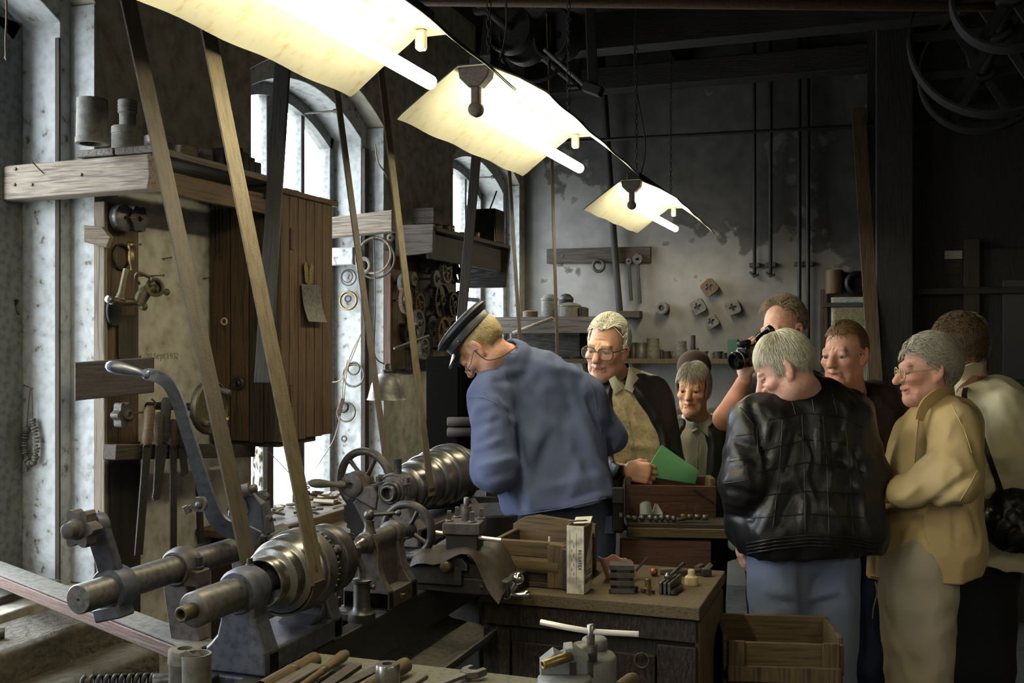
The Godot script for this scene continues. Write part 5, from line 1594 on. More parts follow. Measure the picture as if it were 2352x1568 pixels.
func build_back_wall_things() -> void:
	var ZB := -7.28
	var Z1 := V(0,0,1)
	var bd := thing("hanging_board", "long blackened board on the end wall for hanging tools", "board", PZ(1376,590, ZB))
	part(bd, "board", mb().prism([Vector2(-2.32,2.25), Vector2(-1.55,2.235), Vector2(-1.55,2.35), Vector2(-2.32,2.355)], Transform3D(Basis(), V(0,0, ZB)), 0.03,0.004), M.wood_dark_x)
	for x in [-2.2,-1.65]:
		part(bd, "screw_head", mb().cyl(V(x, 2.3, ZB + 0.014), V(x, 2.3, ZB + 0.019), 0.008,10,0.001), M.iron)
	var o := PZ(1375,610,-7.245)
	var rg := mb()
	torus(rg, o, Z1,0.040,0.012,26)
	solo("iron_ring", "thick iron ring hung on the end wall board", "ring", rg, M.iron_dark)
	for e in [[1444,600,690,0.022, "spanner with a narrow head, hung beside the round-headed one"], [1464,595,697,0.036, "round-headed spanner with a holed disc head"]]:
		var a := PZ(e[0], e[1], -7.24)
		var b := PZ(e[0] + 6, e[2], -7.25)
		var sp := thing("hanging_spanner", e[4], "spanner", a, "spanners on the end wall")
		part(sp, "head", mb().lathe(a - Z1 * 0.01, Z1, v2([e[3] * 0.35,0, e[3], 0, e[3] * 1.05,0.008, e[3], 0.018, e[3] * 0.35,0.018, e[3] * 0.35,0]), 22), M.iron)
		part(sp, "shank", mb().bar(a + V(0, -e[3] * 0.9,0), b, 0.024,0.014, Vector3.RIGHT, 0.003), M.iron_dark)
		part(sp, "nail", nail(V(a.x, a.y + e[3] * 0.2, ZB + 0.015), Z1,0.05), M.rust)
	# square dies with a cross opening
	for e in [[1630,660,0.10,0.7, M.wood_y, "largest square threading die with a dark cross hole, uppermost of the four"], [1604,704,0.095,0.5, M.dust_metal, "square die below and beside the uppermost one, toward the lamp"], [1684,706,0.095,0.35, M.dust_metal, "square die set apart near the cameraman's head"], [1635,738,0.085,0.6, M.dust_metal, "lowest and smallest of the four square dies"]]:
		var c := PZ(e[0], e[1], -7.255)
		var ro := []
		var ri := []
		for k in 64:
			var a := TAU * k / 64.0
			var ca := absf(cos(a))
			var sa := absf(sin(a))
			ro.append(minf(e[2] * 0.5 / maxf(ca, sa), e[2] * 0.62))
			ri.append(e[2] * (0.12 + 0.17 * pow(absf(cos(2.0 * a)), 1.5)))
		var dt := thing("threading_die", e[5], "die", c, "threading dies nailed to the end wall")
		part(dt, "die_block", mb().ring_plate(ro, ri, Transform3D(Basis(Z1, e[3]), c), 0.045), e[4])
		part(dt, "nail", nail(V(c.x, c.y + e[2] * 0.08, ZB), Z1,0.05), M.rust)
	o = PZ(1522,708,-7.25)
	solo("wall_bush", "round bush with a dark bore nailed to the end wall", "bush", mb().pipe(o - Z1 * 0.03, o + Z1 * 0.04,0.045,0.02), M.dust_metal)
	var wi := PZ(1425,722,-7.2)
	solo("wall_bracket", "dark wooden bracket block on the end wall behind the glasses man", "bracket", mb().box(wi + V(0.06,0,-0.04), V(0.16,0.05,0.10), Basis(), 0.004), M.wood_dark_x)
	# shelf in the corner: with pots
	var sh := thing("corner_shelf", "deep dark shelf in the room corner with a slanting brace", "shelf", V(-2.2,1.75,-6.9))
	for i in 2:
		part(sh, "shelf_board", mb().box(V(-2.10,1.828 , -6.72 - 0.29 * i), V(0.78,0.03,0.28), Basis(), 0.004), M.wood_dark_x)
	part(sh, "front_board", mb().box(V(-2.10,1.785,-6.56), V(0.78,0.10,0.03), Basis(), 0.004), M.wood_grey_x)
	part(sh, "end_cheek", mb().prism(v2([6.58,1.81,7.27,1.81,7.27,1.45,6.95,1.60]), Transform3D(Basis(V(0,0,-1), Vector3.UP, V(1,0,0)), V(-1.72,0,0)), 0.025,0.004), M.wood_black_y)
	part(sh, "brace_rod", mb().cyl(PZ(1178,765,-6.5), PZ(1270,730,-6.5), 0.012,10,0.001), M.wood_pale_x)
	for e in [[1218,700,0.05,0.05, M.wood_y, "ball of pale rag in a low wooden tray"], [1262,690,0.055,0.16, M.dust_metal, "tall grey canister on the corner shelf"], [1300,690,0.05,0.17, M.iron_dark, "dark canister behind the lidded pot"], [1308,700,0.075,0.10, M.dust_metal, "wide lidded pot on the corner shelf"], [1338,705,0.04,0.07, M.iron_dark, "small dark pot at the corner shelf's end"]]:
		var q := PZ(e[0], e[1], -6.75 if e[0] != 1300 else -6.95)
		q.y = 1.8435
		solo("metal_pot", e[5], "pot", mb().lathe(q, Vector3.UP, v2([0,0, e[2], 0, e[2] * 1.02, e[3] * 0.1, e[2], e[3] * 0.7, e[2] * 1.06, e[3] * 0.72, e[2] * 1.06, e[3] * 0.8, e[2] * 0.6, e[3] * 0.95,0, e[3]]), 24), e[4])
	var db := mb()
	db.box(V(-2.15,1.66,-6.9), V(0.5,0.17,0.4), Basis(), 0.01)
	solo("dark_crate", "black crate under the corner shelf", "crate", db, M.wood_black_x)
	# long shelf on the end wall
	var ls := thing("end_wall_shelf", "long brown shelf on the end wall crowded with bushes and tools", "shelf", V(-1.4,1.5,-7.2))
	part(ls, "shelf_board", mb().box(V(-1.38,1.545,-7.19), V(1.66,0.035,0.20), Basis(), 0.004), M.wood_y)
	for x in [-2.0,-0.8]:
		part(ls, "bracket", mb().prism(v2([7.298,1.525,7.12,1.525,7.298,1.35]), Transform3D(Basis(V(0,0,-1), Vector3.UP, V(1,0,0)), V(x, 0,0)), 0.03,0.003), M.wood_dark_y)
	var bl := [[1252,0.03,0.05], [1272,0.04,0.07], [1300,0.03,0.09], [1328,0.035,0.05], [1455,0.03,0.11], [1472,0.046,0.11], [1500,0.047,0.14], [1520,0.012,0.06], [1532,0.03,0.05], [1548,0.02,0.05], [1563,0.045,0.12], [1592,0.018,0.16], [1603,0.008,0.07], [1618,0.03,0.05], [1634,0.03,0.04], [1650,0.035,0.05], [1664,0.025,0.04]]
	var wd := ["low bush at the shelf start", "squat bush under the corner shelf", "upright dark bush under the corner shelf", "low dark lump behind white hair", "slim dark bush beside the man with glasses", "broad grey bush, shoulder high beside glasses man", "tall broad bush next to the slim peg", "thin upright peg between broad bushes", "low disc between peg and twin bushes", "small stub beside the fluted bush", "fluted bush over the woman's head", "tall thin roller behind the fluted bush", "tiny brass pin at the thin roller's foot", "low ring right of the brass pin", "flat ring pair over the bald head", "low dark clump of nuts", "last small nut before the green tin"]
	for k in bl.size():
		var e = bl[k]
		var q := PZ(e[0], 815,-7.17)
		q.y = 1.563
		solo("iron_bush", "iron bush on the end wall shelf: " + wd[k], "bush", mb().lathe(q, Vector3.UP, v2([0,0, e[1], 0, e[1], e[2] * 0.5, e[1] * 0.9, e[2] * 0.55, e[1] * 0.9, e[2], e[1] * 0.5, e[2], e[1] * 0.5, e[2] * 0.7,0, e[2] * 0.7]), 18), [M.iron_dark, M.iron, M.dust_metal, M.iron_dark][k % 4], "bushes on the end wall shelf")
	var gt := PZ(1684,815,-7.18)
	solo("green_tin", "dented green tin on the end wall shelf beside the camcorder", "tin", mb().box(V(gt.x, 1.63, gt.z), V(0.075,0.134,0.07), Basis(), 0.006), mat(Color(0.16,0.30,0.24), 0.5))
	# pipes on the wall
	for e in [[1733,80,632,0.012, "slim black wall pipe ending in a tap, first of a pair"], [1770,80,632,0.013, "slim black wall pipe ending in a tap, second of a pair"], [1836,60,1100,0.014, "long black wall pipe beside the cameraman's head"], [1856,60,1100,0.014, "long black wall pipe next to the leaning plank"]]:
		var a := PZ(e[0], e[1], -7.25)
		var b := PZ(e[0], e[2], -7.25)
		b.x = a.x
		var pt := thing("wall_pipe", e[4], "pipe", b, "pipes on the end wall")
		part(pt, "pipe", mb().cyl(a, b, e[3], 12,0.001), M.iron_black)
		if e[2] < 700:
			part(pt, "tap", mb().tube([b + V(-0.03,0.02,0.0), b + V(0,-0.01,0.03), b + V(0.03,0.005,0.02)], 0.009,8), M.iron_black)
		part(pt, "clip", mb().box(V(a.x, 2.2,-7.27), V(0.07,0.03,0.055), Basis(), 0.003), M.iron_dark)
	# leaning plank and post
	var lp := thing("leaning_plank", "tall brown plank leaning beside the dark post", "plank", V(-0.1,0,-6.8))
	part(lp, "plank", mb().bar(PZ(2023,1060,-6.62), PZ(1972,250,-6.9), 0.085,0.03, Vector3.RIGHT, 0.004), M.wood_z if false else M.wood_y)
	part(lp, "foot_board", mb().bar(PZ(2023,1060,-6.62), V(PZ(2030,1060,-6.62).x, 0.0,-6.62), 0.085,0.03, Vector3.RIGHT, 0.004), M.wood_dark_y)
	var po := thing("timber_post", "thick black timber post in front of the end wall", "post", V(0.03,0,-6.84))
	part(po, "post", mb().box(V(0.06,1.86,-6.84), V(0.22,3.7,0.20), Basis(), 0.012), M.wood_black_y)
	# small things near the post
	var ws := thing("wall_rack", "small rack with a wooden block, coil and pinned picture beside the plank", "rack", PZ(1950,680,-7.25))
	part(ws, "rack_board", mb().box(PZ(1950,700,-7.25), V(0.34,0.03,0.10), Basis(), 0.003), M.wood_dark_x)
	part(ws, "rack_upright", mb().box(PZ(1893,760,-7.25), V(0.05,0.55,0.06), Basis(), 0.003), M.wood_dark_y)
	solo("wooden_block", "upright tan wooden block on the small rack", "block", mb().lathe(PZ(1917,681,-7.23) + V(0,0.0,0), Vector3.UP, v2([0,0.02,0.055,0.02,0.058,0.03,0.06,0.16,0.055,0.175,0,0.175]), 18), M.wood_y)
	var cl := mb()
	torus(cl, PZ(1968,650,-7.22), V(0.3,0,1), 0.06,0.022,26)
	solo("cable_coil", "dark coil of cable beside the tan wooden block", "coil", cl, M.rubber)
	var pic := thing("pinned_picture", "faded landscape print pinned behind the leaning plank", "picture", PZ(1955,715,-7.25))
	var pm := mat(Color(1,1,1), 0.8,0, picture_tex())
	pm.uv1_triplanar = false
	var pb := mb()
	var pc := [PZ(1914,752,-7.22), PZ(1990,752,-7.22), PZ(1990,684,-7.22), PZ(1914,684,-7.22)]
	pb.quadn(pc[0], pc[1], pc[2], pc[3], Z1)
	pb.uv = PackedVector2Array()
	for q in pb.v:
		pb.uv.append(Vector2((q.x - pc[0].x) / (pc[1].x - pc[0].x), 1.0 - (q.y - pc[0].y) / (pc[2].y - pc[1].y)))
	part(pic, "print", pb, pm)
	part(pic, "backing", mb().box((pc[0] + pc[2]) * 0.5 - Z1 * 0.006, V(0.235,0.205,0.01), Basis(), 0.001), M.card)
	for e in [[2190,585,0.10,0.05, "pale notice pinned on the dark partition, above the dark one"], [2190,612,0.10,0.08, "dark printed notice with a pale border on the partition"]]:
		var q := PZ(e[0], e[1], -6.945)
		solo("pinned_notice", e[4], "notice", mb().box(q, V(e[2], e[3], 0.004), Basis(), 0.0005), M.paper if e[1] < 600 else M.wood_dark_x)
	solo("pale_mug", "narrow pale vessel standing on the partition rail", "mug", mb().lathe(PZ(2078,660,-6.87), Vector3.UP, v2([0,0,0.03,0,0.034,0.1,0.030,0.1,0.026,0.01,0,0.01]), 18), M.paper)
	var rl := struct("trim_3", mb().box(V(1.8,1.985,-6.90), V(3.3,0.04,0.12), Basis(), 0.004), M.wood_black_x, "dark rail on the partition")
	# door at the far side
	var dr := struct("door_1", mb().box(V(0.98,1.12,-6.92), V(0.9,2.24,0.04), Basis(), 0.004), M.wood_black_y, "dark door in the partition")
	part(dr, "door_pane", mb().box(V(0.98,1.75,-6.895), V(0.62,0.6,0.01), Basis(), 0.003), mat(Color(0.10,0.11,0.14), 0.3))
	for x in [0.5,1.46]:
		part(dr, "door_frame", mb().box(V(x, 1.15,-6.9), V(0.09,2.3,0.09), Basis(), 0.006), M.wood_dark_y)

func picture_tex() -> Texture2D:
	var im := Image.create(96,84, false, Image.FORMAT_RGB8)
	var n := FastNoiseLite.new()
	n.seed = 4
	n.frequency = 0.07
	for y in 84:
		for x in 96:
			var v := n.get_noise_2d(x, y * 2.0) * 0.12
			var c := Color(0.50,0.56,0.58)
			if y > 30: c = Color(0.44,0.40,0.28)
			if y > 58: c = Color(0.36,0.38,0.28)
			if x < 5 or y < 4 or x > 90 or y > 79: c = Color(0.55,0.52,0.45)
			im.set_pixel(x, y, Color(c.r + v, c.g + v, c.b + v))
	return ImageTexture.create_from_image(im)

func letters(parent: Node, called: String, txt: String, h: float, tf: Transform3D, m: Material, label := "") -> void:
	var tm := TextMesh.new()
	var sf := SystemFont.new()
	sf.font_names = PackedStringArray(["Droid Sans"])
	sf.font_weight = 700
	tm.font = sf
	tm.text = txt
	tm.font_size = 32
	tm.pixel_size = h / 24.0
	tm.depth = 0.0004
	var o := MeshInstance3D.new()
	o.name = numbered(parent, called)
	o.mesh = tm
	o.material_override = m
	if label: o.set_meta("label", label)
	parent.add_child(o)
	o.global_transform = tf

# plank box open at the top, boards one by one; b: x along the front, z towards the viewer
func plank_crate(t: Node3D, o: Vector3, w: float, h: float, d: float, bs: Basis, m: Material, m2: Material, slats: int) -> void:
	var put := func(called: String, c: Vector3, s: Vector3, mm: Material) -> void:
		part(t, called, mb().box(o + bs * c, s, bs, 0.004), mm)
	put.call("bottom_board", V(0,0.01,0), V(w - 0.04,0.02, d - 0.04), m)
	var sh := h / slats
	for k in slats:
		var y := sh * (k + 0.5)
		put.call("front_board", V(0, y, d * 0.5), V(w, sh - 0.012 * (1 if k < slats - 1 else 2), 0.016), m)
		put.call("back_board", V(0, y + 0.01, -d * 0.5), V(w, sh - 0.004,0.016), m)
		put.call("end_board", V(-w * 0.5 + 0.008, y + 0.01,0), V(0.016, sh - 0.006, d - 0.018), m)
		put.call("end_board", V(w * 0.5 - 0.008, y + 0.01,0), V(0.016, sh - 0.006, d - 0.018), m)
	for sx in [-1,1]:
		put.call("corner_post", V(sx * (w * 0.5 - 0.04), h * 0.5, d * 0.5 + 0.0145), V(0.05, h - 0.01,0.012), m2)
	put.call("front_batten", V(0, h * 0.58, d * 0.5 + 0.028), V(w * 0.93,0.05,0.014), m2)

func build_benches() -> void:
	# --- dark bench cabinet beside the front lathe
	var t := thing("bench_cabinet", "scarred black workbench cabinet with a ring-pull door", "cabinet", V(-0.84,0,-3.25))
	part(t, "carcass", mb().box(V(-0.835,0.44,-3.25), V(0.64,0.87,0.46), Basis(), 0.004), M.wood_black_y)
	for i in 3:
		part(t, "top_board", mb().box(V(-0.835,0.90,-3.075 - 0.172 * i), V(0.68,0.04,0.169), Basis(), 0.005), M.bench_top)
	part(t, "front_rail", mb().box(V(-0.835,0.845,-3.012), V(0.655,0.065,0.02), Basis(), 0.003), M.bench_side)
	part(t, "stile", mb().box(V(-0.565,0.40,-3.012), V(0.115,0.80,0.02), Basis(), 0.003), M.bench_side)
	part(t, "stile", mb().box(V(-1.12,0.40,-3.012), V(0.085,0.80,0.02), Basis(), 0.003), M.bench_side)
	var dr := part(t, "door", mb().box(V(-0.735,0.385,-3.014), V(0.215,0.76,0.02), Basis(), 0.004), M.bench_side)
	part(t, "fixed_panel", mb().box(V(-0.96,0.385,-3.016), V(0.225,0.76,0.018), Basis(), 0.004), M.bench_side)
	for i in 3:
		part(t, "side_board", mb().box(V(-0.507,0.44,-3.09 - 0.152 * i), V(0.018,0.86,0.149), Basis(), 0.003), M.wood_crate_y)
	var rp := mb()
	var ro := PZ(1474,1516,-2.995)
	torus(rp, ro, V(0,0.1,1), 0.021,0.0022,26)
	rp.cyl(ro + V(0,0.021,-0.012), ro + V(0,0.021,0.004), 0.004,10,0.001)
	part(dr, "ring_pull", rp, M.brass_dull)
	# --- open parts box standing on it
	var pb := thing("parts_box", "open greasy plank box of small parts behind the slide rest", "box", V(-1.03,0.92,-3.2))
	var by := 0.921
	part(pb, "front_board", mb().box(V(-1.045,1.035,-3.085), V(0.24,0.05,0.02), Basis(), 0.004), M.wood_crate_x)
	part(pb, "lower_board", mb().box(V(-1.045,0.962,-3.088), V(0.24,0.08,0.016), Basis(), 0.004), M.wood_dark_x)
	part(pb, "front_rail", mb().tube([V(-1.165,0.99,-3.072), V(-0.94,0.985,-3.072)], 0.024,14, true, 0.55), M.wood_crate_x, "half-round rail")
	part(pb, "corner_block", mb().prism(v2([-0.032,0,0.032,0,0.032,0.125,0.024,0.135,-0.024,0.137,-0.032,0.128]), Transform3D(Basis(), V(-0.945, by, -3.08)), 0.035,0.004), M.wood_crate_y)
	part(pb, "end_board", mb().box(V(-0.915,0.985,-3.20), V(0.02,0.125,0.30), Basis(), 0.004), M.wood_dark_z)
	part(pb, "back_board", mb().prism([Vector2(-1.19, by), Vector2(-0.90, by), Vector2(-0.90,1.075), Vector2(-1.10,1.095), Vector2(-1.15,1.085), Vector2(-1.19,1.06)], Transform3D(Basis(), V(0,0,-3.36)), 0.018,0.003), M.wood_crate_x)
	part(pb, "end_board", mb().box(V(-1.175,0.985,-3.20), V(0.018,0.125,0.30), Basis(), 0.004), M.wood_crate_z)
	part(pb, "bottom_board", mb().box(V(-1.045, by + 0.008,-3.21), V(0.24,0.014,0.29), Basis(), 0.002), M.wood_dark_z)
	part(pb, "inner_tray", mb().box(V(-1.045,1.0,-3.20), V(0.235,0.01,0.27), Basis(), 0.002), M.wood_dark_z)
	for e in [[1212,1243,0.004, M.pink_paper, "pink peg poking up in the parts box"], [1262,1232,0.004, M.paper, "pale stick standing in the parts box"]]:
		var q := PZ(e[0], e[1], -3.22)
		solo("small_peg", e[4], "peg", mb().cyl(V(q.x, 1.006, q.z), q, e[2], 8,0.001), e[3])
	var sc := []
	for i in 4:
		var row := []
		for j in 4: row.append(PZ(1248 + 11 * j, 1250 + 6 * i - 3 * (1 if j == 1 else 0), -3.18 - 0.02 * i))
		sc.append(row)
	solo("pink_scrap", "scrap of pink paper lying in the parts box", "paper", mb().sheet(sc, 0.001), M.pink_paper)
	# --- cardboard carton
	var u := (RT * 0.94 - FW * 0.34).normalized()
	var w := (RT * 0.34 + FW * 0.94).normalized()
	var c0 := PY(1302,1362,0.921)
	var ctn := thing("cardboard_carton", "worn white cardboard carton with red-brown patterned side, standing upright", "carton", c0)
	var cw := 0.053
	var cd := 0.092
	var chh := 0.205
	var bs := Basis(u, Vector3.UP, -w)
	var mid := c0 + u * cw * 0.5 + w * cd * 0.5
	part(ctn, "front_panel", mb().box(c0 + u * cw * 0.5 + Vector3.UP * chh * 0.5, V(cw, chh, 0.0016), bs, 0.0005), M.card)
	part(ctn, "side_panel", mb().box(c0 + u * cw + w * cd * 0.5 + Vector3.UP * chh * 0.5, V(0.0016, chh, cd), bs, 0.0005), M.card)
	part(ctn, "back_panel", mb().box(c0 + u * cw * 0.5 + w * cd + Vector3.UP * chh * 0.5, V(cw, chh, 0.0016), bs, 0.0005), M.card)
	part(ctn, "side_panel", mb().box(c0 + w * cd * 0.5 + Vector3.UP * chh * 0.5, V(0.0016, chh, cd), bs, 0.0005), M.card)
	part(ctn, "bottom", mb().box(mid + Vector3.UP * 0.002, V(cw, 0.002, cd), bs, 0.0), M.card)
	for k in 2:
		part(ctn, "torn_flap", mb().box(mid + w * (0.025 * (1 if k == 0 else -1) + 0.012) + Vector3.UP * (chh + 0.004 + 0.006 * k), V(cw, 0.0016,0.045), bs * Basis.from_euler(V(0.3 if k == 0 else -0.25,0.1,0.1)), 0.0), M.card)
	# printed patch on the side: triangle of speckled brown
	var tri_m := mat(Color(0.48,0.38,0.34), 0.85,0, noise_tex("print", 0.06,3, [[0.0, g(0.35)], [0.5, g(0.8)], [1.0, g(1.3)]], 256,71), Vector3.ONE * 14.0)
	var s0 := c0 + u * (cw + 0.0012)
	part(ctn, "printed_patch", mb().prism(v2([0.002,0.07,0.002,0.200,0.088,0.200,0.085,0.188]), Transform3D(Basis(w, Vector3.UP, u), s0), 0.0006,0.0), tri_m)
	var ink := mat(Color(0.20,0.20,0.26), 0.9)
	letters(ctn, "lettering", "RE-SATEX", 0.0105, Transform3D(Basis(-Vector3.UP, u, -w) , c0 + u * 0.041 + Vector3.UP * 0.103 - w * 0.0012), ink, "printed name reading downwards")
	letters(ctn, "lettering", "RE-SATEX", 0.014, Transform3D(Basis(-w, -Vector3.UP, u) * 1.0, s0 + w * 0.046 + Vector3.UP * 0.036 + u * 0.0004), mat(Color(0.34,0.27,0.26), 0.9), "printed name upside down on the side")
	for k in 2:
		part(ctn, "print_line", mb().box(s0 + w * 0.048 + Vector3.UP * (0.064 - 0.008 * k) + u * 0.0002, V(0.0006,0.003,0.06), bs, 0.0), ink)
	for e in [[0.010,0.105,0.0008,0.155], [0.030,0.105,0.0008,0.155]]:
		part(ctn, "print_frame", mb().box(c0 + u * e[0] + Vector3.UP * e[1] - w * 0.0011, V(e[2], e[3], 0.0004), bs, 0.0), ink)
	for k in 9:
		part(ctn, "print_line", mb().box(c0 + u * (0.016 + 0.006 * (k % 2)) + Vector3.UP * (0.045 + 0.014 * k) - w * 0.0011, V(0.0016,0.009,0.0004), bs, 0.0), mat(Color(0.5,0.48,0.44), 0.9) if k == 0 else ink)
	# --- small things on the bench top
	var T := 0.921
	var pk := []
	for i in 9:
		var row := []
		for j in 13:
			var f := j / 12.0
			var px := lerpf(1374,1450, f)
			var crest := 1284.0 + 12.0 * absf(sin(f * 5.6 + 0.6)) + 14.0 * smoothstep(0.8,1.0, f)
			row.append(P(px + 3.0 * i, lerpf(crest - 14.0,1345, i / 8.0), 3.32 - 0.015 * sin(f * 9.0) + 0.006 * i))
		pk.append(row)
	solo("crumpled_paper", "crumpled sheet of pink paper behind the notched block", "paper", mb().sheet(pk, 0.001), M.pink_paper)
	var nb := thing("notched_block", "dark steel block with three stepped slots", "block", PY(1423,1362, T))
	var n0 := PY(1423,1362, T)
	for k in 4:
		part(nb, "step", mb().box(n0 + V(0,0.0075 + 0.0235 * k, -0.025), V(0.078 - 0.005 * (k % 2), 0.0145,0.06), Basis(Vector3.UP, 0.25), 0.001), M.iron)
		if k < 3: part(nb, "neck", mb().box(n0 + V(0.006,0.019 + 0.0235 * k, -0.025), V(0.042,0.011,0.055), Basis(Vector3.UP, 0.25), 0.001), M.iron_dark)
	var bt := PY(1488,1364, T)
	solo("brass_tube", "upright brass tube with a collar near its foot", "tube", mb().lathe(bt, Vector3.UP, v2([0,0,0.0085,0,0.0085,0.016,0.0125,0.017,0.0125,0.0195,0.009,0.0205,0.009,0.046,0.0072,0.047,0.0066,0.042,0,0.042]), 22), M.brass)
	var vb := PY(1530,1366, T)
	var vs := thing("v_block_tool", "grey toolmaker's clamp of flat steel bars with a ball knob", "clamp", vb)
	for k in 3:
		part(vs, "flat_bar", mb().bar(vb + V(-0.018 + 0.013 * k, 0.018,0.0), vb + V(-0.004 + 0.013 * k, 0.024,-0.11), 0.036,0.009, Vector3.UP, 0.002), M.steel_worn)
	part(vs, "ball_knob", mb().ball(vb + V(0.0,0.052,-0.02), 0.011), M.steel)
	part(vs, "screw", mb().cyl(vb + V(0.0,0.045,-0.05), vb + V(0.03,0.07,-0.13), 0.006,10,0.001), M.steel_dark)
	var wf := PY(1588,1342, T)
	solo("turned_wood_foot", "pale turned wooden knob with a narrow top", "knob", mb().lathe(wf, Vector3.UP, v2([0,0,0.0205,0,0.0208,0.020,0.020,0.024,0.0125,0.029,0.0105,0.035,0.0112,0.043,0.009,0.047,0,0.048]), 30,0.8), M.pale_turned)
	var rb := PY(1545,1367, T)
	solo("round_punch", "short round punch lying on the bench corner", "punch", mb().lathe(rb + V(0,0.009,0), (RT * 0.42 + FW * 0.9), v2([0,0,0.006,0,0.0085,0.004,0.0085,0.09,0.005,0.094,0,0.094]), 16), M.steel_dark)
	for e in [[1466,1300, "curved", 1.0]]:
		var q := []
		for k in 9:
			q.append(PY(1488 - 10.0 * k * 0.5 - 4.0 * sin(k * 0.4), 1330, T) + V(0.0,0.014 + 0.058 * pow(1.0 - k / 8.0,1.6), -0.01 * k * 0.2))
		solo("bent_spring", "bent flat spring standing in a hook behind the brass tube", "spring", mb().strap(q, 0.022,0.003, FW), M.steel_dark)
	var kn := PY(1502,1322, T)
	solo("copper_ferrule", "copper-coloured ferrule lying near the bench back", "ferrule", mb().lathe(kn + V(-0.01,0.012,0), RT, v2([0,0,0.010,0,0.0125,0.006,0.0125,0.014,0.010,0.02,0.006,0.022,0,0.022]), 18), M.copper)
	var ld := ["first steel flat at the bench back, long and dull", "second flat, reddish and tilted", "third flat, broad with a rounded nose"]
	for k in 3:
		var a: Vector3 = [PY(1515,1318, T), PY(1600,1312, T), PY(1548,1322, T)][k]
		var b: Vector3 = a + (RT * [0.9,0.5,0.95][k] + FW * [0.1,0.75,0.2][k]) * [0.085,0.05,0.10][k]
		solo("steel_flat", ld[k], "bar", mb().bar(a + V(0,0.010,0), b + V(0,0.012,0), 0.018,0.014, FW if k != 1 else RT, 0.002), [M.dust_metal, M.rust, M.steel_dark][k])
	var gk := PY(1622,1322, T)
	var gn := thing("small_clamp", "little screw clamp at the bench's far corner", "clamp", gk)
	part(gn, "jaw", mb().box(gk + V(0,0.012,0), V(0.03,0.024,0.03), Basis(Vector3.UP, 0.4), 0.003), M.iron_dark)
	part(gn, "screw", mb().bar(gk + V(0,0.02,0), gk + V(0.014,0.034,-0.02), 0.016,0.012, RT, 0.002), M.steel_worn)
	for e in [[1478,1360,0.008], [1459,1356,0.009], [1450,1362,0.005], [1500,1362,0.006]]:
		var q := PY(e[0], e[1], T)
		solo("small_nut", ["rusty nut beside the brass tube", "round brown stub before the spring", "tiny nut near the notched block", "tiny nut at the clamp's foot"][[1478,1459,1450,1500].find(e[0])], "nut", mb().hexa(q, q + V(0, e[2] * 1.5,0), e[2]), M.rust)
	# --- visitors' side tool chest on a stand
	var ch := thing("tool_chest", "brown wooden tool chest with raised lid board on a dark stand", "chest", V(-0.76,0,-4.0))
	var q0 := P(1434,1112,3.97)
	var q1 := P(1646,1116,3.97)
	var cb := frame((q0 + q1) * 0.5, q1 - q0, Vector3.UP)
	var L := q0.distance_to(q1)
	var CB := func(x: float, y: float, z: float) -> Vector3: return cb * V(x, y, z)
	part(ch, "lid_board", mb().box(CB.call(0,-0.06,0), V(L, 0.12,0.018), cb.basis, 0.004), M.wood_red_x)
	part(ch, "rear_board", mb().box(CB.call(0,-0.035,-0.10), V(L, 0.12,0.016), cb.basis, 0.004), M.wood_red_x)
	for s in [-1,1]:
		part(ch, "lid_cheek", mb().box(CB.call(s * (L * 0.5 - 0.014), -0.02,-0.05), V(0.026,0.10,0.10), cb.basis, 0.006), M.wood_crate_y)
	part(ch, "tray", mb().box(CB.call(0.01,-0.128,0.075), V(L + 0.03,0.02,0.17), cb.basis, 0.004), M.wood_dark_x)
	part(ch, "tray_rim", mb().box(CB.call(0.01,-0.152,0.16), V(L + 0.03,0.035,0.02), cb.basis, 0.004), M.wood_crate_x)
	part(ch, "lower_box", mb().box(CB.call(-0.035,-0.235,0.06), V(L - 0.02,0.11,0.2), cb.basis, 0.005), M.wood_red_x)
	part(ch, "stand", mb().box(CB.call(0,-0.72,0.0), V(L - 0.04,0.845,0.24), cb.basis, 0.005), M.matte_black)
	part(ch, "lid_stay", mb().bar(P(1590,1122,3.945), P(1640,1155,3.94), 0.012,0.006, FW, 0.001), M.iron_black)
	for k in 8:
		var px: float = [1444,1458,1474,1493,1507,1520,1534,1547][k]
		var b := P(px, 1189 + (2 if k % 3 == 1 else 0), 3.83)
		var bt2 := thing("ball_knob", "small grey ball knob in the row along the chest tray", "knob", b, "ball knobs on the chest tray")
		part(bt2, "ball", mb().ball(b, 0.0115), M.steel_worn)
		part(bt2, "stem", mb().cyl(b + FW * 0.008, b + FW * 0.05,0.004,8,0.0), M.steel_dark)
	var gl := []
	for i in 8:
		var row := []
		for j in 10:
			var f := j / 9.0
			var top := 1150.0 + 26.0 * pow(absf(f - 0.28) / 0.7,1.5)
			if f > 0.55: top = 1176 - 26.0 * (f - 0.55) / 0.15 if f < 0.7 else 1150 + 28.0 * (f - 0.7) / 0.3
			row.append(P(lerpf(1470,1522, f), lerpf(top, 1181, i / 7.0), 3.89 - 0.02 * sin(f * 6.0)))
		gl.append(row)
	solo("plastic_guard", "curved clear plastic guard standing in the chest tray", "guard", mb().sheet(gl, 0.002), mat(Color(0.62,0.66,0.64), 0.2))
	for k in 3:
		var px2: float = [1530,1573,1604][k]
		solo("wire_loop", ["thin red wire arch in the tray", "pale wire arch in the tray", "wire arch with a red lead at the tray end"][k], "wire", mb().tube(arc_pts(P(px2,1174,3.91), RT * 0.55, Vector3.UP, 0.022,0,180,12), 0.0014,5), [mat(Color(0.5,0.1,0.1), 0.5), M.brass_dull, M.brass_dull][k])
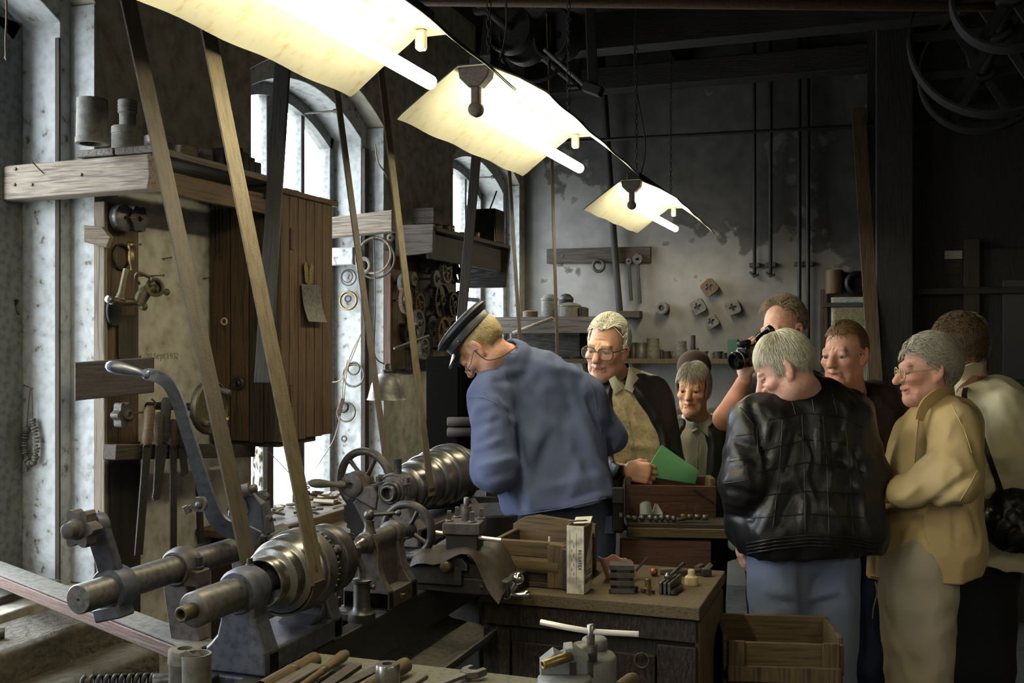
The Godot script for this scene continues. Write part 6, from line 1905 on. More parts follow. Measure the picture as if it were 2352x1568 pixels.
	solo("tray_handle_tool", "slim tool with a dark handle lying over the tray rim", "tool", mb().lathe(P(1553,1194,3.815), P(1596,1187,3.85) - P(1553,1194,3.815), v2([0,0,0.007,0.004,0.008,0.03,0.005,0.06,0.003,0.075,0,0.075]), 12,0.3), M.wood_dark_x)
	for e in [[1570,1186], [1585,1187], [1602,1187], [1620,1188]]:
		var q := P(e[0], e[1], 3.84)
		solo("tray_socket", ["brass-topped socket in the chest tray", "twin brass socket in the chest tray", "grey ribbed socket in the chest tray", "grey ribbed socket at the tray end"][[1570,1585,1602,1620].find(e[0])], "socket", mb().cyl(q - RT * 0.011, q + RT * 0.011,0.0105,14,0.003), M.brass_dull if e[0] < 1590 else M.steel_worn)
	# camera bag hanging on the chest side
	var bg := thing("black_case", "slim black case with a pale buckle hanging beside the worker's hip", "case", P(1420,1160,3.72))
	part(bg, "case", mb().box(P(1419,1170,3.74), V(0.042,0.16,0.05), Basis(Vector3.UP, 0.3), 0.008), M.gloss_black)
	part(bg, "flap", mb().box(P(1419,1137,3.70), V(0.04,0.055,0.012), Basis(Vector3.UP, 0.3), 0.003), M.rubber)
	part(bg, "buckle", mb().box(P(1426,1182,3.70), V(0.012,0.016,0.006), Basis(Vector3.UP, 0.3), 0.001), M.steel_worn)
	# --- crates on the floor in front of the leather jacket
	var cc := P(1784,1475,3.3)
	var kb := Basis(Vector3.UP, deg_to_rad(YAW - 6.0))
	var hh := 0.24
	var cy := 1.68 - (1476.0 - 784.0) / FOC * 3.2 - hh + 0.02
	var cr := thing("wooden_crate", "battered open plank crate, topmost of its stack behind the bench corner", "crate", V(cc.x, cy, cc.z))
	plank_crate(cr, V(cc.x, cy, cc.z), 0.36, hh, 0.25, kb, M.wood_crate_x, M.wood_crate_y, 2)
	var c2 := thing("wooden_crate", "dark lower crate carrying the open plank crate", "crate", V(cc.x, 0, cc.z))
	plank_crate(c2, V(cc.x, 0, cc.z), 0.35, cy - 0.004,0.25, kb, M.wood_dark_x, M.wood_dark_y, 3)

func build_foreground() -> void:
	var T := 0.95
	var t := thing("work_bench", "dusty plank bench in front with hand tools strewn on it", "bench", V(-0.8,0,-1.6))
	for i in 4:
		part(t, "top_plank", mb().box(V(-0.76, T - 0.02,-1.46 - 0.2 * i), V(1.02,0.04,0.196), Basis(), 0.005), M.bench_dust)
	part(t, "side_plank", mb().box(V(-1.46, T - 0.02,-1.56), V(0.36,0.04,0.42), Basis(), 0.005), M.wood_dark_x)
	for e in [[-0.3,-1.4], [-0.3,-2.12], [-1.58,-1.42], [-1.05,-2.12]]:
		part(t, "leg", mb().box(V(e[0], 0.455, e[1]), V(0.07,0.91,0.07), Basis(), 0.005), M.wood_dark_y)
	part(t, "apron", mb().box(V(-0.68,0.86,-2.12), V(0.8,0.10,0.03), Basis(), 0.004), M.wood_dark_x)
	# two upright sleeves at the left
	var o := P(425,1490,2.12)
	var sl := thing("turned_sleeve", "chalky grey sleeve with a holed cap, standing at the bench edge", "sleeve", V(o.x, T, o.z))
	part(sl, "body", mb().lathe(V(o.x, T, o.z), Vector3.UP, v2([0,0,0.031,0,0.032,0.004,0.032, o.y - T - 0.028,0.034, o.y - T - 0.026,0.033, o.y - T, 0.031, o.y - T + 0.002,0.015, o.y - T + 0.002,0.014, o.y - T - 0.03,0, o.y - T - 0.03]), 30), M.dust_metal)
	o = P(452,1500,2.03)
	var s2 := thing("turned_sleeve", "chalky grey sleeve with a torn rim beside the holed one", "sleeve", V(o.x, T, o.z))
	part(s2, "body", mb().lathe(V(o.x, T, o.z), Vector3.UP, v2([0,0,0.027,0,0.028, o.y - T - 0.014,0.0285, o.y - T - 0.012,0.028, o.y - T, 0.024, o.y - T, 0.023,0.01,0,0.01]), 28), M.dust_metal)
	part(s2, "torn_rim", mb().prism(v2([-0.02,0,0.022,0.002,0.018,0.012,0.008,0.005,-0.006,0.012,-0.018,0.006]), frame(V(o.x, o.y, o.z + 0.024), RT, Vector3.UP), 0.002,0.0), M.dust_metal)
	var pa := PY(352,1566, T + 0.017)
	solo("short_pipe", "short thin-walled pipe lying beside the grey sleeves", "pipe", mb().pipe(pa, pa + V(0.075,0.0,-0.045), 0.017,0.014), M.steel_dark)
	var cs := []
	var c0 := PY(195,1570,0.935)
	for k in 90:
		var a := k * 0.7
		cs.append(c0 + V(0.0016 * k, 0.016 * cos(a) + 0.0,0.016 * sin(a) - 0.0008 * k))
	solo("coil_spring", "black coil spring lying at the bench's left end", "spring", mb().tube(cs, 0.0045,6), M.iron_black)
	# chisels and files
	var sd := [[600,1580,728,1506,0.017,0, "thick wooden handle with a blunt metal end, first of the row"], [672,1590,796,1494,0.012,1, "file with a polished pear handle reaching highest"], [640,1575,725,1522,0.02,2, "flat wooden slat lying between the handles"], [720,1595,818,1522,0.013,3, "split grey stick with a forked tip"], [770,1585,870,1530,0.012,3, "bent dark leather strap end"], [820,1590,936,1518,0.016,0, "round-ended wooden handle behind the bright socket"], [900,1600,976,1546,0.008,2, "thin flat scraper on the dusty plank"]]
	for e in sd:
		var a := PY(e[0], e[1], T + 0.018)
		var b := PY(e[2], e[3] + 6, T + 0.022)
		if e[5] == 0 or e[5] == 1:
			var th := thing("hand_tool", "hand tool: " + e[6], "tool", a)
			var d := b - a
			var l := d.length()
			part(th, "handle", mb().lathe(a, d, v2([e[4] * 0.6,0, e[4] * 0.62, l * 0.55, e[4] * 0.8, l * 0.62, e[4] * 0.75, l * 0.66, e[4] * 0.95, l * 0.72, e[4] * 1.1, l * 0.92, e[4] * 0.8, l * 0.985,0, l]) if e[5] == 1 else v2([e[4] * 0.9,0, e[4], l * 0.7, e[4] * 0.9, l * 0.8, e[4] * 1.05, l * 0.84, e[4] * 1.05, l * 0.96, e[4] * 0.7, l, 0, l]), 18,0.3), M.wood_crate_z)
			part(th, "ferrule", mb().cyl(a.lerp(b, 0.5), a.lerp(b, 0.58), e[4] * (0.75 if e[5] == 1 else 1.04), 16,0.001), M.brass_dull)
		else:
			solo("bench_scrap", "bench scrap: " + e[6], "scrap", mb().bar(a, b, e[4] * 2.4,0.012, V(0.8,0,0.6), 0.003), M.wood_grey_z if e[5] == 2 else M.leather_sheet)
	# bright socket
	o = PY(890,1600, T)
	var so := thing("steel_socket", "bright stepped steel socket standing on the bench", "socket", o)
	var hh := 1.68 - (1519.0 - 784.0) / FOC * 2.16 - T
	part(so, "socket", mb().lathe(o, Vector3.UP, v2([0,0,0.021,0,0.0215, hh - 0.05,0.0225, hh - 0.045,0.0252, hh - 0.042,0.0252, hh - 0.003,0.0235, hh, 0.011, hh, 0.0105, hh - 0.03,0, hh - 0.03]), 32), M.steel)
	# spanner
	var sp := thing("open_spanner", "dull open-ended spanner lying on the dusty planks", "spanner", PY(1060,1560, T))
	var s0 := PY(985,1580, T + 0.012)
	var s1 := PY(1070,1548, T + 0.014)
	part(sp, "shank", mb().bar(s0, s1,0.02,0.009, V(0.8,0,0.6), 0.003), M.steel_worn)
	var dj := (s1 - s0).normalized()
	var sj := frame(s1 + dj * 0.012, dj, V(-dj.z, 0, dj.x))
	part(sp, "jaw", mb().prism(v2([-0.018,-0.012,0.0,-0.024,0.026,-0.024,0.028,-0.012,0.008,-0.01,0.004,0.0,0.008,0.01,0.03,0.012,0.028,0.026,0.0,0.026,-0.018,0.012]), sj, 0.016,0.003), M.steel_worn)
	# round vice head with tommy bar
	var up := func(p: Vector3, q: float) -> Vector3: return V(p.x, q, p.z)
	var fa := P(1297,1552,1.92)
	var vh := thing("pipe_vice", "grey round bench vice head with a bright T-bar handle", "vice", up.call(fa, T))
	part(vh, "front_drum", mb().lathe(up.call(fa, T), Vector3.UP, v2([0,0,0.048,0,0.05,0.004,0.05, fa.y - T - 0.004,0.046, fa.y - T, 0, fa.y - T]), 40), M.vice_grey)
	var fb := P(1346,1502,2.06)
	part(vh, "rear_drum", mb().lathe(up.call(fb, T), Vector3.UP, v2([0,0,0.058,0,0.06,0.004,0.06, fb.y - T - 0.004,0.056, fb.y - T, 0, fb.y - T]), 40), M.vice_grey)
	part(vh, "jaw_block", mb().prism(v2([-0.055,0,0.035,0,0.035,0.03,0.005,0.052,-0.01,0.05,-0.012,0.032,-0.03,0.042,-0.055,0.022]), frame(V(fa.x, fa.y - 0.002, fa.z - 0.03), RT, Vector3.UP), 0.045,0.004), M.vice_grey)
	part(vh, "jaw_slot", mb().box(V(fa.x, fa.y + 0.012, fa.z - 0.010) + RT * 0.012, V(0.012,0.022,0.012), Basis(Vector3.UP, deg_to_rad(YAW)), 0.001), M.iron_black)
	var c1 := P(1343,1478,2.02)
	part(vh, "screw_block", mb().cyl(up.call(c1, fb.y - 0.03), c1,0.0245,24,0.003), M.steel_worn)
	part(vh, "block_slot", mb().box(up.call(c1, c1.y - 0.02) - FW * 0.018 + RT * 0.006, V(0.026,0.016,0.016), Basis(Vector3.UP, deg_to_rad(YAW)), 0.001), M.iron_black)
	var d1 := P(1366,1464,2.10)
	part(vh, "rear_post", mb().cyl(up.call(d1, fb.y - 0.005), d1,0.0255,24,0.003), M.vice_grey)
	part(vh, "screw", mb().cyl(P(1357,1482,2.02), P(1357,1433,2.02), 0.0078,18,0.002), M.steel)
	part(vh, "tommy_bar", mb().tube([P(1242,1428,2.05), P(1300,1440,2.03), P(1357,1450,2.02), P(1410,1453,2.01), P(1467,1456,2.0)], 0.0056,12), M.bright, "bright tommy bar")
	part(vh, "brass_pin", mb().pipe(P(1246,1527,1.90), P(1312,1506,1.93), 0.0088,0.0045), M.brass)
	solo("wooden_stub", "rounded end of a wooden handle behind the vice", "handle", mb().lathe(PY(1420,1580, T + 0.02), PY(1475,1545, T + 0.02) - PY(1420,1580, T + 0.02), v2([0.012,0,0.014,0.03,0.015,0.06,0.012,0.075,0,0.08]), 16,0.3), M.wood_crate_z)

# ---------- smooth bodies: distance field on a grid, meshed as surface nets
class Field:
	var lo: Vector3
	var cell: float
	var nx: int
	var ny: int
	var nz: int
	var f := PackedFloat32Array()
	func _init(a: Vector3, b: Vector3, c: float) -> void:
		cell = c
		lo = a
		nx = int(ceil((b.x - a.x) / c)) + 2
		ny = int(ceil((b.y - a.y) / c)) + 2
		nz = int(ceil((b.z - a.z) / c)) + 2
		f.resize(nx * ny * nz)
		f.fill(1.0)
	func span(a: Vector3, b: Vector3, m: float) -> Array:
		var p := (a.min(b) - Vector3.ONE * m - lo) / cell
		var q := (a.max(b) + Vector3.ONE * m - lo) / cell
		return [clampi(int(p.x), 0, nx - 1), clampi(int(q.x) + 1,0, nx - 1), clampi(int(p.y), 0, ny - 1), clampi(int(q.y) + 1,0, ny - 1), clampi(int(p.z), 0, nz - 1), clampi(int(q.z) + 1,0, nz - 1)]
	# tapered capsule; op 1 joins, -1 cuts away
	func cone(a: Vector3, b: Vector3, ra: float, rb: float, k: float, op := 1) -> void:
		var s := span(a, b, maxf(ra, rb) + k + cell * 3.0)
		var ba := b - a
		var bb := maxf(ba.dot(ba), 1e-9)
		var dr := rb - ra
		for z in range(s[4], s[5] + 1):
			for y in range(s[2], s[3] + 1):
				var row := nx * (y + ny * z)
				var p := lo + Vector3(s[0], y, z) * cell
				for x in range(s[0], s[1] + 1):
					var pa := p - a
					var t := clampf(pa.dot(ba) / bb, 0.0,1.0)
					var d := (pa - ba * t).length() - ra - dr * t
					var o := f[row + x]
					if op > 0:
						var h := k - absf(o - d)
						f[row + x] = minf(o, d) - (h * h / (4.0 * k) if h > 0.0 else 0.0)
					else:
						d = -d
						var h := k - absf(o - d)
						f[row + x] = maxf(o, d) + (h * h / (4.0 * k) if h > 0.0 else 0.0)
					p.x += cell
	func ell(c: Vector3, r: Vector3, bs: Basis, k: float, op := 1) -> void:
		var m := maxf(r.x, maxf(r.y, r.z))
		var s := span(c, c, m + k + cell * 3.0)
		var inv := bs.transposed()
		for z in range(s[4], s[5] + 1):
			for y in range(s[2], s[3] + 1):
				var row := nx * (y + ny * z)
				var p := lo + Vector3(s[0], y, z) * cell
				for x in range(s[0], s[1] + 1):
					var q: Vector3 = inv * (p - c)
					var e := q / r
					var k0 := e.length()
					var k1 := (e / r).length()
					var d := (k0 * (k0 - 1.0) / k1) if k1 > 1e-6 else -m
					var o := f[row + x]
					if op > 0:
						var h := k - absf(o - d)
						f[row + x] = minf(o, d) - (h * h / (4.0 * k) if h > 0.0 else 0.0)
					else:
						d = -d
						var h := k - absf(o - d)
						f[row + x] = maxf(o, d) + (h * h / (4.0 * k) if h > 0.0 else 0.0)
					p.x += cell
	func cut(pt: Vector3, n: Vector3, k := 0.01) -> void:  # removes the side n points to
		n = n.normalized()
		for z in nz:
			for y in ny:
				var row := nx * (y + ny * z)
				var p := lo + Vector3(0, y, z) * cell
				for x in nx:
					var d := (p - pt).dot(n)
					var o := f[row + x]
					if d > o - k:
						var h := k - absf(o - d)
						f[row + x] = maxf(o, d) + (h * h / (4.0 * k) if h > 0.0 else 0.0)
					p.x += cell
	# raised or sunk lines and cloth noise, near the surface only
	func ripple(n: FastNoiseLite, amp: float, sc: Vector3, sharp: float) -> void:
		for z in nz:
			for y in ny:
				var row := nx * (y + ny * z)
				for x in nx:
					var o := f[row + x]
					if absf(o) < cell * 3.5:
						var p := (lo + Vector3(x, y, z) * cell) * sc
						var v := n.get_noise_3d(p.x, p.y, p.z)
						f[row + x] = o - amp * (exp(-v * v * sharp) - 0.35)
	func fold(a: Vector3, b: Vector3, r: float, h: float) -> void:
		var s := span(a, b, r * 2.5)
		var ba := b - a
		var bb := maxf(ba.dot(ba), 1e-9)
		for z in range(s[4], s[5] + 1):
			for y in range(s[2], s[3] + 1):
				var row := nx * (y + ny * z)
				for x in range(s[0], s[1] + 1):
					var o := f[row + x]
					if absf(o) < cell * 5.0:
						var p := lo + Vector3(x, y, z) * cell
						var t := clampf((p - a).dot(ba) / bb, 0.0,1.0)
						var d := (p - a - ba * t).length() / r
						f[row + x] = o - h * exp(-d * d) * (1.0 - 0.7 * absf(t * 2.0 - 1.0))
	func crease(pts: Array, r: float, h: float) -> void:
		if pts.size() < 2: return
		var a: Vector3 = pts[0]
		var b: Vector3 = pts[0]
		for p in pts:
			a = a.min(p)
			b = b.max(p)
		var s := span(a, b, r * 2.2)
		var m := pts.size() - 1
		for z in range(s[4], s[5] + 1):
			for y in range(s[2], s[3] + 1):
				var row := nx * (y + ny * z)
				for x in range(s[0], s[1] + 1):
					var o := f[row + x]
					if absf(o) > cell * 5.0: continue
					var p := lo + Vector3(x, y, z) * cell
					var best := 1e9
					var w := 0.0
					for i in m:
						var q: Vector3 = pts[i]
						var e: Vector3 = pts[i + 1] - q
						var t := clampf((p - q).dot(e) / maxf(e.length_squared(), 1e-9), 0.0,1.0)
						var d := (p - q - e * t).length_squared()
						if d < best:
							best = d
							w = (i + t) / m
					f[row + x] = o - h * exp(-best / (r * r)) * sin(PI * clampf(w * 0.94 + 0.03,0.0,1.0))
	func at(p: Vector3) -> float:
		var q := (p - lo) / cell
		var x := int(q.x)
		var y := int(q.y)
		var z := int(q.z)
		if q.x < 0 or q.y < 0 or q.z < 0 or x > nx - 2 or y > ny - 2 or z > nz - 2: return 1.0
		var b := x + nx * (y + ny * z)
		var t := q - Vector3(x, y, z)
		var s := nx * ny
		var a0 := lerpf(lerpf(f[b], f[b + 1], t.x), lerpf(f[b + nx], f[b + nx + 1], t.x), t.y)
		var a1 := lerpf(lerpf(f[b + s], f[b + s + 1], t.x), lerpf(f[b + s + nx], f[b + s + nx + 1], t.x), t.y)
		return lerpf(a0, a1, t.z)
	func hit(eye: Vector3, dir: Vector3, d0: float, d1: float) -> Vector3:
		var d := d0
		while d < d1:
			if at(eye + dir * d) < 0.0:
				return eye + dir * (d - cell * 0.25)
			d += cell * 0.5
		return Vector3.INF
	func build(m: MeshPack, colors = null) -> void:
		var idx := PackedInt32Array()
		idx.resize(f.size())
		idx.fill(-1)
		var sx := nx
		var sz := nx * ny
		var base0 := m.v.size()
		var lim := cell * 3.0
		for z in nz - 1:
			for y in ny - 1:
				var row := nx * (y + ny * z)
				for x in nx - 1:
					var b := row + x
					var v0 := f[b]
					if v0 > lim or v0 < -lim: continue
					var v1 := f[b + 1]
					var v2 := f[b + sx]
					var v3 := f[b + sx + 1]
					var v4 := f[b + sz]
					var v5 := f[b + sz + 1]
					var v6 := f[b + sz + sx]
					var v7 := f[b + sz + sx + 1]
					var mn := minf(minf(minf(v0, v1), minf(v2, v3)), minf(minf(v4, v5), minf(v6, v7)))
					if mn >= 0.0: continue
					var mx := maxf(maxf(maxf(v0, v1), maxf(v2, v3)), maxf(maxf(v4, v5), maxf(v6, v7)))
					if mx < 0.0: continue
					var c := Vector3.ZERO
					var n := 0
					if (v0 < 0.0) != (v1 < 0.0): c += Vector3(v0 / (v0 - v1), 0,0); n += 1
					if (v2 < 0.0) != (v3 < 0.0): c += Vector3(v2 / (v2 - v3), 1,0); n += 1
					if (v4 < 0.0) != (v5 < 0.0): c += Vector3(v4 / (v4 - v5), 0,1); n += 1
					if (v6 < 0.0) != (v7 < 0.0): c += Vector3(v6 / (v6 - v7), 1,1); n += 1
					if (v0 < 0.0) != (v2 < 0.0): c += Vector3(0, v0 / (v0 - v2), 0); n += 1
					if (v1 < 0.0) != (v3 < 0.0): c += Vector3(1, v1 / (v1 - v3), 0); n += 1
					if (v4 < 0.0) != (v6 < 0.0): c += Vector3(0, v4 / (v4 - v6), 1); n += 1
					if (v5 < 0.0) != (v7 < 0.0): c += Vector3(1, v5 / (v5 - v7), 1); n += 1
					if (v0 < 0.0) != (v4 < 0.0): c += Vector3(0,0, v0 / (v0 - v4)); n += 1
					if (v1 < 0.0) != (v5 < 0.0): c += Vector3(1,0, v1 / (v1 - v5)); n += 1
					if (v2 < 0.0) != (v6 < 0.0): c += Vector3(0,1, v2 / (v2 - v6)); n += 1
					if (v3 < 0.0) != (v7 < 0.0): c += Vector3(1,1, v3 / (v3 - v7)); n += 1
					idx[b] = m.v.size()
					m.v.append(lo + (Vector3(x, y, z) + c / n) * cell)
		for z in range(1, nz - 1):
			for y in range(1, ny - 1):
				var row := nx * (y + ny * z)
				for x in range(1, nx - 1):
					var b := row + x
					var v0 := f[b]
					if v0 > lim or v0 < -lim: continue
					var s0 := v0 < 0.0
					if s0 != (f[b + 1] < 0.0): m.quad(idx[b], idx[b - sx], idx[b - sx - sz], idx[b - sz], s0)
					if s0 != (f[b + sx] < 0.0): m.quad(idx[b], idx[b - sz], idx[b - 1 - sz], idx[b - 1], s0)
					if s0 != (f[b + sz] < 0.0): m.quad(idx[b], idx[b - 1], idx[b - 1 - sx], idx[b - sx], s0)
		if colors != null:
			for i in range(base0, m.v.size()): m.c.append(colors.call(m.v[i]))
		elif m.colored:
			for i in range(base0, m.v.size()): m.c.append(m.col)

class MeshPack:
	var v := PackedVector3Array()
	var c := PackedColorArray()
	var idx := PackedInt32Array()
	var colored := false
	var col := Color.WHITE
	func quad(a: int, b: int, d: int, e: int, s: bool) -> void:
		if a < 0 or b < 0 or d < 0 or e < 0: return
		if s:
			idx.append(a); idx.append(d); idx.append(b)
			idx.append(a); idx.append(e); idx.append(d)
		else:
			idx.append(a); idx.append(b); idx.append(d)
			idx.append(a); idx.append(d); idx.append(e)
	func mesh(off: Vector3) -> ArrayMesh:
		var n := PackedVector3Array()
		n.resize(v.size())
		for i in range(0, idx.size(), 3):
			var q := (v[idx[i + 2]] - v[idx[i]]).cross(v[idx[i + 1]] - v[idx[i]])
			n[idx[i]] += q
			n[idx[i + 1]] += q
			n[idx[i + 2]] += q
		for i in v.size():
			n[i] = n[i].normalized()
			v[i] -= off
		var arr := []
		arr.resize(Mesh.ARRAY_MAX)
		arr[Mesh.ARRAY_VERTEX] = v
		arr[Mesh.ARRAY_NORMAL] = n
		arr[Mesh.ARRAY_INDEX] = idx
		if colored: arr[Mesh.ARRAY_COLOR] = c
		var me := ArrayMesh.new()
		me.add_surface_from_arrays(Mesh.PRIMITIVE_TRIANGLES, arr)
		return me

func pack_part(parent: Node, called: String, m: MeshPack, ma: Material, label := "") -> MeshInstance3D:
	var o := MeshInstance3D.new()
	o.name = numbered(parent, called)
	o.mesh = m.mesh(base_of(parent))
	o.material_override = ma
	if label: o.set_meta("label", label)
	parent.add_child(o)
	return o
# prims: [a, b, ra, rb]; field just big enough
func field_for(prims: Array, cell: float, pad := 0.03) -> Field:
	var a := Vector3.INF
	var b := -Vector3.INF
	for p in prims:
		var r: float = maxf(p[2], p[3]) + pad
		a = a.min(p[0] - Vector3.ONE * r).min(p[1] - Vector3.ONE * r)
		b = b.max(p[0] + Vector3.ONE * r).max(p[1] + Vector3.ONE * r)
	return Field.new(a, b, cell)

# ---------- heads
func head_tf(px: float, py: float, d: float, fwd: Array, up: Array, sc := 1.0) -> Transform3D:
	# directions given as right, up, away from the viewer
	var z: Vector3 = (RT * fwd[0] + Vector3.UP * fwd[1] + FW * fwd[2]).normalized()
	var y: Vector3 = RT * up[0] + Vector3.UP * up[1] + FW * up[2]
	y = (y - z * y.dot(z)).normalized()
	return Transform3D(Basis(y.cross(z), y, z) * sc, P(px, py, d))
func lin(r: float, g_: float, b: float) -> Color:
	return Color(r, g_, b).srgb_to_linear()

func head_field(tf: Transform3D, o: Dictionary, neck: Vector3) -> Field:
	var s := tf.basis.get_scale().x
	var bs := tf.basis.orthonormalized()
	var H := func(x: float, y: float, z: float) -> Vector3: return tf * V(x, y, z)
	var lo: Vector3 = tf.origin - Vector3.ONE * 0.155 * s
	var hi: Vector3 = tf.origin + Vector3.ONE * 0.155 * s
	lo = lo.min(neck - Vector3.ONE * 0.075)
	hi = hi.max(neck + Vector3.ONE * 0.075)
	var f := Field.new(lo, hi, o.get("cell", 0.0036))
	var jw: float = o.get("jaw", 1.0)
	var nl: float = o.get("nose", 1.0)
	f.ell(H.call(0,0.032,-0.016), V(0.0665,0.090,0.090) * s, bs, 0.02)
	f.ell(H.call(0,-0.03,0.028), V(0.0515 * jw, 0.084,0.060) * s, bs, 0.03 * s)
	f.cone(H.call(-0.041 * jw, -0.058,0.005), H.call(-0.012,-0.094,0.062), 0.020 * s, 0.018 * s, 0.03 * s)
	f.cone(H.call(0.041 * jw, -0.058,0.005), H.call(0.012,-0.094,0.062), 0.020 * s, 0.018 * s, 0.03 * s)
	f.ell(H.call(0,-0.092,0.070), V(0.020,0.018,0.018) * s, bs, 0.02 * s)
	for sd in [-1.0,1.0]:
		f.ell(H.call(sd * 0.040,-0.018,0.058), V(0.020,0.016,0.021) * s, bs, 0.02 * s)
		f.ell(H.call(sd * 0.031,0.004,0.100), V(0.020,0.014,0.021) * s, bs, 0.012 * s, -1)
	f.cone(H.call(-0.034,0.024,0.076), H.call(0.034,0.024,0.076), 0.011 * s, 0.011 * s, 0.016 * s)
	f.cone(H.call(0,0.018,0.082), H.call(0,-0.026,0.082 + 0.026 * nl), 0.0085 * s, 0.0125 * s, 0.012 * s)
	for sd in [-1.0,1.0]:
		f.ell(H.call(sd * 0.0115,-0.029,0.091), V(0.0085,0.007,0.010) * s, bs, 0.007 * s)
		# lids
		f.ell(H.call(sd * 0.031,0.0118,0.0745), V(0.0165,0.0080,0.0135) * s, bs, 0.004 * s)
		f.ell(H.call(sd * 0.031,-0.0090,0.0722), V(0.0170,0.0062,0.0132) * s, bs, 0.004 * s)
		f.ell(H.call(sd * 0.033,-0.019,0.070), V(0.015,0.006,0.010) * s, bs, 0.008 * s)
		# cheek fold beside the mouth
		f.cone(H.call(sd * 0.018,-0.032,0.092), H.call(sd * 0.031,-0.066,0.074), 0.004 * s, 0.004 * s, 0.008 * s, -1)
		# ear
		var eb := bs * Basis.from_euler(V(-0.2, sd * -0.45,0))
		f.ell(H.call(sd * 0.0715,0.002,-0.014), V(0.0075,0.032,0.019) * s, eb, 0.008 * s)
		f.ell(H.call(sd * 0.0795,0.006,-0.008), V(0.006,0.018,0.009) * s, eb, 0.006 * s, -1)
		f.ell(H.call(sd * 0.0675,-0.026,-0.006), V(0.007,0.010,0.009) * s, eb, 0.008 * s)
	f.cone(H.call(-0.020,-0.053,0.082), H.call(0.0,-0.051,0.090), 0.0055 * s, 0.0065 * s, 0.008 * s)
	f.cone(H.call(0.020,-0.053,0.082), H.call(0.0,-0.051,0.090), 0.0055 * s, 0.0065 * s, 0.008 * s)
	f.cone(H.call(-0.016,-0.066,0.082), H.call(0.016,-0.066,0.082), 0.007 * s, 0.007 * s, 0.008 * s)
	f.cone(H.call(-0.023,-0.060,0.084), H.call(0.023,-0.060,0.084), 0.0035 * s, 0.0035 * s, 0.006 * s, -1)
	f.cone(H.call(-0.028,0.048,0.082), H.call(0.028,0.048,0.082), 0.002,0.002,0.006,-1)
	f.cone(H.call(0,-0.06,-0.012), neck, 0.052 * s * o.get("neck", 1.0), 0.060 * s * o.get("neck", 1.0), 0.03 * s)
	# creases of age: forehead lines, crow's feet, neck
	for k in 3:
		f.fold(H.call(-0.034,0.046 + 0.013 * k, 0.072 - 0.008 * k), H.call(0.034,0.046 + 0.013 * k, 0.072 - 0.008 * k), 0.004 * s, -0.0022 * s * o.get("age", 1.8))
	f.fold(H.call(-0.006,0.020,0.088), H.call(-0.007,0.040,0.082), 0.0035 * s, -0.003 * s * o.get("age", 1.7))
	f.fold(H.call(0.006,0.020,0.088), H.call(0.007,0.040,0.082), 0.0035 * s, -0.003 * s * o.get("age", 1.7))
	for sd in [-1.0,1.0]:
		f.fold(H.call(sd * 0.030,-0.066,0.076), H.call(sd * 0.036,-0.088,0.056), 0.006 * s, -0.0035 * s * o.get("age", 1.7))
		f.fold(H.call(sd * 0.044,-0.052,0.052), H.call(sd * 0.040,-0.084,0.046), 0.012 * s, 0.004 * s * o.get("age", 1.7))
	var fn := FastNoiseLite.new()
	fn.seed = o.get("face", 3)
	fn.frequency = 1.0
	f.ripple(fn, 0.0016, V(55,70,55), 8.0)
	return f

func head_colors(tf: Transform3D, o: Dictionary) -> Callable:
	var inv := tf.affine_inverse()
	var sk: Color = o.get("skin", lin(0.80,0.60,0.50))
	var red := sk * Color(1.05,0.76,0.70)
	var brow: Color = o.get("brow", lin(0.45,0.40,0.35))
	var n := FastNoiseLite.new()
	n.seed = 9
	n.frequency = 28.0
	return func(p: Vector3) -> Color:
		var q: Vector3 = inv * p
		var c := sk
		var m := absf(q.x)
		var blush := exp(-Vector2((m - 0.042) / 0.02, (q.y + 0.03) / 0.022).length_squared()) * (1.0 if q.z > 0.03 else 0.0)
		blush = maxf(blush, exp(-Vector2(q.x / 0.012, (q.y + 0.026) / 0.016).length_squared()) * (1.0 if q.z > 0.09 else 0.0))
		if m > 0.067 and q.z < 0.02 and absf(q.y) < 0.04: blush = 0.8
		c = c.lerp(red, clampf(blush * 0.4,0.0,1.0))
		if q.z > 0.07 and m < 0.024 and absf(q.y + 0.060) < 0.011: c = c.lerp(sk * Color(0.88,0.62,0.58), 0.6)
		if q.z > 0.06 and m > 0.012 and m < 0.050 and absf(q.y - 0.029 + 0.25 * absf(m - 0.028)) < 0.0045 + 0.002 * n.get_noise_2d(q.x * 3.0, q.y): c = c.lerp(brow, 0.55)
		c = c * (1.0 + 0.10 * n.get_noise_3d(q.x, q.y, q.z))
		c.a = 1.0
		return c

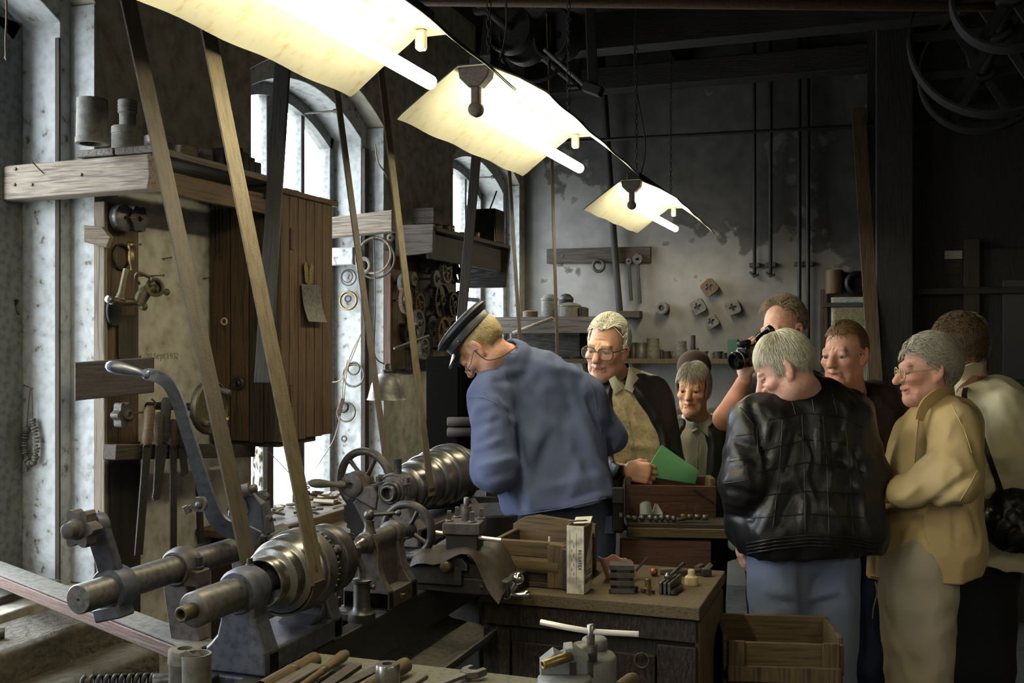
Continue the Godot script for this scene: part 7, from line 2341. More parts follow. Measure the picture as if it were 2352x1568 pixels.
# strands combed over the skull. mask: Callable(dir)->bool, comb: Callable(dir)->Vector3 (both in head axes)
func hair(parent: Node, tf: Transform3D, o: Dictionary, m: Material) -> void:
	var b := cmb(Color.WHITE)
	var r := RandomNumberGenerator.new()
	r.seed = o.get("seed", 3)
	var mask: Callable = o.mask
	var comb: Callable = o.comb
	var base: Color = o.color
	var len_: float = o.get("length", 0.05)
	var lift: float = o.get("lift", 0.010)
	var wide: float = o.get("width", 0.0032) * 0.68
	var curl: float = o.get("curl", 0.25)
	var rad := V(0.068,0.0915,0.0915)
	var cen := V(0,0.032,-0.016)
	# under-layer
	var nu := 40
	var nv := 26
	var th: float = o.get("thick", 0.006)
	for i in nv:
		for j in nu:
			var ds := []
			for e in [[0,0], [1,0], [1,1], [0,1]]:
				var a: float = PI * (i + e[0]) / nv
				var c: float = TAU * (j + e[1]) / nu
				ds.append(V(sin(a) * cos(c), cos(a), sin(a) * sin(c)))
			if not (mask.call(ds[0]) and mask.call(ds[1]) and mask.call(ds[2]) and mask.call(ds[3])): continue
			var sh := base * r.randf_range(0.82,0.98)
			sh.a = 1.0
			b.col = sh
			var ps := []
			for d in ds: ps.append(tf * (cen + (d as Vector3) * rad * (1.0 + th / 0.09)))
			b.quad(ps[0], ps[1], ps[2], ps[3], tf.basis * ds[0] / tf.basis.get_scale().x, tf.basis * ds[1] / tf.basis.get_scale().x, tf.basis * ds[2] / tf.basis.get_scale().x, tf.basis * ds[3] / tf.basis.get_scale().x)
	var made := 0
	var tries := 0
	var count: int = int(o.get("count", 900) * 1.7)
	while made < count and tries < count * 8:
		tries += 1
		var d := V(r.randfn(), r.randfn(), r.randfn()).normalized()
		if not mask.call(d): continue
		made += 1
		var cd: Vector3 = comb.call(d)
		cd += V(r.randfn(), r.randfn(), r.randfn()) * curl
		var pts := []
		var rs := []
		var p := cen + d * rad * (1.0 + th / 0.1)
		var l := len_ * r.randf_range(0.6,1.15)
		var ph := r.randf() * TAU
		for k in 5:
			var t := k / 4.0
			pts.append(tf * p)
			rs.append(wide * (1.0 - 0.75 * t * t))
			var nn := ((p - cen) / (rad * rad)).normalized()
			var tg := cd - nn * cd.dot(nn)
			if tg.length() < 0.05: tg = V(0.1,0,0)
			var side := nn.cross(tg).normalized()
			p += (tg.normalized() + side * sin(ph + k * 1.7) * o.get("wave", 0.25)) * l / 4.0
			# stay near the skull, rising by the lift
			var e := (p - cen) / rad
			var want: float = 1.0 + th / 0.1 + lift * sin(t * 2.2 + 0.3) / 0.09 * o.get("puff", 1.0)
			var q := cen + e.normalized() * rad * want
			p = p.lerp(q, 0.8)
		var c := base * r.randf_range(0.75,1.2)
		c.a = 1.0
		b.col = c
		b.tube(pts, rs, 3, false, 0.6)
	part(parent, "hair", b, m)

func eyes(parent: Node, tf: Transform3D, iris: Color) -> void:
	for sd in [-1.0,1.0]:
		var b := cmb(lin(0.66,0.60,0.55))
		var o := tf * V(sd * 0.031,0.0035,0.0735)
		b.ball(o, 0.0118 * tf.basis.get_scale().x, Vector3.ONE, 12)
		b.col = iris
		var q := tf * V(sd * 0.031,0.003,0.0840)
		b.lathe(q, tf.basis.z, v2([0,0.0018,0.0045,0.0012,0.0064,0.0,0.0064,-0.003]), 12)
		part(parent, "eye", b, M.eye)

func spectacles(parent: Node, tf: Transform3D, m: Material, w := 0.026, h := 0.020, r := 0.0018, drop := 0.0, glass := true) -> void:
	var b := mb()
	for sd in [-1.0,1.0]:
		var ring := []
		for k in 25:
			var a := TAU * k / 24.0
			var cx: float = signf(cos(a)) * pow(absf(cos(a)), 0.7) * w
			var cy: float = signf(sin(a)) * pow(absf(sin(a)), 0.7) * h
			ring.append(tf * V(sd * 0.034 + cx, drop + 0.000 + cy, 0.098 - 0.12 * absf(sd * 0.034 + cx) * absf(sd * 0.034 + cx) * 10.0))
		b.tube(ring, r, 6, false)
		b.tube([tf * V(sd * 0.060, drop + 0.008,0.090), tf * V(sd * 0.073, drop + 0.010,0.05), tf * V(sd * 0.077, drop * 0.3 + 0.012,0.0), tf * V(sd * 0.074, drop * 0.3 - 0.004,-0.022)], r, 6)
	b.tube([tf * V(-0.010, drop + 0.006,0.103), tf * V(0, drop + 0.010,0.106), tf * V(0.010, drop + 0.006,0.103)], r, 6)
	var o := part(parent, "spectacles", b, m)
	if glass:
		for sd in [-1.0,1.0]:
			var lb := mb()
			var pl := []
			for k in 16:
				var a := TAU * k / 16.0
				pl.append(Vector2(signf(cos(a)) * pow(absf(cos(a)), 0.7) * w, signf(sin(a)) * pow(absf(sin(a)), 0.7) * h))
			lb.prism(pl, Transform3D(tf.basis.orthonormalized(), tf * V(sd * 0.034, drop, 0.095)), 0.0015,0.0)
			part(o, "lens", lb, M.lens)

# ---------- a hand: palm frame (x across toward the thumb side, y along the fingers, z out of the back); curl per finger in degrees
func hand_field(m: MeshPack, tf: Transform3D, curls: Array, wrist: Vector3, s := 1.0, thumb := [0.9,0.3]) -> void:
	var prims := []
	var T := func(x: float, y: float, z: float) -> Vector3: return tf * (V(x, y, z) * s)
	prims.append([T.call(-0.026,0.012,0), T.call(-0.030,0.072,0), 0.013 * s, 0.012 * s])
	prims.append([T.call(-0.008,0.008,0.001), T.call(-0.010,0.078,0.002), 0.014 * s, 0.0125 * s])
	prims.append([T.call(0.010,0.008,0.001), T.call(0.010,0.080,0.002), 0.014 * s, 0.0125 * s])
	prims.append([T.call(0.022,0.012,0), T.call(0.029,0.076,0), 0.014 * s, 0.0125 * s])
	prims.append([wrist, T.call(0,0.015,0), 0.026 * s, 0.022 * s])
	var fx := [0.029,0.010,-0.010,-0.029]
	var ln := [[0.040,0.025,0.020], [0.044,0.029,0.021], [0.040,0.027,0.020], [0.031,0.020,0.018]]
	for k in 4:
		var p := V(fx[k], 0.078 - 0.004 * absf(k - 1.3), 0.002)
		var a := 0.0
		var spread: float = (1.5 - k) * 0.05
		for j in 3:
			a += deg_to_rad(curls[k]) * [0.75,1.0,0.7][j]
			var q: Vector3 = p + V(spread * cos(a), cos(a), -sin(a)) * ln[k][j]
			prims.append([T.call(p.x, p.y, p.z), T.call(q.x, q.y, q.z), (0.0092 - 0.0008 * j) * s, (0.0086 - 0.0010 * j) * s, 0.004])
			p = q
	var tp := V(0.026,0.020,-0.004)
	var ang: float = thumb[0]
	var fl: float = thumb[1]
	for j in 3:
		var d := V(sin(ang) * cos(fl), cos(ang) * cos(fl), -sin(fl))
		var q: Vector3 = tp + d * [0.036,0.030,0.024][j]
		prims.append([T.call(tp.x, tp.y, tp.z), T.call(q.x, q.y, q.z), [0.014,0.0105,0.0095][j] * s, [0.0105,0.0095,0.0075][j] * s, 0.006])
		tp = q
		ang -= 0.35
		fl += 0.2
	var f := field_for(prims, 0.0034,0.012)
	for p in prims: f.cone(p[0], p[1], p[2], p[3], (p[4] if p.size() > 4 else 0.012) * s)
	f.build(m)

func xform(b: MB, tf: Transform3D) -> MB:
	var nb := tf.basis.inverse().transposed()
	for i in b.v.size():
		b.v[i] = tf * b.v[i]
		b.n[i] = (nb * b.n[i]).normalized()
	return b
var fold_noise := FastNoiseLite.new()

func figure(label: String, at: Vector3, htf: Transform3D, ho: Dictionary, neck: Vector3, bones: Array, hands := []) -> Node3D:
	var t := thing("person", label, "person", V(at.x, 0, at.z))
	var m := MeshPack.new()
	m.colored = true
	m.col = ho.get("skin", lin(0.80,0.60,0.50))
	head_field(htf, ho, neck).build(m, head_colors(htf, ho))
	var f := field_for(bones, 0.022,0.06)
	for b in bones: f.cone(b[0], b[1], b[2] * 0.58, b[3] * 0.58,0.04)
	f.build(m)
	for h in hands: hand_field(m, h[0], h[1], h[2], h[3], h[4])
	pack_part(t, "body", m, M.skin)
	return t
func cloth(t: Node, called: String, prims: Array, cell: float, m: Material, o := {}) -> Field:
	var f := field_for(prims, cell, 0.03)
	for p in prims: f.cone(p[0], p[1], p[2], p[3], p[4] if p.size() > 4 else 0.05)
	for c in o.get("sub", []): f.cone(c[0], c[1], c[2], c[3], 0.008,-1)
	for c in o.get("cuts", []): f.cut(c[0], c[1], 0.006)
	for c in o.get("folds", []):
		var pts := []
		for k in 7:
			var h := f.hit(EYE, ray(lerpf(c[0], c[2], k / 6.0), lerpf(c[1], c[3], k / 6.0)), 3.1,5.0)
			if h.is_finite(): pts.append(h)
		f.crease(pts, c[4], c[5] * 1.6)
	if o.has("ripple"):
		fold_noise.seed = o.get("seed", 5)
		fold_noise.frequency = 1.0
		fold_noise.fractal_octaves = 2
		f.ripple(fold_noise, o.ripple, o.get("rscale", V(9,5,9)), o.get("sharp", 14.0))
	var pk := MeshPack.new()
	f.build(pk)
	pack_part(t, called, pk, m, o.get("label", ""))
	return f
func welt(t: Node, f: Field, pix: Array, d0: float, d1: float, r: float, m: Material, called := "seam") -> void:
	var pts := []
	for i in pix.size() - 1:
		var k := maxi(2, int(Vector2(pix[i][0], pix[i][1]).distance_to(Vector2(pix[i + 1][0], pix[i + 1][1])) / 9.0))
		for j in k:
			var px := lerpf(pix[i][0], pix[i + 1][0], float(j) / k)
			var py := lerpf(pix[i][1], pix[i + 1][1], float(j) / k)
			var h := f.hit(EYE, ray(px, py), d0, d1)
			if h.is_finite(): pts.append(h)
	if pts.size() > 2: part(t, called, mb().tube(pts, r, 5, true), m)
func legs(t: Node, ha: Vector3, hb: Vector3, fa: Vector3, fb: Vector3, m: Material, r := 0.095, top := 0.12, o := {}) -> Array:
	var pr := []
	pr.append([ha.lerp(hb, 0.2) + V(0,0.10,0), ha.lerp(hb, 0.8) + V(0,0.10,0), top, top, 0.06])
	pr.append([ha.lerp(hb, 0.15) + V(0,0.17,0), ha.lerp(hb, 0.85) + V(0,0.17,0), top * 0.9, top * 0.9,0.05])
	for e in [[ha, fa], [hb, fb]]:
		var k: Vector3 = e[0].lerp(e[1], 0.5) - FW * 0.01
		pr.append([e[0], k, r, r * 0.76,0.05])
		pr.append([k, e[1] + V(0,0.06,0), r * 0.76, r * 0.66,0.04])
	if not o.has("ripple"):
		o.ripple = 0.006
		o.rscale = V(7,3.5,7)
		o.sharp = 16.0
	cloth(t, "trousers", pr, 0.014, m, o)
	for e in [fa, fb]:
		var d: Vector3 = o.get("toe", -RT)
		var b := mb()
		b.tube(smooth_path([e + V(0,0.055,0) - d * 0.07, e + V(0,0.06,0), e + V(0,0.045,0) + d * 0.10, e + V(0,0.035,0) + d * 0.17]), [0.032,0.036,0.04,0.042,0.044,0.044,0.044,0.044,0.044,0.043,0.042,0.042,0.042,0.042,0.042,0.041,0.039,0.035,0.026], 14, true, 1.0)
		b.bar(e - d * 0.10 + V(0,0.011,0), e + d * 0.19 + V(0,0.011,0), 0.085,0.02, Vector3.UP.cross(d), 0.006)
		part(t, "shoe", b, M.gloss_black)
	return pr

func build_people() -> void:
	fold_noise.noise_type = FastNoiseLite.TYPE_SIMPLEX_SMOOTH
	M.skin = vmat(0.55, M.skin_n, 0.12, Vector3.ONE * 14.0)
	M.skin.subsurf_scatter_enabled = true
	M.skin.subsurf_scatter_strength = 0.15
	M.eye = vmat(0.15)
	M.hair = vmat(0.5)
	var wv: Texture2D = tex_cache["weave"]
	var fine: Texture2D = tex_cache["fine"]
	var nb: Texture2D = tex_cache["nb"]
	M.blue_cloth = mat(Color(0.31,0.35,0.475), 0.9,0, null, Vector3.ONE * 5.0, wv, 0.25, false)
	M.black_leather = mat(Color(0.085,0.085,0.095), 0.42,0, fine, Vector3.ONE * 6.0, nb, 0.25, false)
	M.dull_leather = mat(Color(0.075,0.072,0.07), 0.5,0, fine, Vector3.ONE * 6.0, nb, 0.3, false)
	M.seam_dark = mat(Color(0.05,0.05,0.055), 0.45)
	M.shirt_print = mat(Color(1,1,1), 0.85,0, noise_tex("shirt", 0.02,3, [[0.0, Color(0.56,0.45,0.36)], [0.3, Color(0.66,0.60,0.45)], [0.5, Color(0.74,0.69,0.55)], [0.7, Color(0.62,0.57,0.44)], [1.0, Color(0.55,0.42,0.38)]], 512,91), Vector3.ONE * 3.2, wv, 0.3, false)
	M.shirt_grey = mat(Color(0.68,0.68,0.60), 0.85,0, null, Vector3.ONE * 5.0, wv, 0.3, false)
	M.yellow_cloth = mat(Color(0.70,0.61,0.42), 0.8,0, null, Vector3.ONE * 5.0, wv, 0.3, false)
	M.cream_cloth = mat(Color(0.80,0.76,0.62), 0.8,0, null, Vector3.ONE * 5.0, wv, 0.3, false)
	M.beige_cloth = mat(Color(0.62,0.58,0.50), 0.85,0, null, Vector3.ONE * 5.0, wv, 0.3, false)
	M.grey_blue_cloth = mat(Color(0.40,0.44,0.53), 0.85,0, null, Vector3.ONE * 5.0, wv, 0.3, false)
	M.black_cloth = mat(Color(0.05,0.05,0.06), 0.9,0, fine, Vector3.ONE * 5.0, wv, 0.3, false)
	M.navy_cloth = mat(Color(0.10,0.11,0.17), 0.9,0, fine, Vector3.ONE * 5.0, wv, 0.3, false)
	M.brown_cloth = mat(Color(0.24,0.19,0.15), 0.85,0, fine, Vector3.ONE * 5.0, wv, 0.3, false)
	M.green_cloth = mat(Color(0.34,0.37,0.27), 0.85,0, fine, Vector3.ONE * 5.0, wv, 0.3, false)
	var ln := StandardMaterial3D.new()
	ln.albedo_color = Color(0.9,0.88,0.8,0.04)
	ln.metallic_specular = 0.25
	ln.transparency = BaseMaterial3D.TRANSPARENCY_ALPHA
	ln.roughness = 0.05
	M.lens = ln
	person_worker()
	person_glasses()
	person_woman()
	person_behind()
	person_camera()
	person_leather()
	person_brown()
	person_yellow()
	person_cream()

func short_hair_mask(front := 0.50, nape := -0.62) -> Callable:
	return func(d: Vector3) -> bool:
		if d.z > 0.30 and d.y < front + 0.25 * absf(d.x): return false
		if absf(d.x) > 0.62 and d.y < 0.02 and d.z > -0.35: return d.z > 0.05 and d.z < 0.3 and d.y > -0.35
		if d.z > 0.05 and d.y < -0.1: return false
		return d.y > nape
func comb_back(d: Vector3) -> Vector3:
	return V(d.x * 0.25,-0.15 - 0.3 * absf(d.x), -1.0)
func comb_down(d: Vector3) -> Vector3:
	var c := V(0.0,0.9,-0.25)
	return (d - c * d.dot(c)) * 1.4 + V(0,-0.5,0.05)

func wing(t: Node, f: Field, q: Array, m: Material) -> void:
	var ds := []
	var sum := 0.0
	for c in q:
		var h := f.hit(EYE, ray(c[0], c[1]), 3.8,4.9)
		ds.append((h - EYE).dot(FW) if h.is_finite() else -1.0)
	var ok := ds.filter(func(d): return d > 0.0)
	for d in ok: sum += d
	for i in 4: ds[i] = (sum / ok.size() if ds[i] < 0.0 else ds[i]) - 0.012
	var rows := []
	for i in 5:
		var row := []
		for j in 5:
			var u := i / 4.0
			var w := j / 4.0
			var c := Vector2(q[0][0], q[0][1]).lerp(Vector2(q[1][0], q[1][1]), u).lerp(Vector2(q[3][0], q[3][1]).lerp(Vector2(q[2][0], q[2][1]), u), w)
			row.append(P(c.x, c.y, lerpf(lerpf(ds[0], ds[1], u), lerpf(ds[3], ds[2], u), w) - 0.008 * sin(PI * u) * sin(PI * w)))
		rows.append(row)
	part(t, "collar_wing", mb().sheet(rows, 0.004), m)
func ring_collar(t: Node, o: Vector3, ax: Vector3, r: float, h: float, m: Material) -> void:
	part(t, "collar", mb().lathe(o, ax, v2([r + 0.016,-0.012, r + 0.012, h * 0.4, r + 0.004, h * 0.85, r + 0.001, h, r - 0.004, h * 0.9, r, 0]), 36,0.2), m)
func person_worker() -> void:
	var Q := P
	var tf := head_tf(1106,796,3.76, [-0.52,-0.74,0.30], [-0.80,0.58,0.10], 1.0)
	var neck := P(1172,828,3.80)
	var tor := [[P(1318,912,3.90), P(1336,1150,3.79), 0.094,0.110,0.08], [P(1160,892,3.84), P(1228,1150,3.79), 0.098,0.112,0.08], [P(1238,876,3.86), P(1282,1160,3.79), 0.110,0.125,0.08], [P(1185,840,3.82), P(1320,900,3.88), 0.07,0.07,0.06]]
	var arm := [[P(1128,905,3.72), P(1136,1075,3.64), 0.084,0.074,0.04], [P(1136,1080,3.64), P(1160,1075,4.02), 0.073,0.052,0.04], [P(1346,926,3.90), P(1398,1000,3.96), 0.074,0.062,0.05], [P(1398,1000,3.96), P(1290,1060,4.10), 0.06,0.05,0.04]]
	var hips := [P(1250,1205,3.81), P(1352,1195,3.83)]
	var feet := [V(hips[0].x - 0.02,0, hips[0].z - 0.02), V(hips[1].x + 0.03,0, hips[1].z - 0.03)]
	var ha := Transform3D(Basis(Vector3.UP, FW, -RT), P(1160,1075,4.04))
	var hb := Transform3D(Basis(Vector3.UP, FW * 0.8 - RT * 0.6, RT), P(1287,1062,4.12))
	var t := figure("bending worker in a blue jacket and dark peaked cap, back turned, at the second lathe", hips[0], tf, {"skin": lin(0.74,0.56,0.48), "nose": 1.1}, neck, tor + arm + [[hips[0], feet[0] + V(0,0.07,0), 0.08,0.05], [hips[1], feet[1] + V(0,0.07,0), 0.08,0.05]], [[ha, [35,38,40,42], P(1160,1075,3.98), 1.0, [0.8,0.5]], [hb, [35,38,40,42], P(1294,1060,4.09), 1.0, [0.8,0.5]]])
	var folds := []
	# armpit creases, pulls across the back, elbow wrinkles, hem puckers
	for e in [[1140,868,1180,960,0,0.016,-0.010], [1120,900,1172,945,0,0.014,0.012], [1165,935,1182,990,0,0.012,-0.009], [1184,990,1212,1090,0,0.014,-0.011], [1250,945,1205,1085,0,0.022,0.013], [1262,990,1222,1130,0,0.016,-0.009], [1330,960,1392,1100,0,0.02,0.010], [1310,990,1370,1130,0,0.02,-0.007], [1296,900,1290,1090,0,0.03,-0.006], [1190,822,1340,862,0,0.02,0.006], [1110,862,1215,846,0,0.014,0.009], [1120,880,1200,870,0,0.012,-0.006], [1088,1035,1160,1005,0,0.012,0.008], [1095,1072,1186,1050,0,0.012,0.010], [1110,1100,1190,1080,0,0.012,-0.008], [1080,985,1150,962,0,0.012,-0.006], [1085,940,1140,925,0,0.012,0.006], [1172,1120,1196,1192,0,0.010,0.008], [1190,1130,1210,1192,0,0.010,-0.008], [1212,1130,1222,1190,0,0.010,0.006], [1335,1040,1300,1175,0,0.02,0.009], [1230,1128,1400,1086,0,0.02,0.006], [1290,1150,1400,1120,0,0.014,-0.005], [1270,815,1330,990,0,0.02,-0.005], [1348,905,1385,1000,0,0.014,-0.014], [1365,930,1420,990,0,0.012,0.008], [1200,860,1260,940,0,0.022,0.006]]:
		folds.append([e[0], e[1], e[2], e[3], e[5], e[6]])
	var jk := tor + arm + [[P(1160,828,3.78), P(1176,818,3.80), 0.068,0.066,0.02], [P(1228,1150,3.79), P(1240,1230,3.82), 0.112,0.108,0.06], [P(1336,1150,3.79), P(1352,1210,3.82), 0.11,0.104,0.06]]
	var hem := P(1165,1190,3.65)
	var hd := P(1410,1160,3.7) - hem
	var f := cloth(t, "work_jacket", jk, 0.0075, M.blue_cloth, {"folds": folds, "cuts": [[hem, RT * 0.16 - Vector3.UP]], "sub": [[P(1140,800,3.76), P(1176,826,3.80), 0.055,0.056]], "ripple": 0.008, "rscale": V(5.5,3.5,5.5), "sharp": 14.0, "label": "faded blue cotton work jacket"})
	welt(t, f, [[1078,912], [1110,912], [1140,925], [1165,955], [1178,985]], 3.4,4.2,0.0026, M.blue_cloth, "shoulder_seam")
	welt(t, f, [[1172,1186], [1290,1168], [1400,1142]], 3.4,4.2,0.0022, M.blue_cloth, "hem_seam")
	welt(t, f, [[1138,822], [1165,803], [1200,796]], 3.4,4.2,0.003, M.blue_cloth, "collar_seam")
	welt(t, f, [[1340,850], [1365,905], [1382,1000]], 3.4,4.2,0.0026, M.blue_cloth, "shoulder_seam")
	legs(t, hips[0], hips[1], feet[0], feet[1], M.denim, 0.098,0.112, {"toe": FW * 0.8 - RT * 0.6, "label": "dark blue jeans"})
	for e in [[1388,1186,30,40], [1300,1212,26,30]]:
		part(t, "jeans_pocket", mb().bar(P(e[0], e[1], 3.745), P(e[0] + 4, e[1] + e[3], 3.745), 0.10,0.004, RT, 0.001), M.denim)
	# cap
	var sc := tf * Transform3D(Basis.from_euler(V(-0.12,0,0)), V(0,0.0,-0.004))
	var el := Transform3D(Basis.from_scale(V(0.93,1,1.16)), Vector3.ZERO)
	var band := xform(mb().lathe(V(0,0.055,0), Vector3.UP, v2([0.083,0,0.090,0.002,0.0905,0.026,0.088,0.030,0.08,0.03,0.084,0.002,0.086,0]), 40), sc * el)
	var cap := part(t, "peaked_cap", band, M.cap_blue, "dark peaked cap")
	part(cap, "crown", xform(mb().lathe(V(0,0.080,0), Vector3.UP, v2([0.084,0,0.096,0.006,0.106,0.016,0.107,0.026,0.098,0.036,0.07,0.043,0.0,0.046]), 40,0.3), sc * el), M.cap_blue)
	part(cap, "piping", xform(torus(mb(), V(0,0.1005,0), Vector3.UP, 0.1075,0.0022,40), sc * el), M.cap_blue)
	var vis := []
	for i in 5:
		var row := []
		for j in 13:
			var a := lerpf(-1.15,1.15, j / 12.0)
			var rr := 0.084 + 0.045 * (i / 4.0) * cos(a * 0.9)
			row.append(sc * V(sin(a) * rr * 0.95,0.058 - 0.028 * (i / 4.0) * cos(a * 0.7), cos(a) * rr * 1.14))
		vis.append(row)
	part(cap, "visor", mb().sheet(vis, 0.003), M.gloss_black)
	part(cap, "button", mb().ball(sc * V(0.084,0.066,0.018), 0.005), M.brass)
	hair(t, tf, {"mask": func(d: Vector3) -> bool: return d.z < 0.12 and d.y < 0.62 and d.y > -0.52 and not (absf(d.x) > 0.6 and d.y < 0.12 and d.z > -0.3), "comb": comb_down, "color": lin(0.62,0.55,0.40), "length": 0.042, "lift": 0.004, "width": 0.0026, "count": 1100, "curl": 0.12, "wave": 0.1, "thick": 0.004, "seed": 4}, M.hair)
	eyes(t, tf, lin(0.2,0.25,0.3))
	spectacles(t, tf, M.brass, 0.021,0.016,0.0016,-0.022)
	part(t, "spectacle_cord", mb().tube(smooth_path([tf * V(0.076,0.004,0.0), tf * V(0.079,-0.05,0.0), tf * V(0.068,-0.085,-0.035), tf * V(0.052,-0.10,-0.07), tf * V(0.02,-0.105,-0.085)]), 0.0016,6), M.cord)

func person_glasses() -> void:
	var tf := head_tf(1394,803,4.22, [-0.46,-0.14,-0.87], [0.05,1.0,-0.1], 1.06)
	var neck := P(1420,888,4.30)
	var tor := [[P(1412,930,4.24), P(1424,1130,4.24), 0.095,0.128,0.08], [P(1476,930,4.30), P(1490,1130,4.27), 0.095,0.128,0.08], [P(1430,895,4.29), P(1490,905,4.33), 0.06,0.06,0.06]]
	var arm := [[P(1352,935,4.28), P(1364,1068,4.24), 0.074,0.062,0.04], [P(1364,1072,4.24), P(1438,1080,4.03), 0.062,0.046,0.03], [P(1508,925,4.37), P(1536,1070,4.40), 0.074,0.064,0.05], [P(1536,1075,4.40), P(1520,1190,4.30), 0.06,0.045,0.04]]
	var hips := [P(1432,1200,4.27), P(1490,1200,4.31)]
	var feet := [V(hips[0].x, 0, hips[0].z), V(hips[1].x, 0, hips[1].z)]
	var hn := Transform3D(Basis((Vector3.UP * 0.9 + RT * 0.1).normalized(), (RT * 0.92 - Vector3.UP * 0.12 - FW * 0.25).normalized(), (-FW * 0.95 + Vector3.UP * 0.25).normalized()), P(1440,1079,4.00))
	var hb := Transform3D(Basis(Vector3.UP, Vector3.DOWN, -FW), P(1519,1195,4.29))
	var t := figure("white-haired man in large glasses and open black jacket holding a green sheet", hips[0], tf, {"skin": lin(0.76,0.58,0.48), "jaw": 1.12, "nose": 1.1, "neck": 1.1, "brow": lin(0.5,0.45,0.4)}, neck, tor + arm + [[hips[0], feet[0] + V(0,0.07,0), 0.08,0.05], [hips[1], feet[1] + V(0,0.07,0), 0.08,0.05]], [[hn, [52,55,58,60], P(1428,1080,4.04), 1.02, [0.55,0.5]], [Transform3D(Basis(-FW, Vector3.DOWN, -RT), P(1519,1195,4.29)), [15,18,20,22], P(1520,1185,4.30), 1.0, [0.5,0.2]]])
	var folds := []
	for e in [[1440,960,1500,1000,4.12,0.014,0.008], [1430,1020,1520,1030,4.1,0.014,0.007], [1440,900,1470,1090,4.14,0.008,-0.006]]:
		folds.append([e[0], e[1], e[2], e[3], e[5], e[6]])
	var sf := cloth(t, "patterned_shirt", tor + [[P(1406,885,4.23), P(1450,880,4.29), 0.062,0.062,0.03]], 0.0095, M.shirt_print, {"folds": folds, "ripple": 0.005, "rscale": V(7,5,7), "sub": [[P(1398,855,4.20), P(1420,885,4.28), 0.052,0.058]], "label": "cream patterned shirt"})
	welt(t, sf, [[1424,905], [1440,960], [1458,1030], [1468,1090]], 3.9,4.5,0.002, M.shirt_grey, "button_placket")
	wing(t, sf, [[1398,872], [1412,905], [1430,892], [1412,862]], M.shirt_grey)
	wing(t, sf, [[1434,892], [1452,902], [1466,868], [1446,842]], M.shirt_grey)
	var jt := []
	for b in tor: jt.append([b[0], b[1], b[2] + 0.018, b[3] + 0.02, b[4]])
	cloth(t, "open_jacket", jt + arm + [[P(1424,1130,4.24), P(1424,1230,4.24), 0.145,0.145,0.05], [P(1490,1130,4.27), P(1496,1230,4.28), 0.145,0.145,0.05]], 0.0115, M.dull_leather, {"cuts": [[P(1450,1225,4.2), Vector3.DOWN]], "sub": [[P(1424,850,4.12), P(1440,905,4.12), 0.05,0.07], [P(1442,905,4.12), P(1478,1010,4.09), 0.07,0.122], [P(1478,1010,4.09), P(1490,1240,4.05), 0.122,0.13], [P(1400,850,4.22), P(1420,885,4.29), 0.06,0.066]], "ripple": 0.007, "rscale": V(6,4,6), "seed": 8, "label": "open black jacket"})
	legs(t, hips[0], hips[1], feet[0], feet[1], M.black_cloth, 0.095,0.11, {"toe": -FW})
	hair(t, tf, {"mask": short_hair_mask(0.50), "comb": func(d: Vector3) -> Vector3: return V(d.x * 0.4 - 0.2,0.55 - d.y * 0.9,-0.8), "color": lin(0.80,0.79,0.72), "length": 0.05, "lift": 0.016, "width": 0.0024, "count": 1500, "curl": 0.35, "wave": 0.2, "thick": 0.007, "seed": 6}, M.hair)
	eyes(t, tf, lin(0.22,0.25,0.28))
	spectacles(t, tf, M.brass_dull, 0.029,0.022,0.0022)
	# green sheet in his hand
	var g := thing("green_sheet", "bright green paper sheet held over the tool chest", "paper", P(1540,1070,4.0))
	var rows := []
	for i in 7:
		var row := []
		for j in 7:
			var a := i / 6.0
			var c := j / 6.0
			var px := lerpf(lerpf(1520,1478, a), lerpf(1604,1597, a), c) 
			var py := lerpf(lerpf(1021,1092, a), lerpf(1080,1111, a), c)
			row.append(P(px, py, 3.985 + 0.05 * a * c + 0.008 * sin(c * 4.0)))
		rows.append(row)
	part(g, "sheet", mb().sheet(rows, 0.0012), M.green_paper)

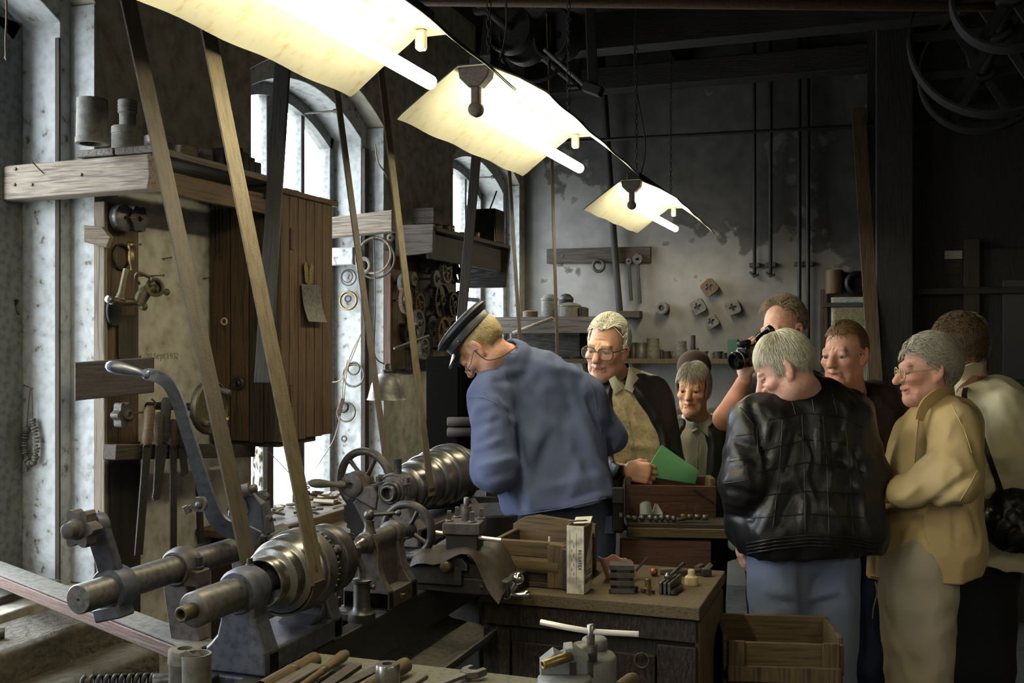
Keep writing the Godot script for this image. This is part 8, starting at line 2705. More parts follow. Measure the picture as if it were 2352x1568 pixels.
func person_woman() -> void:
	var tf := head_tf(1592,897,4.66, [-0.38,-0.05,-0.92], [0.02,1.0,0.0], 0.96)
	var neck := P(1604,968,4.72)
	var tor := [[P(1572,1010,4.70), P(1574,1180,4.68), 0.085,0.10,0.07], [P(1632,1010,4.74), P(1634,1180,4.72), 0.085,0.10,0.07], [P(1580,985,4.72), P(1632,985,4.75), 0.05,0.05,0.05]]
	var arm := [[P(1552,1015,4.70), P(1546,1140,4.68), 0.06,0.05,0.04], [P(1546,1140,4.68), P(1560,1240,4.60), 0.05,0.04,0.04], [P(1652,1010,4.76), P(1664,1140,4.78), 0.06,0.05,0.04], [P(1664,1140,4.78), P(1650,1240,4.70), 0.05,0.04,0.04]]
	var hips := [P(1580,1250,4.70), P(1630,1250,4.74)]
	var feet := [V(hips[0].x, 0, hips[0].z), V(hips[1].x, 0, hips[1].z)]
	var t := figure("older woman with short grey hair in a dark jacket behind the tool chest", hips[0], tf, {"skin": lin(0.74,0.56,0.43), "jaw": 0.95, "nose": 1.0, "neck": 0.9, "brow": lin(0.4,0.36,0.3)}, neck, tor + arm + [[hips[0], feet[0] + V(0,0.07,0), 0.07,0.045], [hips[1], feet[1] + V(0,0.07,0), 0.07,0.045]], [[Transform3D(Basis(-FW, Vector3.DOWN, -RT), P(1560,1245,4.60)), [15,18,20,22], P(1560,1236,4.61), 0.9, [0.5,0.2]], [Transform3D(Basis(-FW, Vector3.DOWN, RT), P(1650,1245,4.70)), [15,18,20,22], P(1650,1236,4.71), 0.9, [0.5,0.2]]])
	var sf := cloth(t, "grey_shirt", tor + [[P(1592,965,4.68), P(1612,968,4.74), 0.052,0.052,0.02]], 0.011, M.shirt_grey, {"sub": [[P(1594,945,4.64), P(1602,962,4.70), 0.042,0.048]], "ripple": 0.004, "label": "pale grey-green shirt"})
	wing(t, sf, [[1580,958], [1590,992], [1604,986], [1592,962]], M.shirt_grey)
	wing(t, sf, [[1610,986], [1626,1002], [1638,966], [1618,950]], M.shirt_grey)
	welt(t, sf, [[1604,995], [1602,1040], [1600,1110]], 4.3,4.9,0.002, M.beige_cloth, "button_placket")
	var jt := []
	for b in tor: jt.append([b[0], b[1], b[2] + 0.014, b[3] + 0.016, b[4]])
	cloth(t, "dark_jacket", jt + arm + [[P(1574,1180,4.68), P(1576,1280,4.68), 0.115,0.12,0.05], [P(1634,1180,4.72), P(1634,1280,4.72), 0.115,0.12,0.05]], 0.012, M.dull_leather, {"cuts": [[P(1600,1290,4.6), Vector3.DOWN]], "sub": [[P(1602,950,4.60), P(1604,1020,4.58), 0.06,0.085], [P(1604,1020,4.58), P(1600,1160,4.54), 0.085,0.08], [P(1596,940,4.66), P(1606,968,4.72), 0.055,0.06]], "ripple": 0.006, "seed": 12, "label": "dark jacket"})
	legs(t, hips[0], hips[1], feet[0], feet[1], M.black_cloth, 0.085,0.10, {"toe": -FW})
	hair(t, tf, {"mask": func(d: Vector3) -> bool: return not (d.z > 0.42 and d.y < 0.34 + 0.3 * absf(d.x)) and not (d.z > 0.1 and d.y < -0.3) and d.y > -0.55, "comb": func(d: Vector3) -> Vector3: return V(d.x * 1.2 + 0.3,-0.9,0.35 * d.z), "color": lin(0.52,0.50,0.44), "length": 0.055, "lift": 0.012, "width": 0.0028, "count": 1200, "curl": 0.25, "wave": 0.3, "thick": 0.010, "seed": 9}, M.hair)
	eyes(t, tf, lin(0.2,0.16,0.12))

func person_behind() -> void:
	var tf := head_tf(1592,862,5.35, [-0.5,-0.1,-0.85], [0,1,0], 1.0)
	var neck := P(1596,935,5.40)
	var tor := [[P(1560,980,5.42), P(1562,1150,5.42), 0.10,0.12,0.07], [P(1640,980,5.46), P(1640,1150,5.46), 0.10,0.12,0.07]]
	var hips := [P(1575,1200,5.42), P(1630,1200,5.46)]
	var feet := [V(hips[0].x, 0, hips[0].z), V(hips[1].x, 0, hips[1].z)]
	var arm := [[P(1545,975,5.42), P(1540,1090,5.42), 0.06,0.05,0.04], [P(1540,1090,5.42), P(1548,1190,5.38), 0.05,0.04,0.04], [P(1655,975,5.46), P(1662,1090,5.46), 0.06,0.05,0.04], [P(1662,1090,5.46), P(1652,1190,5.42), 0.05,0.04,0.04]]
	var t := figure("person in a brown knitted cap standing behind the grey-haired woman", hips[0], tf, {"cell": 0.008}, neck, tor + arm + [[hips[0], feet[0] + V(0,0.07,0), 0.07,0.045], [hips[1], feet[1] + V(0,0.07,0), 0.07,0.045]], [[Transform3D(Basis(-FW, Vector3.DOWN, -RT), P(1548,1195,5.38)), [15,18,20,22], P(1548,1188,5.38), 1.0, [0.5,0.2]], [Transform3D(Basis(-FW, Vector3.DOWN, RT), P(1652,1195,5.42)), [15,18,20,22], P(1652,1188,5.42), 1.0, [0.5,0.2]]])
	cloth(t, "brown_coat", tor + arm + [[P(1575,1150,5.42), P(1575,1260,5.42), 0.12,0.12,0.05], [P(1632,1150,5.46), P(1632,1260,5.46), 0.12,0.12,0.05]], 0.016, M.brown_cloth, {"ripple": 0.005, "cuts": [[P(1600,1270,5.4), Vector3.DOWN]]})
	legs(t, hips[0], hips[1], feet[0], feet[1], M.black_cloth, 0.085,0.10, {"toe": -FW})
	var pr := []
	for i in 12:
		var a := i / 11.0 * PI * 0.5
		pr.append(Vector2(cos(a) * 0.088 * (1.0 + (0.02 if i % 2 == 0 else 0.0)), sin(a) * 0.085))
	part(t, "knitted_cap", xform(mb().lathe(V(0,0.045,-0.014), Vector3.UP, [Vector2(0.07,-0.02), Vector2(0.088,-0.022)] + pr, 32,0.2), tf * Transform3D(Basis.from_scale(V(0.95,1,1.16)), Vector3.ZERO)), M.cap_brown, "brown knitted cap")

func person_camera() -> void:
	var tf := head_tf(1796,762,4.42, [-0.70,-0.22,-0.62], [-0.1,1.0,-0.1], 1.04)
	var neck := P(1812,850,4.50)
	var tor := [[P(1745,920,4.50), P(1740,1150,4.48), 0.11,0.125,0.08], [P(1850,910,4.56), P(1845,1150,4.54), 0.11,0.125,0.08], [P(1760,885,4.5), P(1850,880,4.56), 0.06,0.06,0.05]]
	var armr := [[P(1722,912,4.44), P(1666,962,4.22), 0.056,0.046,0.03], [P(1666,960,4.22), P(1712,868,4.12), 0.044,0.028,0.03]]
	var arml := [[P(1872,915,4.58), P(1870,1040,4.40), 0.06,0.05,0.04], [P(1870,1040,4.40), P(1790,905,4.20), 0.046,0.03,0.03], [P(1790,905,4.20), P(1760,840,4.16), 0.03,0.026,0.03]]
	var hips := [P(1755,1220,4.50), P(1840,1220,4.55)]
	var feet := [V(hips[0].x, 0, hips[0].z), V(hips[1].x, 0, hips[1].z)]
	var h1 := Transform3D(Basis((RT * 0.5 - FW * 0.8).normalized(), (Vector3.UP * 0.95 - RT * 0.1).normalized(), (-RT * 0.8 - FW * 0.5).normalized()), P(1712,862,4.115))
	var h2 := Transform3D(Basis((-FW).normalized(), (-RT * 0.75 + Vector3.UP * 0.3 - FW * 0.3).normalized(), (Vector3.UP * 0.9 + RT * 0.3).normalized()), P(1800,782,4.26))
	var t := figure("tall balding cameraman with tousled hair peering over a camcorder, bare forearm raised", hips[0], tf, {"skin": lin(0.78,0.60,0.51), "nose": 1.0, "brow": lin(0.4,0.33,0.28)}, neck, tor + [[P(1872,915,4.58), P(1870,1040,4.40), 0.06,0.05]] + [[hips[0], feet[0] + V(0,0.07,0), 0.08,0.05], [hips[1], feet[1] + V(0,0.07,0), 0.08,0.05]], [[h1, [20,25,28,30], P(1711,872,4.12), 1.0, [0.7,0.5]], [h2, [40,40,42,44], P(1815,790,4.30), 1.0, [0.4,0.4]]])
	# bare arms are skin
	var sk := MeshPack.new()
	sk.colored = true
	sk.col = lin(0.74,0.52,0.43)
	var fa := field_for(armr + [arml[1]], 0.008)
	for b in armr: fa.cone(b[0], b[1], b[2], b[3], 0.03)
	fa.cone(P(1690,920,4.15), P(1672,950,4.18), 0.038,0.043,0.02)
	fa.cone(arml[1][0], P(1815,790,4.30), 0.046,0.028,0.02)
	fa.build(sk)
	pack_part(t, "forearms", sk, M.skin)
	cloth(t, "green_vest", tor + [[P(1740,1150,4.48), P(1742,1260,4.48), 0.125,0.125,0.05], [P(1845,1150,4.54), P(1845,1260,4.54), 0.125,0.125,0.05]], 0.013, M.green_cloth, {"ripple": 0.006, "cuts": [[P(1800,1270,4.4), Vector3.DOWN]], "sub": [[P(1800,840,4.44), P(1812,860,4.5), 0.06,0.062]], "label": "olive waistcoat"})
	cloth(t, "navy_sleeve", [[P(1738,905,4.46), P(1684,945,4.27), 0.080,0.066,0.03]], 0.010, M.navy_cloth, {"cuts": [[P(1680,935,4.28), -RT * 0.9 - Vector3.UP * 0.7]], "ripple": 0.006})
	cloth(t, "navy_sleeve", [[P(1866,905,4.58), P(1872,1000,4.45), 0.078,0.066,0.03]], 0.012, M.navy_cloth, {"ripple": 0.006})
	legs(t, hips[0], hips[1], feet[0], feet[1], M.navy_cloth, 0.09,0.11, {"toe": -FW})
	hair(t, tf, {"mask": func(d: Vector3) -> bool: return (d.y > 0.70 and d.z < 0.45) or (d.z < 0.05 and d.y > -0.5 and not (absf(d.x) > 0.6 and d.y < 0.05 and d.z > -0.35)), "comb": func(d: Vector3) -> Vector3: return V(d.x * 0.8,0.6 - 0.8 * d.y, -0.4), "color": lin(0.56,0.49,0.40), "length": 0.055, "lift": 0.028, "width": 0.0016, "count": 900, "curl": 0.7, "wave": 0.5, "thick": 0.003, "seed": 15, "puff": 1.2}, M.hair)
	eyes(t, tf, lin(0.15,0.15,0.15))
	spectacles(t, tf, M.iron_black, 0.025,0.018,0.0022)
	# camcorder
	var o := P(1722,815,4.10)
	var c := thing("camcorder", "black camcorder with a silver side, held up by the tall cameraman", "camera", o)
	var fw := (-RT * 0.86 - FW * 0.45 - Vector3.UP * 0.18).normalized()
	var cu := (Vector3.UP - fw * fw.y).normalized()
	var cb := Basis(fw.cross(cu), cu, -fw)
	part(c, "housing", mb().box(o - fw * 0.02, V(0.065,0.085,0.12), cb, 0.012), M.gloss_black)
	part(c, "side_panel", mb().box(o - fw * 0.005 + cb.x * 0.034 + cu * 0.022, V(0.004,0.03,0.05), cb, 0.002), M.steel_worn)
	part(c, "side_panel", mb().box(o - fw * 0.005 - cb.x * 0.034 + cu * 0.022, V(0.004,0.03,0.05), cb, 0.002), M.steel_worn)
	part(c, "lens_barrel", mb().lathe(o + fw * 0.03 - cu * 0.01, fw, v2([0.033,0,0.034,0.03,0.036,0.032,0.036,0.05,0.032,0.055,0.028,0.055,0.024,0.035,0,0.03]), 28), M.gloss_black)
	part(c, "lens_ring", mb().lathe(o + fw * 0.055 - cu * 0.01, fw, v2([0.0355,0,0.037,0.001,0.037,0.006,0.0355,0.007]), 28), M.steel)
	part(c, "microphone", mb().cyl(o + cu * 0.05 + fw * 0.05, o + cu * 0.05 - fw * 0.01,0.012,16,0.004), M.rubber)
	part(c, "viewfinder", mb().lathe(o + cu * 0.05 - fw * 0.05, -fw + cu * 0.35, v2([0.014,0,0.016,0.02,0.016,0.06,0.022,0.065,0.024,0.08,0.018,0.082,0,0.078]), 18), M.gloss_black)
	part(c, "strap", mb().strap(smooth_path([o - cu * 0.04 - fw * 0.03, o - cu * 0.10 - fw * 0.02, o - cu * 0.17 - fw * 0.05, o - cu * 0.20 - fw * 0.09]), 0.014,0.002, FW), M.rubber)

func person_leather() -> void:
	var tf := head_tf(1803,848,3.58, [-0.80,-0.50,0.28], [-0.42,0.90,0.05], 1.02)
	var neck := P(1856,915,3.64)
	var tor := [[P(1775,985,3.60), P(1772,1210,3.56), 0.105,0.112,0.08], [P(1915,970,3.68), P(1955,1210,3.64), 0.110,0.118,0.08], [P(1850,955,3.64), P(1860,1210,3.58), 0.11,0.125,0.08], [P(1745,955,3.60), P(1950,945,3.70), 0.068,0.07,0.07], [P(1845,905,3.66), P(1880,915,3.67), 0.075,0.075,0.05]]
	var arm := [[P(1722,975,3.58), P(1706,1105,3.52), 0.078,0.074,0.04], [P(1706,1105,3.52), P(1702,1215,3.66), 0.072,0.055,0.04], [P(1956,968,3.68), P(1994,1090,3.66), 0.080,0.070,0.04], [P(1994,1090,3.66), P(1996,1170,3.78), 0.066,0.054,0.04]]
	var hips := [P(1785,1300,3.60), P(1905,1300,3.64)]
	var feet := [V(hips[0].x - 0.02,0, hips[0].z), V(hips[1].x + 0.02,0, hips[1].z)]
	var t := figure("white-haired man from behind in a black patchwork leather jacket and grey-blue trousers", hips[0], tf, {"skin": lin(0.77,0.59,0.52), "nose": 1.15, "neck": 1.1}, neck, tor + arm + [[hips[0], feet[0] + V(0,0.07,0), 0.085,0.05], [hips[1], feet[1] + V(0,0.07,0), 0.085,0.05]], [[Transform3D(Basis(FW, Vector3.DOWN, -RT), P(1702,1222,3.67)), [20,24,26,28], P(1702,1212,3.665), 1.0, [0.5,0.2]], [Transform3D(Basis(-FW, (FW * 0.2 - Vector3.UP).normalized(), RT), P(1996,1178,3.79)), [20,24,26,28], P(1996,1168,3.775), 1.0, [0.5,0.2]]])
	var folds := []
	for e in [[1722,925,1745,975,3.5,0.012,-0.012], [1742,970,1760,1060,3.5,0.012,-0.018], [1770,960,1745,1060,3.48,0.012,0.012], [1800,975,1770,1080,3.48,0.012,0.010], [1830,990,1800,1100,3.46,0.012,-0.008], [1880,960,1885,1080,3.48,0.012,0.012], [1905,970,1915,1080,3.5,0.012,-0.010], [1935,1000,1985,1150,3.55,0.014,0.012], [1960,1020,1990,1120,3.58,0.012,-0.014], [1790,1130,1745,1230,3.45,0.012,0.010], [1830,1120,1780,1230,3.45,0.012,-0.008], [1850,1130,1840,1230,3.43,0.012,0.009], [1740,1215,1770,1265,3.45,0.01,0.010], [1665,1120,1740,1140,3.46,0.012,-0.010], [1660,1150,1735,1165,3.48,0.012,0.012], [1665,1180,1735,1195,3.52,0.010,-0.010], [1670,1060,1735,1070,3.44,0.012,0.008], [1680,1010,1740,1030,3.46,0.012,-0.008], [1900,1150,1960,1240,3.5,0.014,0.008], [1875,1040,1960,1060,3.52,0.016,-0.006]]:
		folds.append([e[0], e[1], e[2], e[3], e[5], e[6]])
	var jk := tor + arm + [[P(1772,1210,3.56), P(1778,1310,3.57), 0.108,0.100,0.06], [P(1955,1210,3.64), P(1950,1310,3.64), 0.112,0.10,0.06], [P(1860,1210,3.58), P(1864,1310,3.58), 0.125,0.12,0.06]]
	var hem := P(1712,1300,3.5)
	var f := cloth(t, "leather_jacket", jk, 0.0075, M.black_leather, {"folds": folds, "cuts": [[P(1850,1282,3.5), Vector3.DOWN]], "ripple": 0.007, "rscale": V(7,4.5,7), "sharp": 12.0, "seed": 21, "sub": [[P(1815,880,3.60), P(1850,905,3.64), 0.058,0.062]], "label": "black leather jacket sewn of square patches"})
	var d0 := 3.2
	var d1 := 4.1
	for s in [[[1765,965], [1850,948], [1940,960], [1990,985]], [[1745,1035], [1850,1010], [1930,1015], [1975,1040]], [[1738,1085], [1850,1062], [1960,1075], [1995,1090]], [[1735,1140], [1850,1128], [1990,1135]], [[1725,1190], [1850,1180], [2000,1190]], [[1815,905], [1830,960]], [[1862,895], [1872,955]], [[1912,905], [1925,958]], [[1798,965], [1790,1080], [1775,1220]], [[1842,952], [1848,1080], [1850,1235]], [[1890,952], [1900,1080], [1905,1235]], [[1940,962], [1952,1080], [1960,1235]], [[1670,1060], [1735,1050]], [[1662,1110], [1735,1100]], [[1690,1000], [1745,995]], [[1700,935], [1738,985], [1742,1050]]]:
		welt(t, f, s, d0, d1,0.0024, M.seam_dark, "patch_seam")
	for k in 4:
		welt(t, f, [[1716,1248 + k * 8], [1780,1236 + k * 8], [1860,1228 + k * 8], [1960,1234 + k * 8], [2020,1248 + k * 7]], d0, d1,0.0042, M.black_leather, "waist_rib")
	ring_collar(t, P(1858,912,3.645), (tf.origin - neck).normalized() + Vector3.UP * 0.6,0.066,0.05, M.black_leather)
	legs(t, hips[0], hips[1], feet[0], feet[1], M.grey_blue_cloth, 0.102,0.118, {"toe": -RT * 0.7 + FW * 0.7, "ripple": 0.007, "rscale": V(6,4,6), "sharp": 14.0, "folds": [[1750,1350,1835,1370,0.016,0.010], [1850,1375,1940,1350,0.016,0.010], [1842,1300,1846,1450,0.014,-0.022], [1760,1375,1830,1388,0.014,-0.008], [1860,1395,1930,1372,0.014,-0.008], [1730,1420,1800,1410,0.016,0.006], [1925,1330,1970,1420,0.02,0.008]], "label": "grey-blue trousers"})
	hair(t, tf, {"mask": func(d: Vector3) -> bool:
		if d.z > 0.35 and d.y < 0.55: return false
		if absf(d.x) > 0.70 and d.y < -0.02 and d.z > -0.28: return false
		return d.y > -0.66 and not (d.z > 0.15 and d.y < 0.0), "comb": comb_down, "color": lin(0.76,0.74,0.66), "length": 0.062, "lift": 0.008, "width": 0.0026, "count": 1600, "curl": 0.14, "wave": 0.12, "thick": 0.005, "seed": 17}, M.hair)
	eyes(t, tf, lin(0.2,0.22,0.25))

func person_brown() -> void:
	var tf := head_tf(1940,818,3.98, [-0.70,-0.05,-0.70], [-0.02,1.0,0.0], 1.04)
	var neck := P(1952,905,4.03)
	var tor := [[P(1905,970,4.02), P(1905,1200,4.02), 0.11,0.12,0.08], [P(2010,965,4.08), P(2005,1200,4.06), 0.11,0.12,0.08], [P(1915,935,4.03), P(2005,925,4.08), 0.06,0.065,0.05]]
	var arm := [[P(2035,965,4.10), P(2050,1090,4.10), 0.075,0.065,0.04], [P(2050,1090,4.10), P(2030,1200,4.02), 0.06,0.05,0.04], [P(1880,965,4.02), P(1868,1090,4.0), 0.075,0.062,0.04], [P(1868,1090,4.0), P(1880,1200,3.95), 0.06,0.048,0.04]]
	var hips := [P(1920,1270,4.06), P(1995,1270,4.08)]
	var feet := [V(hips[0].x, 0, hips[0].z), V(hips[1].x, 0, hips[1].z)]
	var t := figure("sandy-haired frowning man in a brown jacket over a navy shirt", hips[0], tf, {"skin": lin(0.74,0.56,0.48), "jaw": 1.06, "nose": 1.1, "brow": lin(0.45,0.35,0.25)}, neck, tor + arm + [[hips[0], feet[0] + V(0,0.07,0), 0.085,0.05], [hips[1], feet[1] + V(0,0.07,0), 0.085,0.05]], [[Transform3D(Basis(-FW, Vector3.DOWN, RT), P(2030,1206,4.01)), [20,24,26,28], P(2030,1196,4.02), 1.0, [0.5,0.2]], [Transform3D(Basis(-FW, Vector3.DOWN, -RT), P(1880,1206,3.95)), [20,24,26,28], P(1880,1196,3.95), 1.0, [0.5,0.2]]])
	cloth(t, "navy_shirt", tor + [[P(1944,908,4.0), P(1956,905,4.04), 0.062,0.062,0.03]], 0.012, M.navy_cloth, {"sub": [[P(1940,878,3.98), P(1950,900,4.02), 0.058,0.060]], "ripple": 0.004})
	var jt := []
	for b in tor: jt.append([b[0], b[1], b[2] + 0.018, b[3] + 0.02, b[4]])
	cloth(t, "brown_jacket", jt + arm, 0.0125, M.brown_cloth, {"sub": [[P(1925,880,3.86), P(1935,960,3.86), 0.06,0.075], [P(1935,960,3.86), P(1930,1200,3.84), 0.075,0.07], [P(1940,870,3.96), P(1952,905,4.03), 0.066,0.068]], "ripple": 0.008, "seed": 31})
	legs(t, hips[0], hips[1], feet[0], feet[1], M.denim, 0.095,0.11, {"toe": -RT, "label": "blue jeans"})
	hair(t, tf, {"mask": short_hair_mask(0.46), "comb": func(d: Vector3) -> Vector3: return V(d.x * 0.6,-0.2 - 0.5 * absf(d.x), -0.9 + 0.4 * d.z), "color": lin(0.42,0.31,0.20), "length": 0.045, "lift": 0.006, "width": 0.0024, "count": 1300, "curl": 0.2, "wave": 0.12, "thick": 0.006, "seed": 19}, M.hair)
	eyes(t, tf, lin(0.2,0.2,0.2))

func person_yellow() -> void:
	var tf := head_tf(2130,853,3.74, [-0.98,-0.08,0.06], [-0.06,1.0,0.0], 1.02)
	var neck := P(2150,925,3.78)
	var tor := [[P(2150,985,3.80), P(2120,1260,3.78), 0.10,0.125,0.08], [P(2185,975,3.72), P(2170,1260,3.72), 0.105,0.125,0.08], [P(2130,1000,3.86), P(2080,1260,3.80), 0.085,0.11,0.08]]
	var arm := [[P(2196,985,3.62), P(2190,1095,3.52), 0.088,0.084,0.05], [P(2190,1095,3.52), P(2080,1130,3.58), 0.082,0.06,0.05], [P(2100,1000,3.92), P(2052,1110,3.90), 0.075,0.065,0.05]]
	var hips := [P(2085,1380,3.76), P(2130,1380,3.70)]
	var feet := [V(hips[0].x, 0, hips[0].z - 0.03), V(hips[1].x, 0, hips[1].z)]
	var t := figure("woman with wavy grey hair and glasses in a mustard yellow jacket, arms folded", hips[0], tf, {"skin": lin(0.80,0.60,0.53), "jaw": 0.96, "nose": 1.1, "neck": 0.92, "brow": lin(0.5,0.45,0.4)}, neck, tor + arm + [[hips[0], feet[0] + V(0,0.07,0), 0.08,0.045], [hips[1], feet[1] + V(0,0.07,0), 0.08,0.045]], [[Transform3D(Basis(Vector3.UP, (-RT + FW * 0.3).normalized(), -FW), P(2074,1132,3.60)), [30,32,34,36], P(2084,1130,3.58), 0.92, [0.5,0.3]], [Transform3D(Basis(Vector3.UP, (RT * 0.7 - FW * 0.6).normalized(), -RT), P(2052,1112,3.89)), [30,32,34,36], P(2052,1106,3.90), 0.92, [0.5,0.3]]])
	var folds := []
	for e in [[2245,1080,2150,1150,3.5,0.014,-0.016], [2180,1140,2060,1190,3.5,0.014,-0.014], [2160,1030,2080,1090,3.5,0.016,0.010], [2200,1000,2120,1060,3.5,0.014,-0.007], [2120,1110,2060,1150,3.46,0.012,0.010], [2200,1160,2240,1240,3.56,0.016,0.010], [2190,1140,2195,1260,3.56,0.012,-0.008], [2130,1190,2135,1300,3.6,0.012,0.008], [2090,1200,2060,1310,3.64,0.014,0.008], [2140,930,2100,1000,3.6,0.014,0.010], [2230,990,2250,1080,3.6,0.02,-0.006]]:
		folds.append([e[0], e[1], e[2], e[3], e[5], e[6]])
	var jk := tor + arm + [[P(2120,1260,3.78), P(2090,1390,3.80), 0.125,0.12,0.06], [P(2170,1260,3.72), P(2140,1390,3.72), 0.125,0.125,0.06], [P(2080,1260,3.80), P(2050,1390,3.82), 0.11,0.10,0.06]]
	var f := cloth(t, "yellow_jacket", jk, 0.008, M.yellow_cloth, {"folds": folds, "cuts": [[P(2100,1352,3.6), Vector3.DOWN + RT * 0.12]], "ripple": 0.007, "rscale": V(6,4.5,6), "sharp": 14.0, "seed": 41, "sub": [[P(2130,890,3.75), P(2150,922,3.78), 0.052,0.058]], "label": "mustard yellow jacket"})
	welt(t, f, [[2000,1322], [2100,1334], [2190,1352]], 3.2,4.3,0.003, M.yellow_cloth, "hem_seam")
	welt(t, f, [[2245,1080], [2230,1110], [2205,1150], [2235,1200]], 3.2,4.3,0.0022, M.yellow_cloth, "yoke_seam")
	welt(t, f, [[2122,1180], [2124,1230], [2135,1255], [2112,1258]], 3.2,4.3,0.0022, M.yellow_cloth, "pocket_edge")
	welt(t, f, [[2186,930], [2215,985], [2235,1050]], 3.2,4.3,0.0022, M.yellow_cloth, "sleeve_seam")
	var cp := smooth_path([P(2110,965,3.66), P(2125,930,3.66), P(2160,905,3.68), P(2190,900,3.74), P(2185,905,3.82)])
	part(t, "collar", mb().strap(cp, [0.03,0.034,0.036,0.038,0.04,0.042,0.044,0.046,0.048,0.05,0.05,0.05,0.05,0.05,0.05,0.05,0.05,0.05,0.05,0.05,0.05,0.05,0.05,0.05,0.05], 0.006, (Vector3.UP - FW * 0.2 - RT * 0.2).normalized()), M.yellow_cloth)
	part(t, "front_flap", mb().sheet([[P(2060,1010,3.72), P(2046,1060,3.70), P(2050,1100,3.68)], [P(2095,960,3.68), P(2080,1030,3.64), P(2076,1090,3.62)], [P(2112,945,3.66), P(2105,1020,3.62), P(2100,1080,3.60)]], 0.006), M.yellow_cloth)
	part(t, "drawcord", mb().tube(smooth_path([P(2010,1335,3.66), P(2014,1362,3.65), P(2006,1395,3.65), P(2004,1420,3.65)]), 0.0025,6), M.rope)
	legs(t, hips[0], hips[1], feet[0], feet[1], M.beige_cloth, 0.10,0.115, {"toe": -RT, "ripple": 0.007, "label": "beige trousers"})
	hair(t, tf, {"mask": func(d: Vector3) -> bool:
		if d.z > 0.48 and d.y < 0.42: return false
		if absf(d.x) > 0.66 and d.y < -0.04 and d.z > -0.18: return false
		return d.y > -0.62 and not (d.z > 0.25 and d.y < 0.05), "comb": func(d: Vector3) -> Vector3: return V(d.x * 0.6,-0.55,-0.8), "color": lin(0.64,0.62,0.55), "length": 0.06, "lift": 0.013, "width": 0.0030, "count": 1500, "curl": 0.4, "wave": 0.7, "thick": 0.009, "seed": 23}, M.hair)
	eyes(t, tf, lin(0.2,0.2,0.25))
	spectacles(t, tf, M.pale_turned, 0.024,0.021,0.0022)

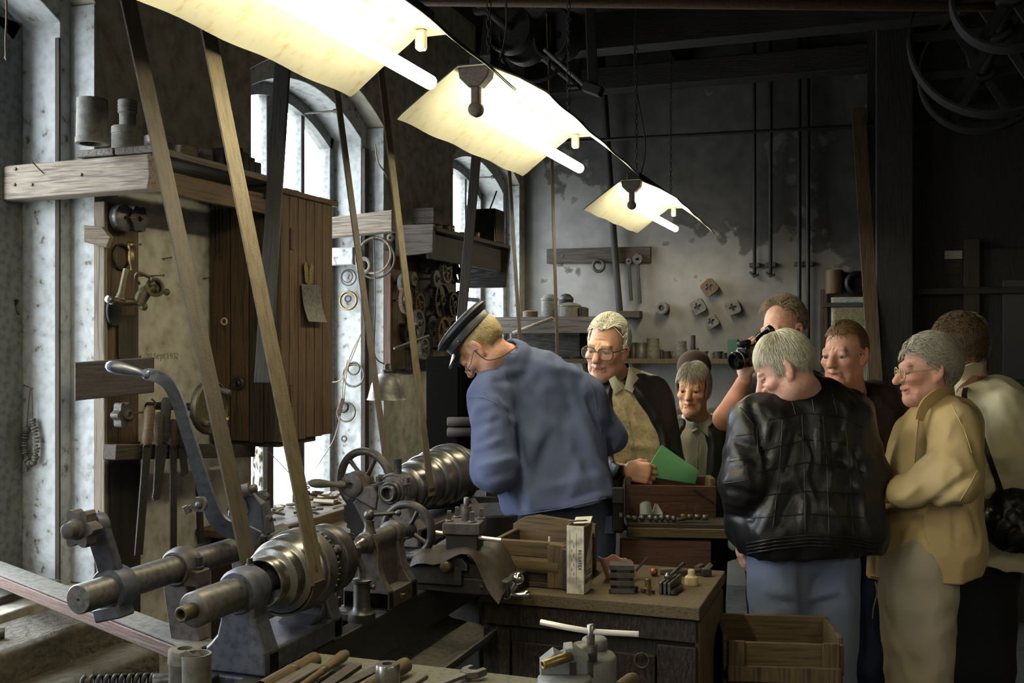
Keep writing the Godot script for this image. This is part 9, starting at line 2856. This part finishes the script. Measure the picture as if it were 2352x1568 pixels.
func person_cream() -> void:
	var tf := head_tf(2196,800,4.18, [-0.55,-0.12,0.82], [0.0,1.0,0.0], 1.02)
	var neck := P(2222,878,4.20)
	var tor := [[P(2238,950,4.20), P(2230,1250,4.18), 0.12,0.13,0.08], [P(2305,950,4.12), P(2290,1250,4.12), 0.12,0.13,0.08], [P(2215,915,4.20), P(2290,905,4.14), 0.06,0.07,0.05]]
	var arm := [[P(2312,945,4.04), P(2340,1075,3.98), 0.086,0.078,0.05], [P(2340,1080,3.98), P(2262,1110,3.98), 0.076,0.056,0.05], [P(2200,950,4.28), P(2190,1080,4.30), 0.08,0.07,0.05], [P(2190,1080,4.30), P(2215,1180,4.20), 0.065,0.05,0.04]]
	var hips := [P(2225,1300,4.18), P(2280,1300,4.14)]
	var feet := [V(hips[0].x, 0, hips[0].z), V(hips[1].x, 0, hips[1].z)]
	var t := figure("brown-haired person in a cream coat with a black shoulder bag, seen from behind", hips[0], tf, {"skin": lin(0.76,0.56,0.48)}, neck, tor + arm + [[hips[0], feet[0] + V(0,0.07,0), 0.085,0.05], [hips[1], feet[1] + V(0,0.07,0), 0.085,0.05]], [[Transform3D(Basis(Vector3.UP, -RT, -FW), P(2254,1112,3.98)), [40,42,44,46], P(2264,1110,3.98), 1.0, [0.5,0.3]], [Transform3D(Basis(-FW, Vector3.DOWN, -RT), P(2215,1186,4.19)), [20,24,26,28], P(2215,1176,4.20), 1.0, [0.5,0.2]]])
	var folds := []
	for e in [[2290,900,2330,1000,3.95,0.014,0.010], [2300,960,2340,1040,3.92,0.012,-0.010], [2270,1050,2330,1060,3.9,0.014,0.012], [2260,1080,2330,1090,3.9,0.012,-0.012], [2260,930,2262,1000,4.0,0.012,-0.012], [2250,1150,2220,1280,4.0,0.02,0.008]]:
		folds.append([e[0], e[1], e[2], e[3], e[5], e[6]])
	var jk := tor + arm + [[P(2230,1250,4.18), P(2228,1330,4.18), 0.13,0.135,0.06], [P(2290,1250,4.12), P(2288,1330,4.12), 0.13,0.135,0.06]]
	cloth(t, "cream_coat", jk, 0.009, M.cream_cloth, {"folds": folds, "cuts": [[P(2260,1303,4.0), Vector3.DOWN - RT * 0.15]], "ripple": 0.008, "rscale": V(6,4.5,6), "seed": 51, "sub": [[P(2205,840,4.18), P(2220,874,4.2), 0.056,0.06]], "label": "cream coat"})
	var cp := smooth_path([P(2192,890,4.12), P(2206,866,4.08), P(2232,848,4.08), P(2255,850,4.14)])
	part(t, "collar", mb().strap(cp, 0.05,0.006, (Vector3.UP - FW * 0.2).normalized()), M.cream_cloth)
	legs(t, hips[0], hips[1], feet[0], feet[1], M.black_cloth, 0.10,0.115, {"toe": FW, "label": "black trousers"})
	hair(t, tf, {"mask": func(d: Vector3) -> bool: return d.z < 0.35 and d.y > -0.55 or d.y > 0.55, "comb": func(d: Vector3) -> Vector3: return V(d.x * 0.9,-0.4,-0.3), "color": lin(0.36,0.28,0.18), "length": 0.07, "lift": 0.018, "width": 0.0028, "count": 1300, "curl": 0.6, "wave": 0.9, "thick": 0.008, "seed": 27}, M.hair)
	# shoulder bag and strap
	var b := thing("shoulder_bag", "soft black leather shoulder bag at the cream coat's hip", "bag", P(2325,1190,3.92))
	var pr := [[P(2310,1150,3.93), P(2350,1150,3.93), 0.05,0.05,0.04], [P(2305,1205,3.92), P(2365,1210,3.92), 0.068,0.07,0.05], [P(2320,1225,3.92), P(2360,1230,3.92), 0.062,0.062,0.05]]
	cloth(b, "bag", pr, 0.009, M.black_leather, {"ripple": 0.012, "rscale": V(11,7,11), "seed": 61})
	part(b, "strap", mb().strap(smooth_path([P(2300,1130,3.90), P(2268,1040,3.97), P(2240,960,4.0), P(2216,915,4.06), P(2218,890,4.14)]), 0.02,0.004, (RT * 0.9 + Vector3.UP * 0.4).normalized()), M.gloss_black)
	# grey head behind
	var tf2 := head_tf(2226,798,4.55, [0.4,-0.05,0.9], [0,1,0], 1.02)
	var nk := P(2240,880,4.55)
	var tr := [[P(2215,950,4.58), P(2215,1200,4.58), 0.10,0.115,0.08], [P(2300,950,4.55), P(2300,1200,4.55), 0.10,0.115,0.08]]
	var am := [[P(2195,945,4.6), P(2188,1080,4.6), 0.07,0.06,0.05], [P(2188,1080,4.6), P(2196,1190,4.56), 0.06,0.045,0.04], [P(2320,945,4.54), P(2326,1080,4.54), 0.07,0.06,0.05], [P(2326,1080,4.54), P(2318,1190,4.5), 0.06,0.045,0.04]]
	var hp := [P(2230,1260,4.58), P(2285,1260,4.56)]
	var ft := [V(hp[0].x, 0, hp[0].z), V(hp[1].x, 0, hp[1].z)]
	var t2 := figure("grey-haired person mostly hidden behind the cream coat, only the head showing", hp[0], tf2, {"cell": 0.007}, nk, tr + am + [[hp[0], ft[0] + V(0,0.07,0), 0.085,0.05], [hp[1], ft[1] + V(0,0.07,0), 0.085,0.05]], [[Transform3D(Basis(-FW, Vector3.DOWN, -RT), P(2196,1196,4.56)), [20,24,26,28], P(2196,1186,4.56), 1.0, [0.5,0.2]], [Transform3D(Basis(-FW, Vector3.DOWN, RT), P(2318,1196,4.5)), [20,24,26,28], P(2318,1186,4.5), 1.0, [0.5,0.2]]])
	cloth(t2, "dark_coat", tr + am + [[P(2215,1200,4.58), P(2222,1290,4.58), 0.115,0.115,0.05], [P(2300,1200,4.55), P(2295,1290,4.55), 0.115,0.115,0.05]], 0.016, M.brown_cloth, {"ripple": 0.006, "cuts": [[P(2260,1300,4.5), Vector3.DOWN]]})
	legs(t2, hp[0], hp[1], ft[0], ft[1], M.black_cloth, 0.09,0.11, {"toe": FW})
	hair(t2, tf2, {"mask": func(d: Vector3) -> bool: return (d.z < 0.3 and d.y > -0.55) or d.y > 0.55, "comb": comb_down, "color": lin(0.50,0.47,0.42), "length": 0.06, "lift": 0.02, "width": 0.003, "count": 900, "curl": 0.5, "wave": 0.6, "thick": 0.012, "seed": 29}, M.hair)
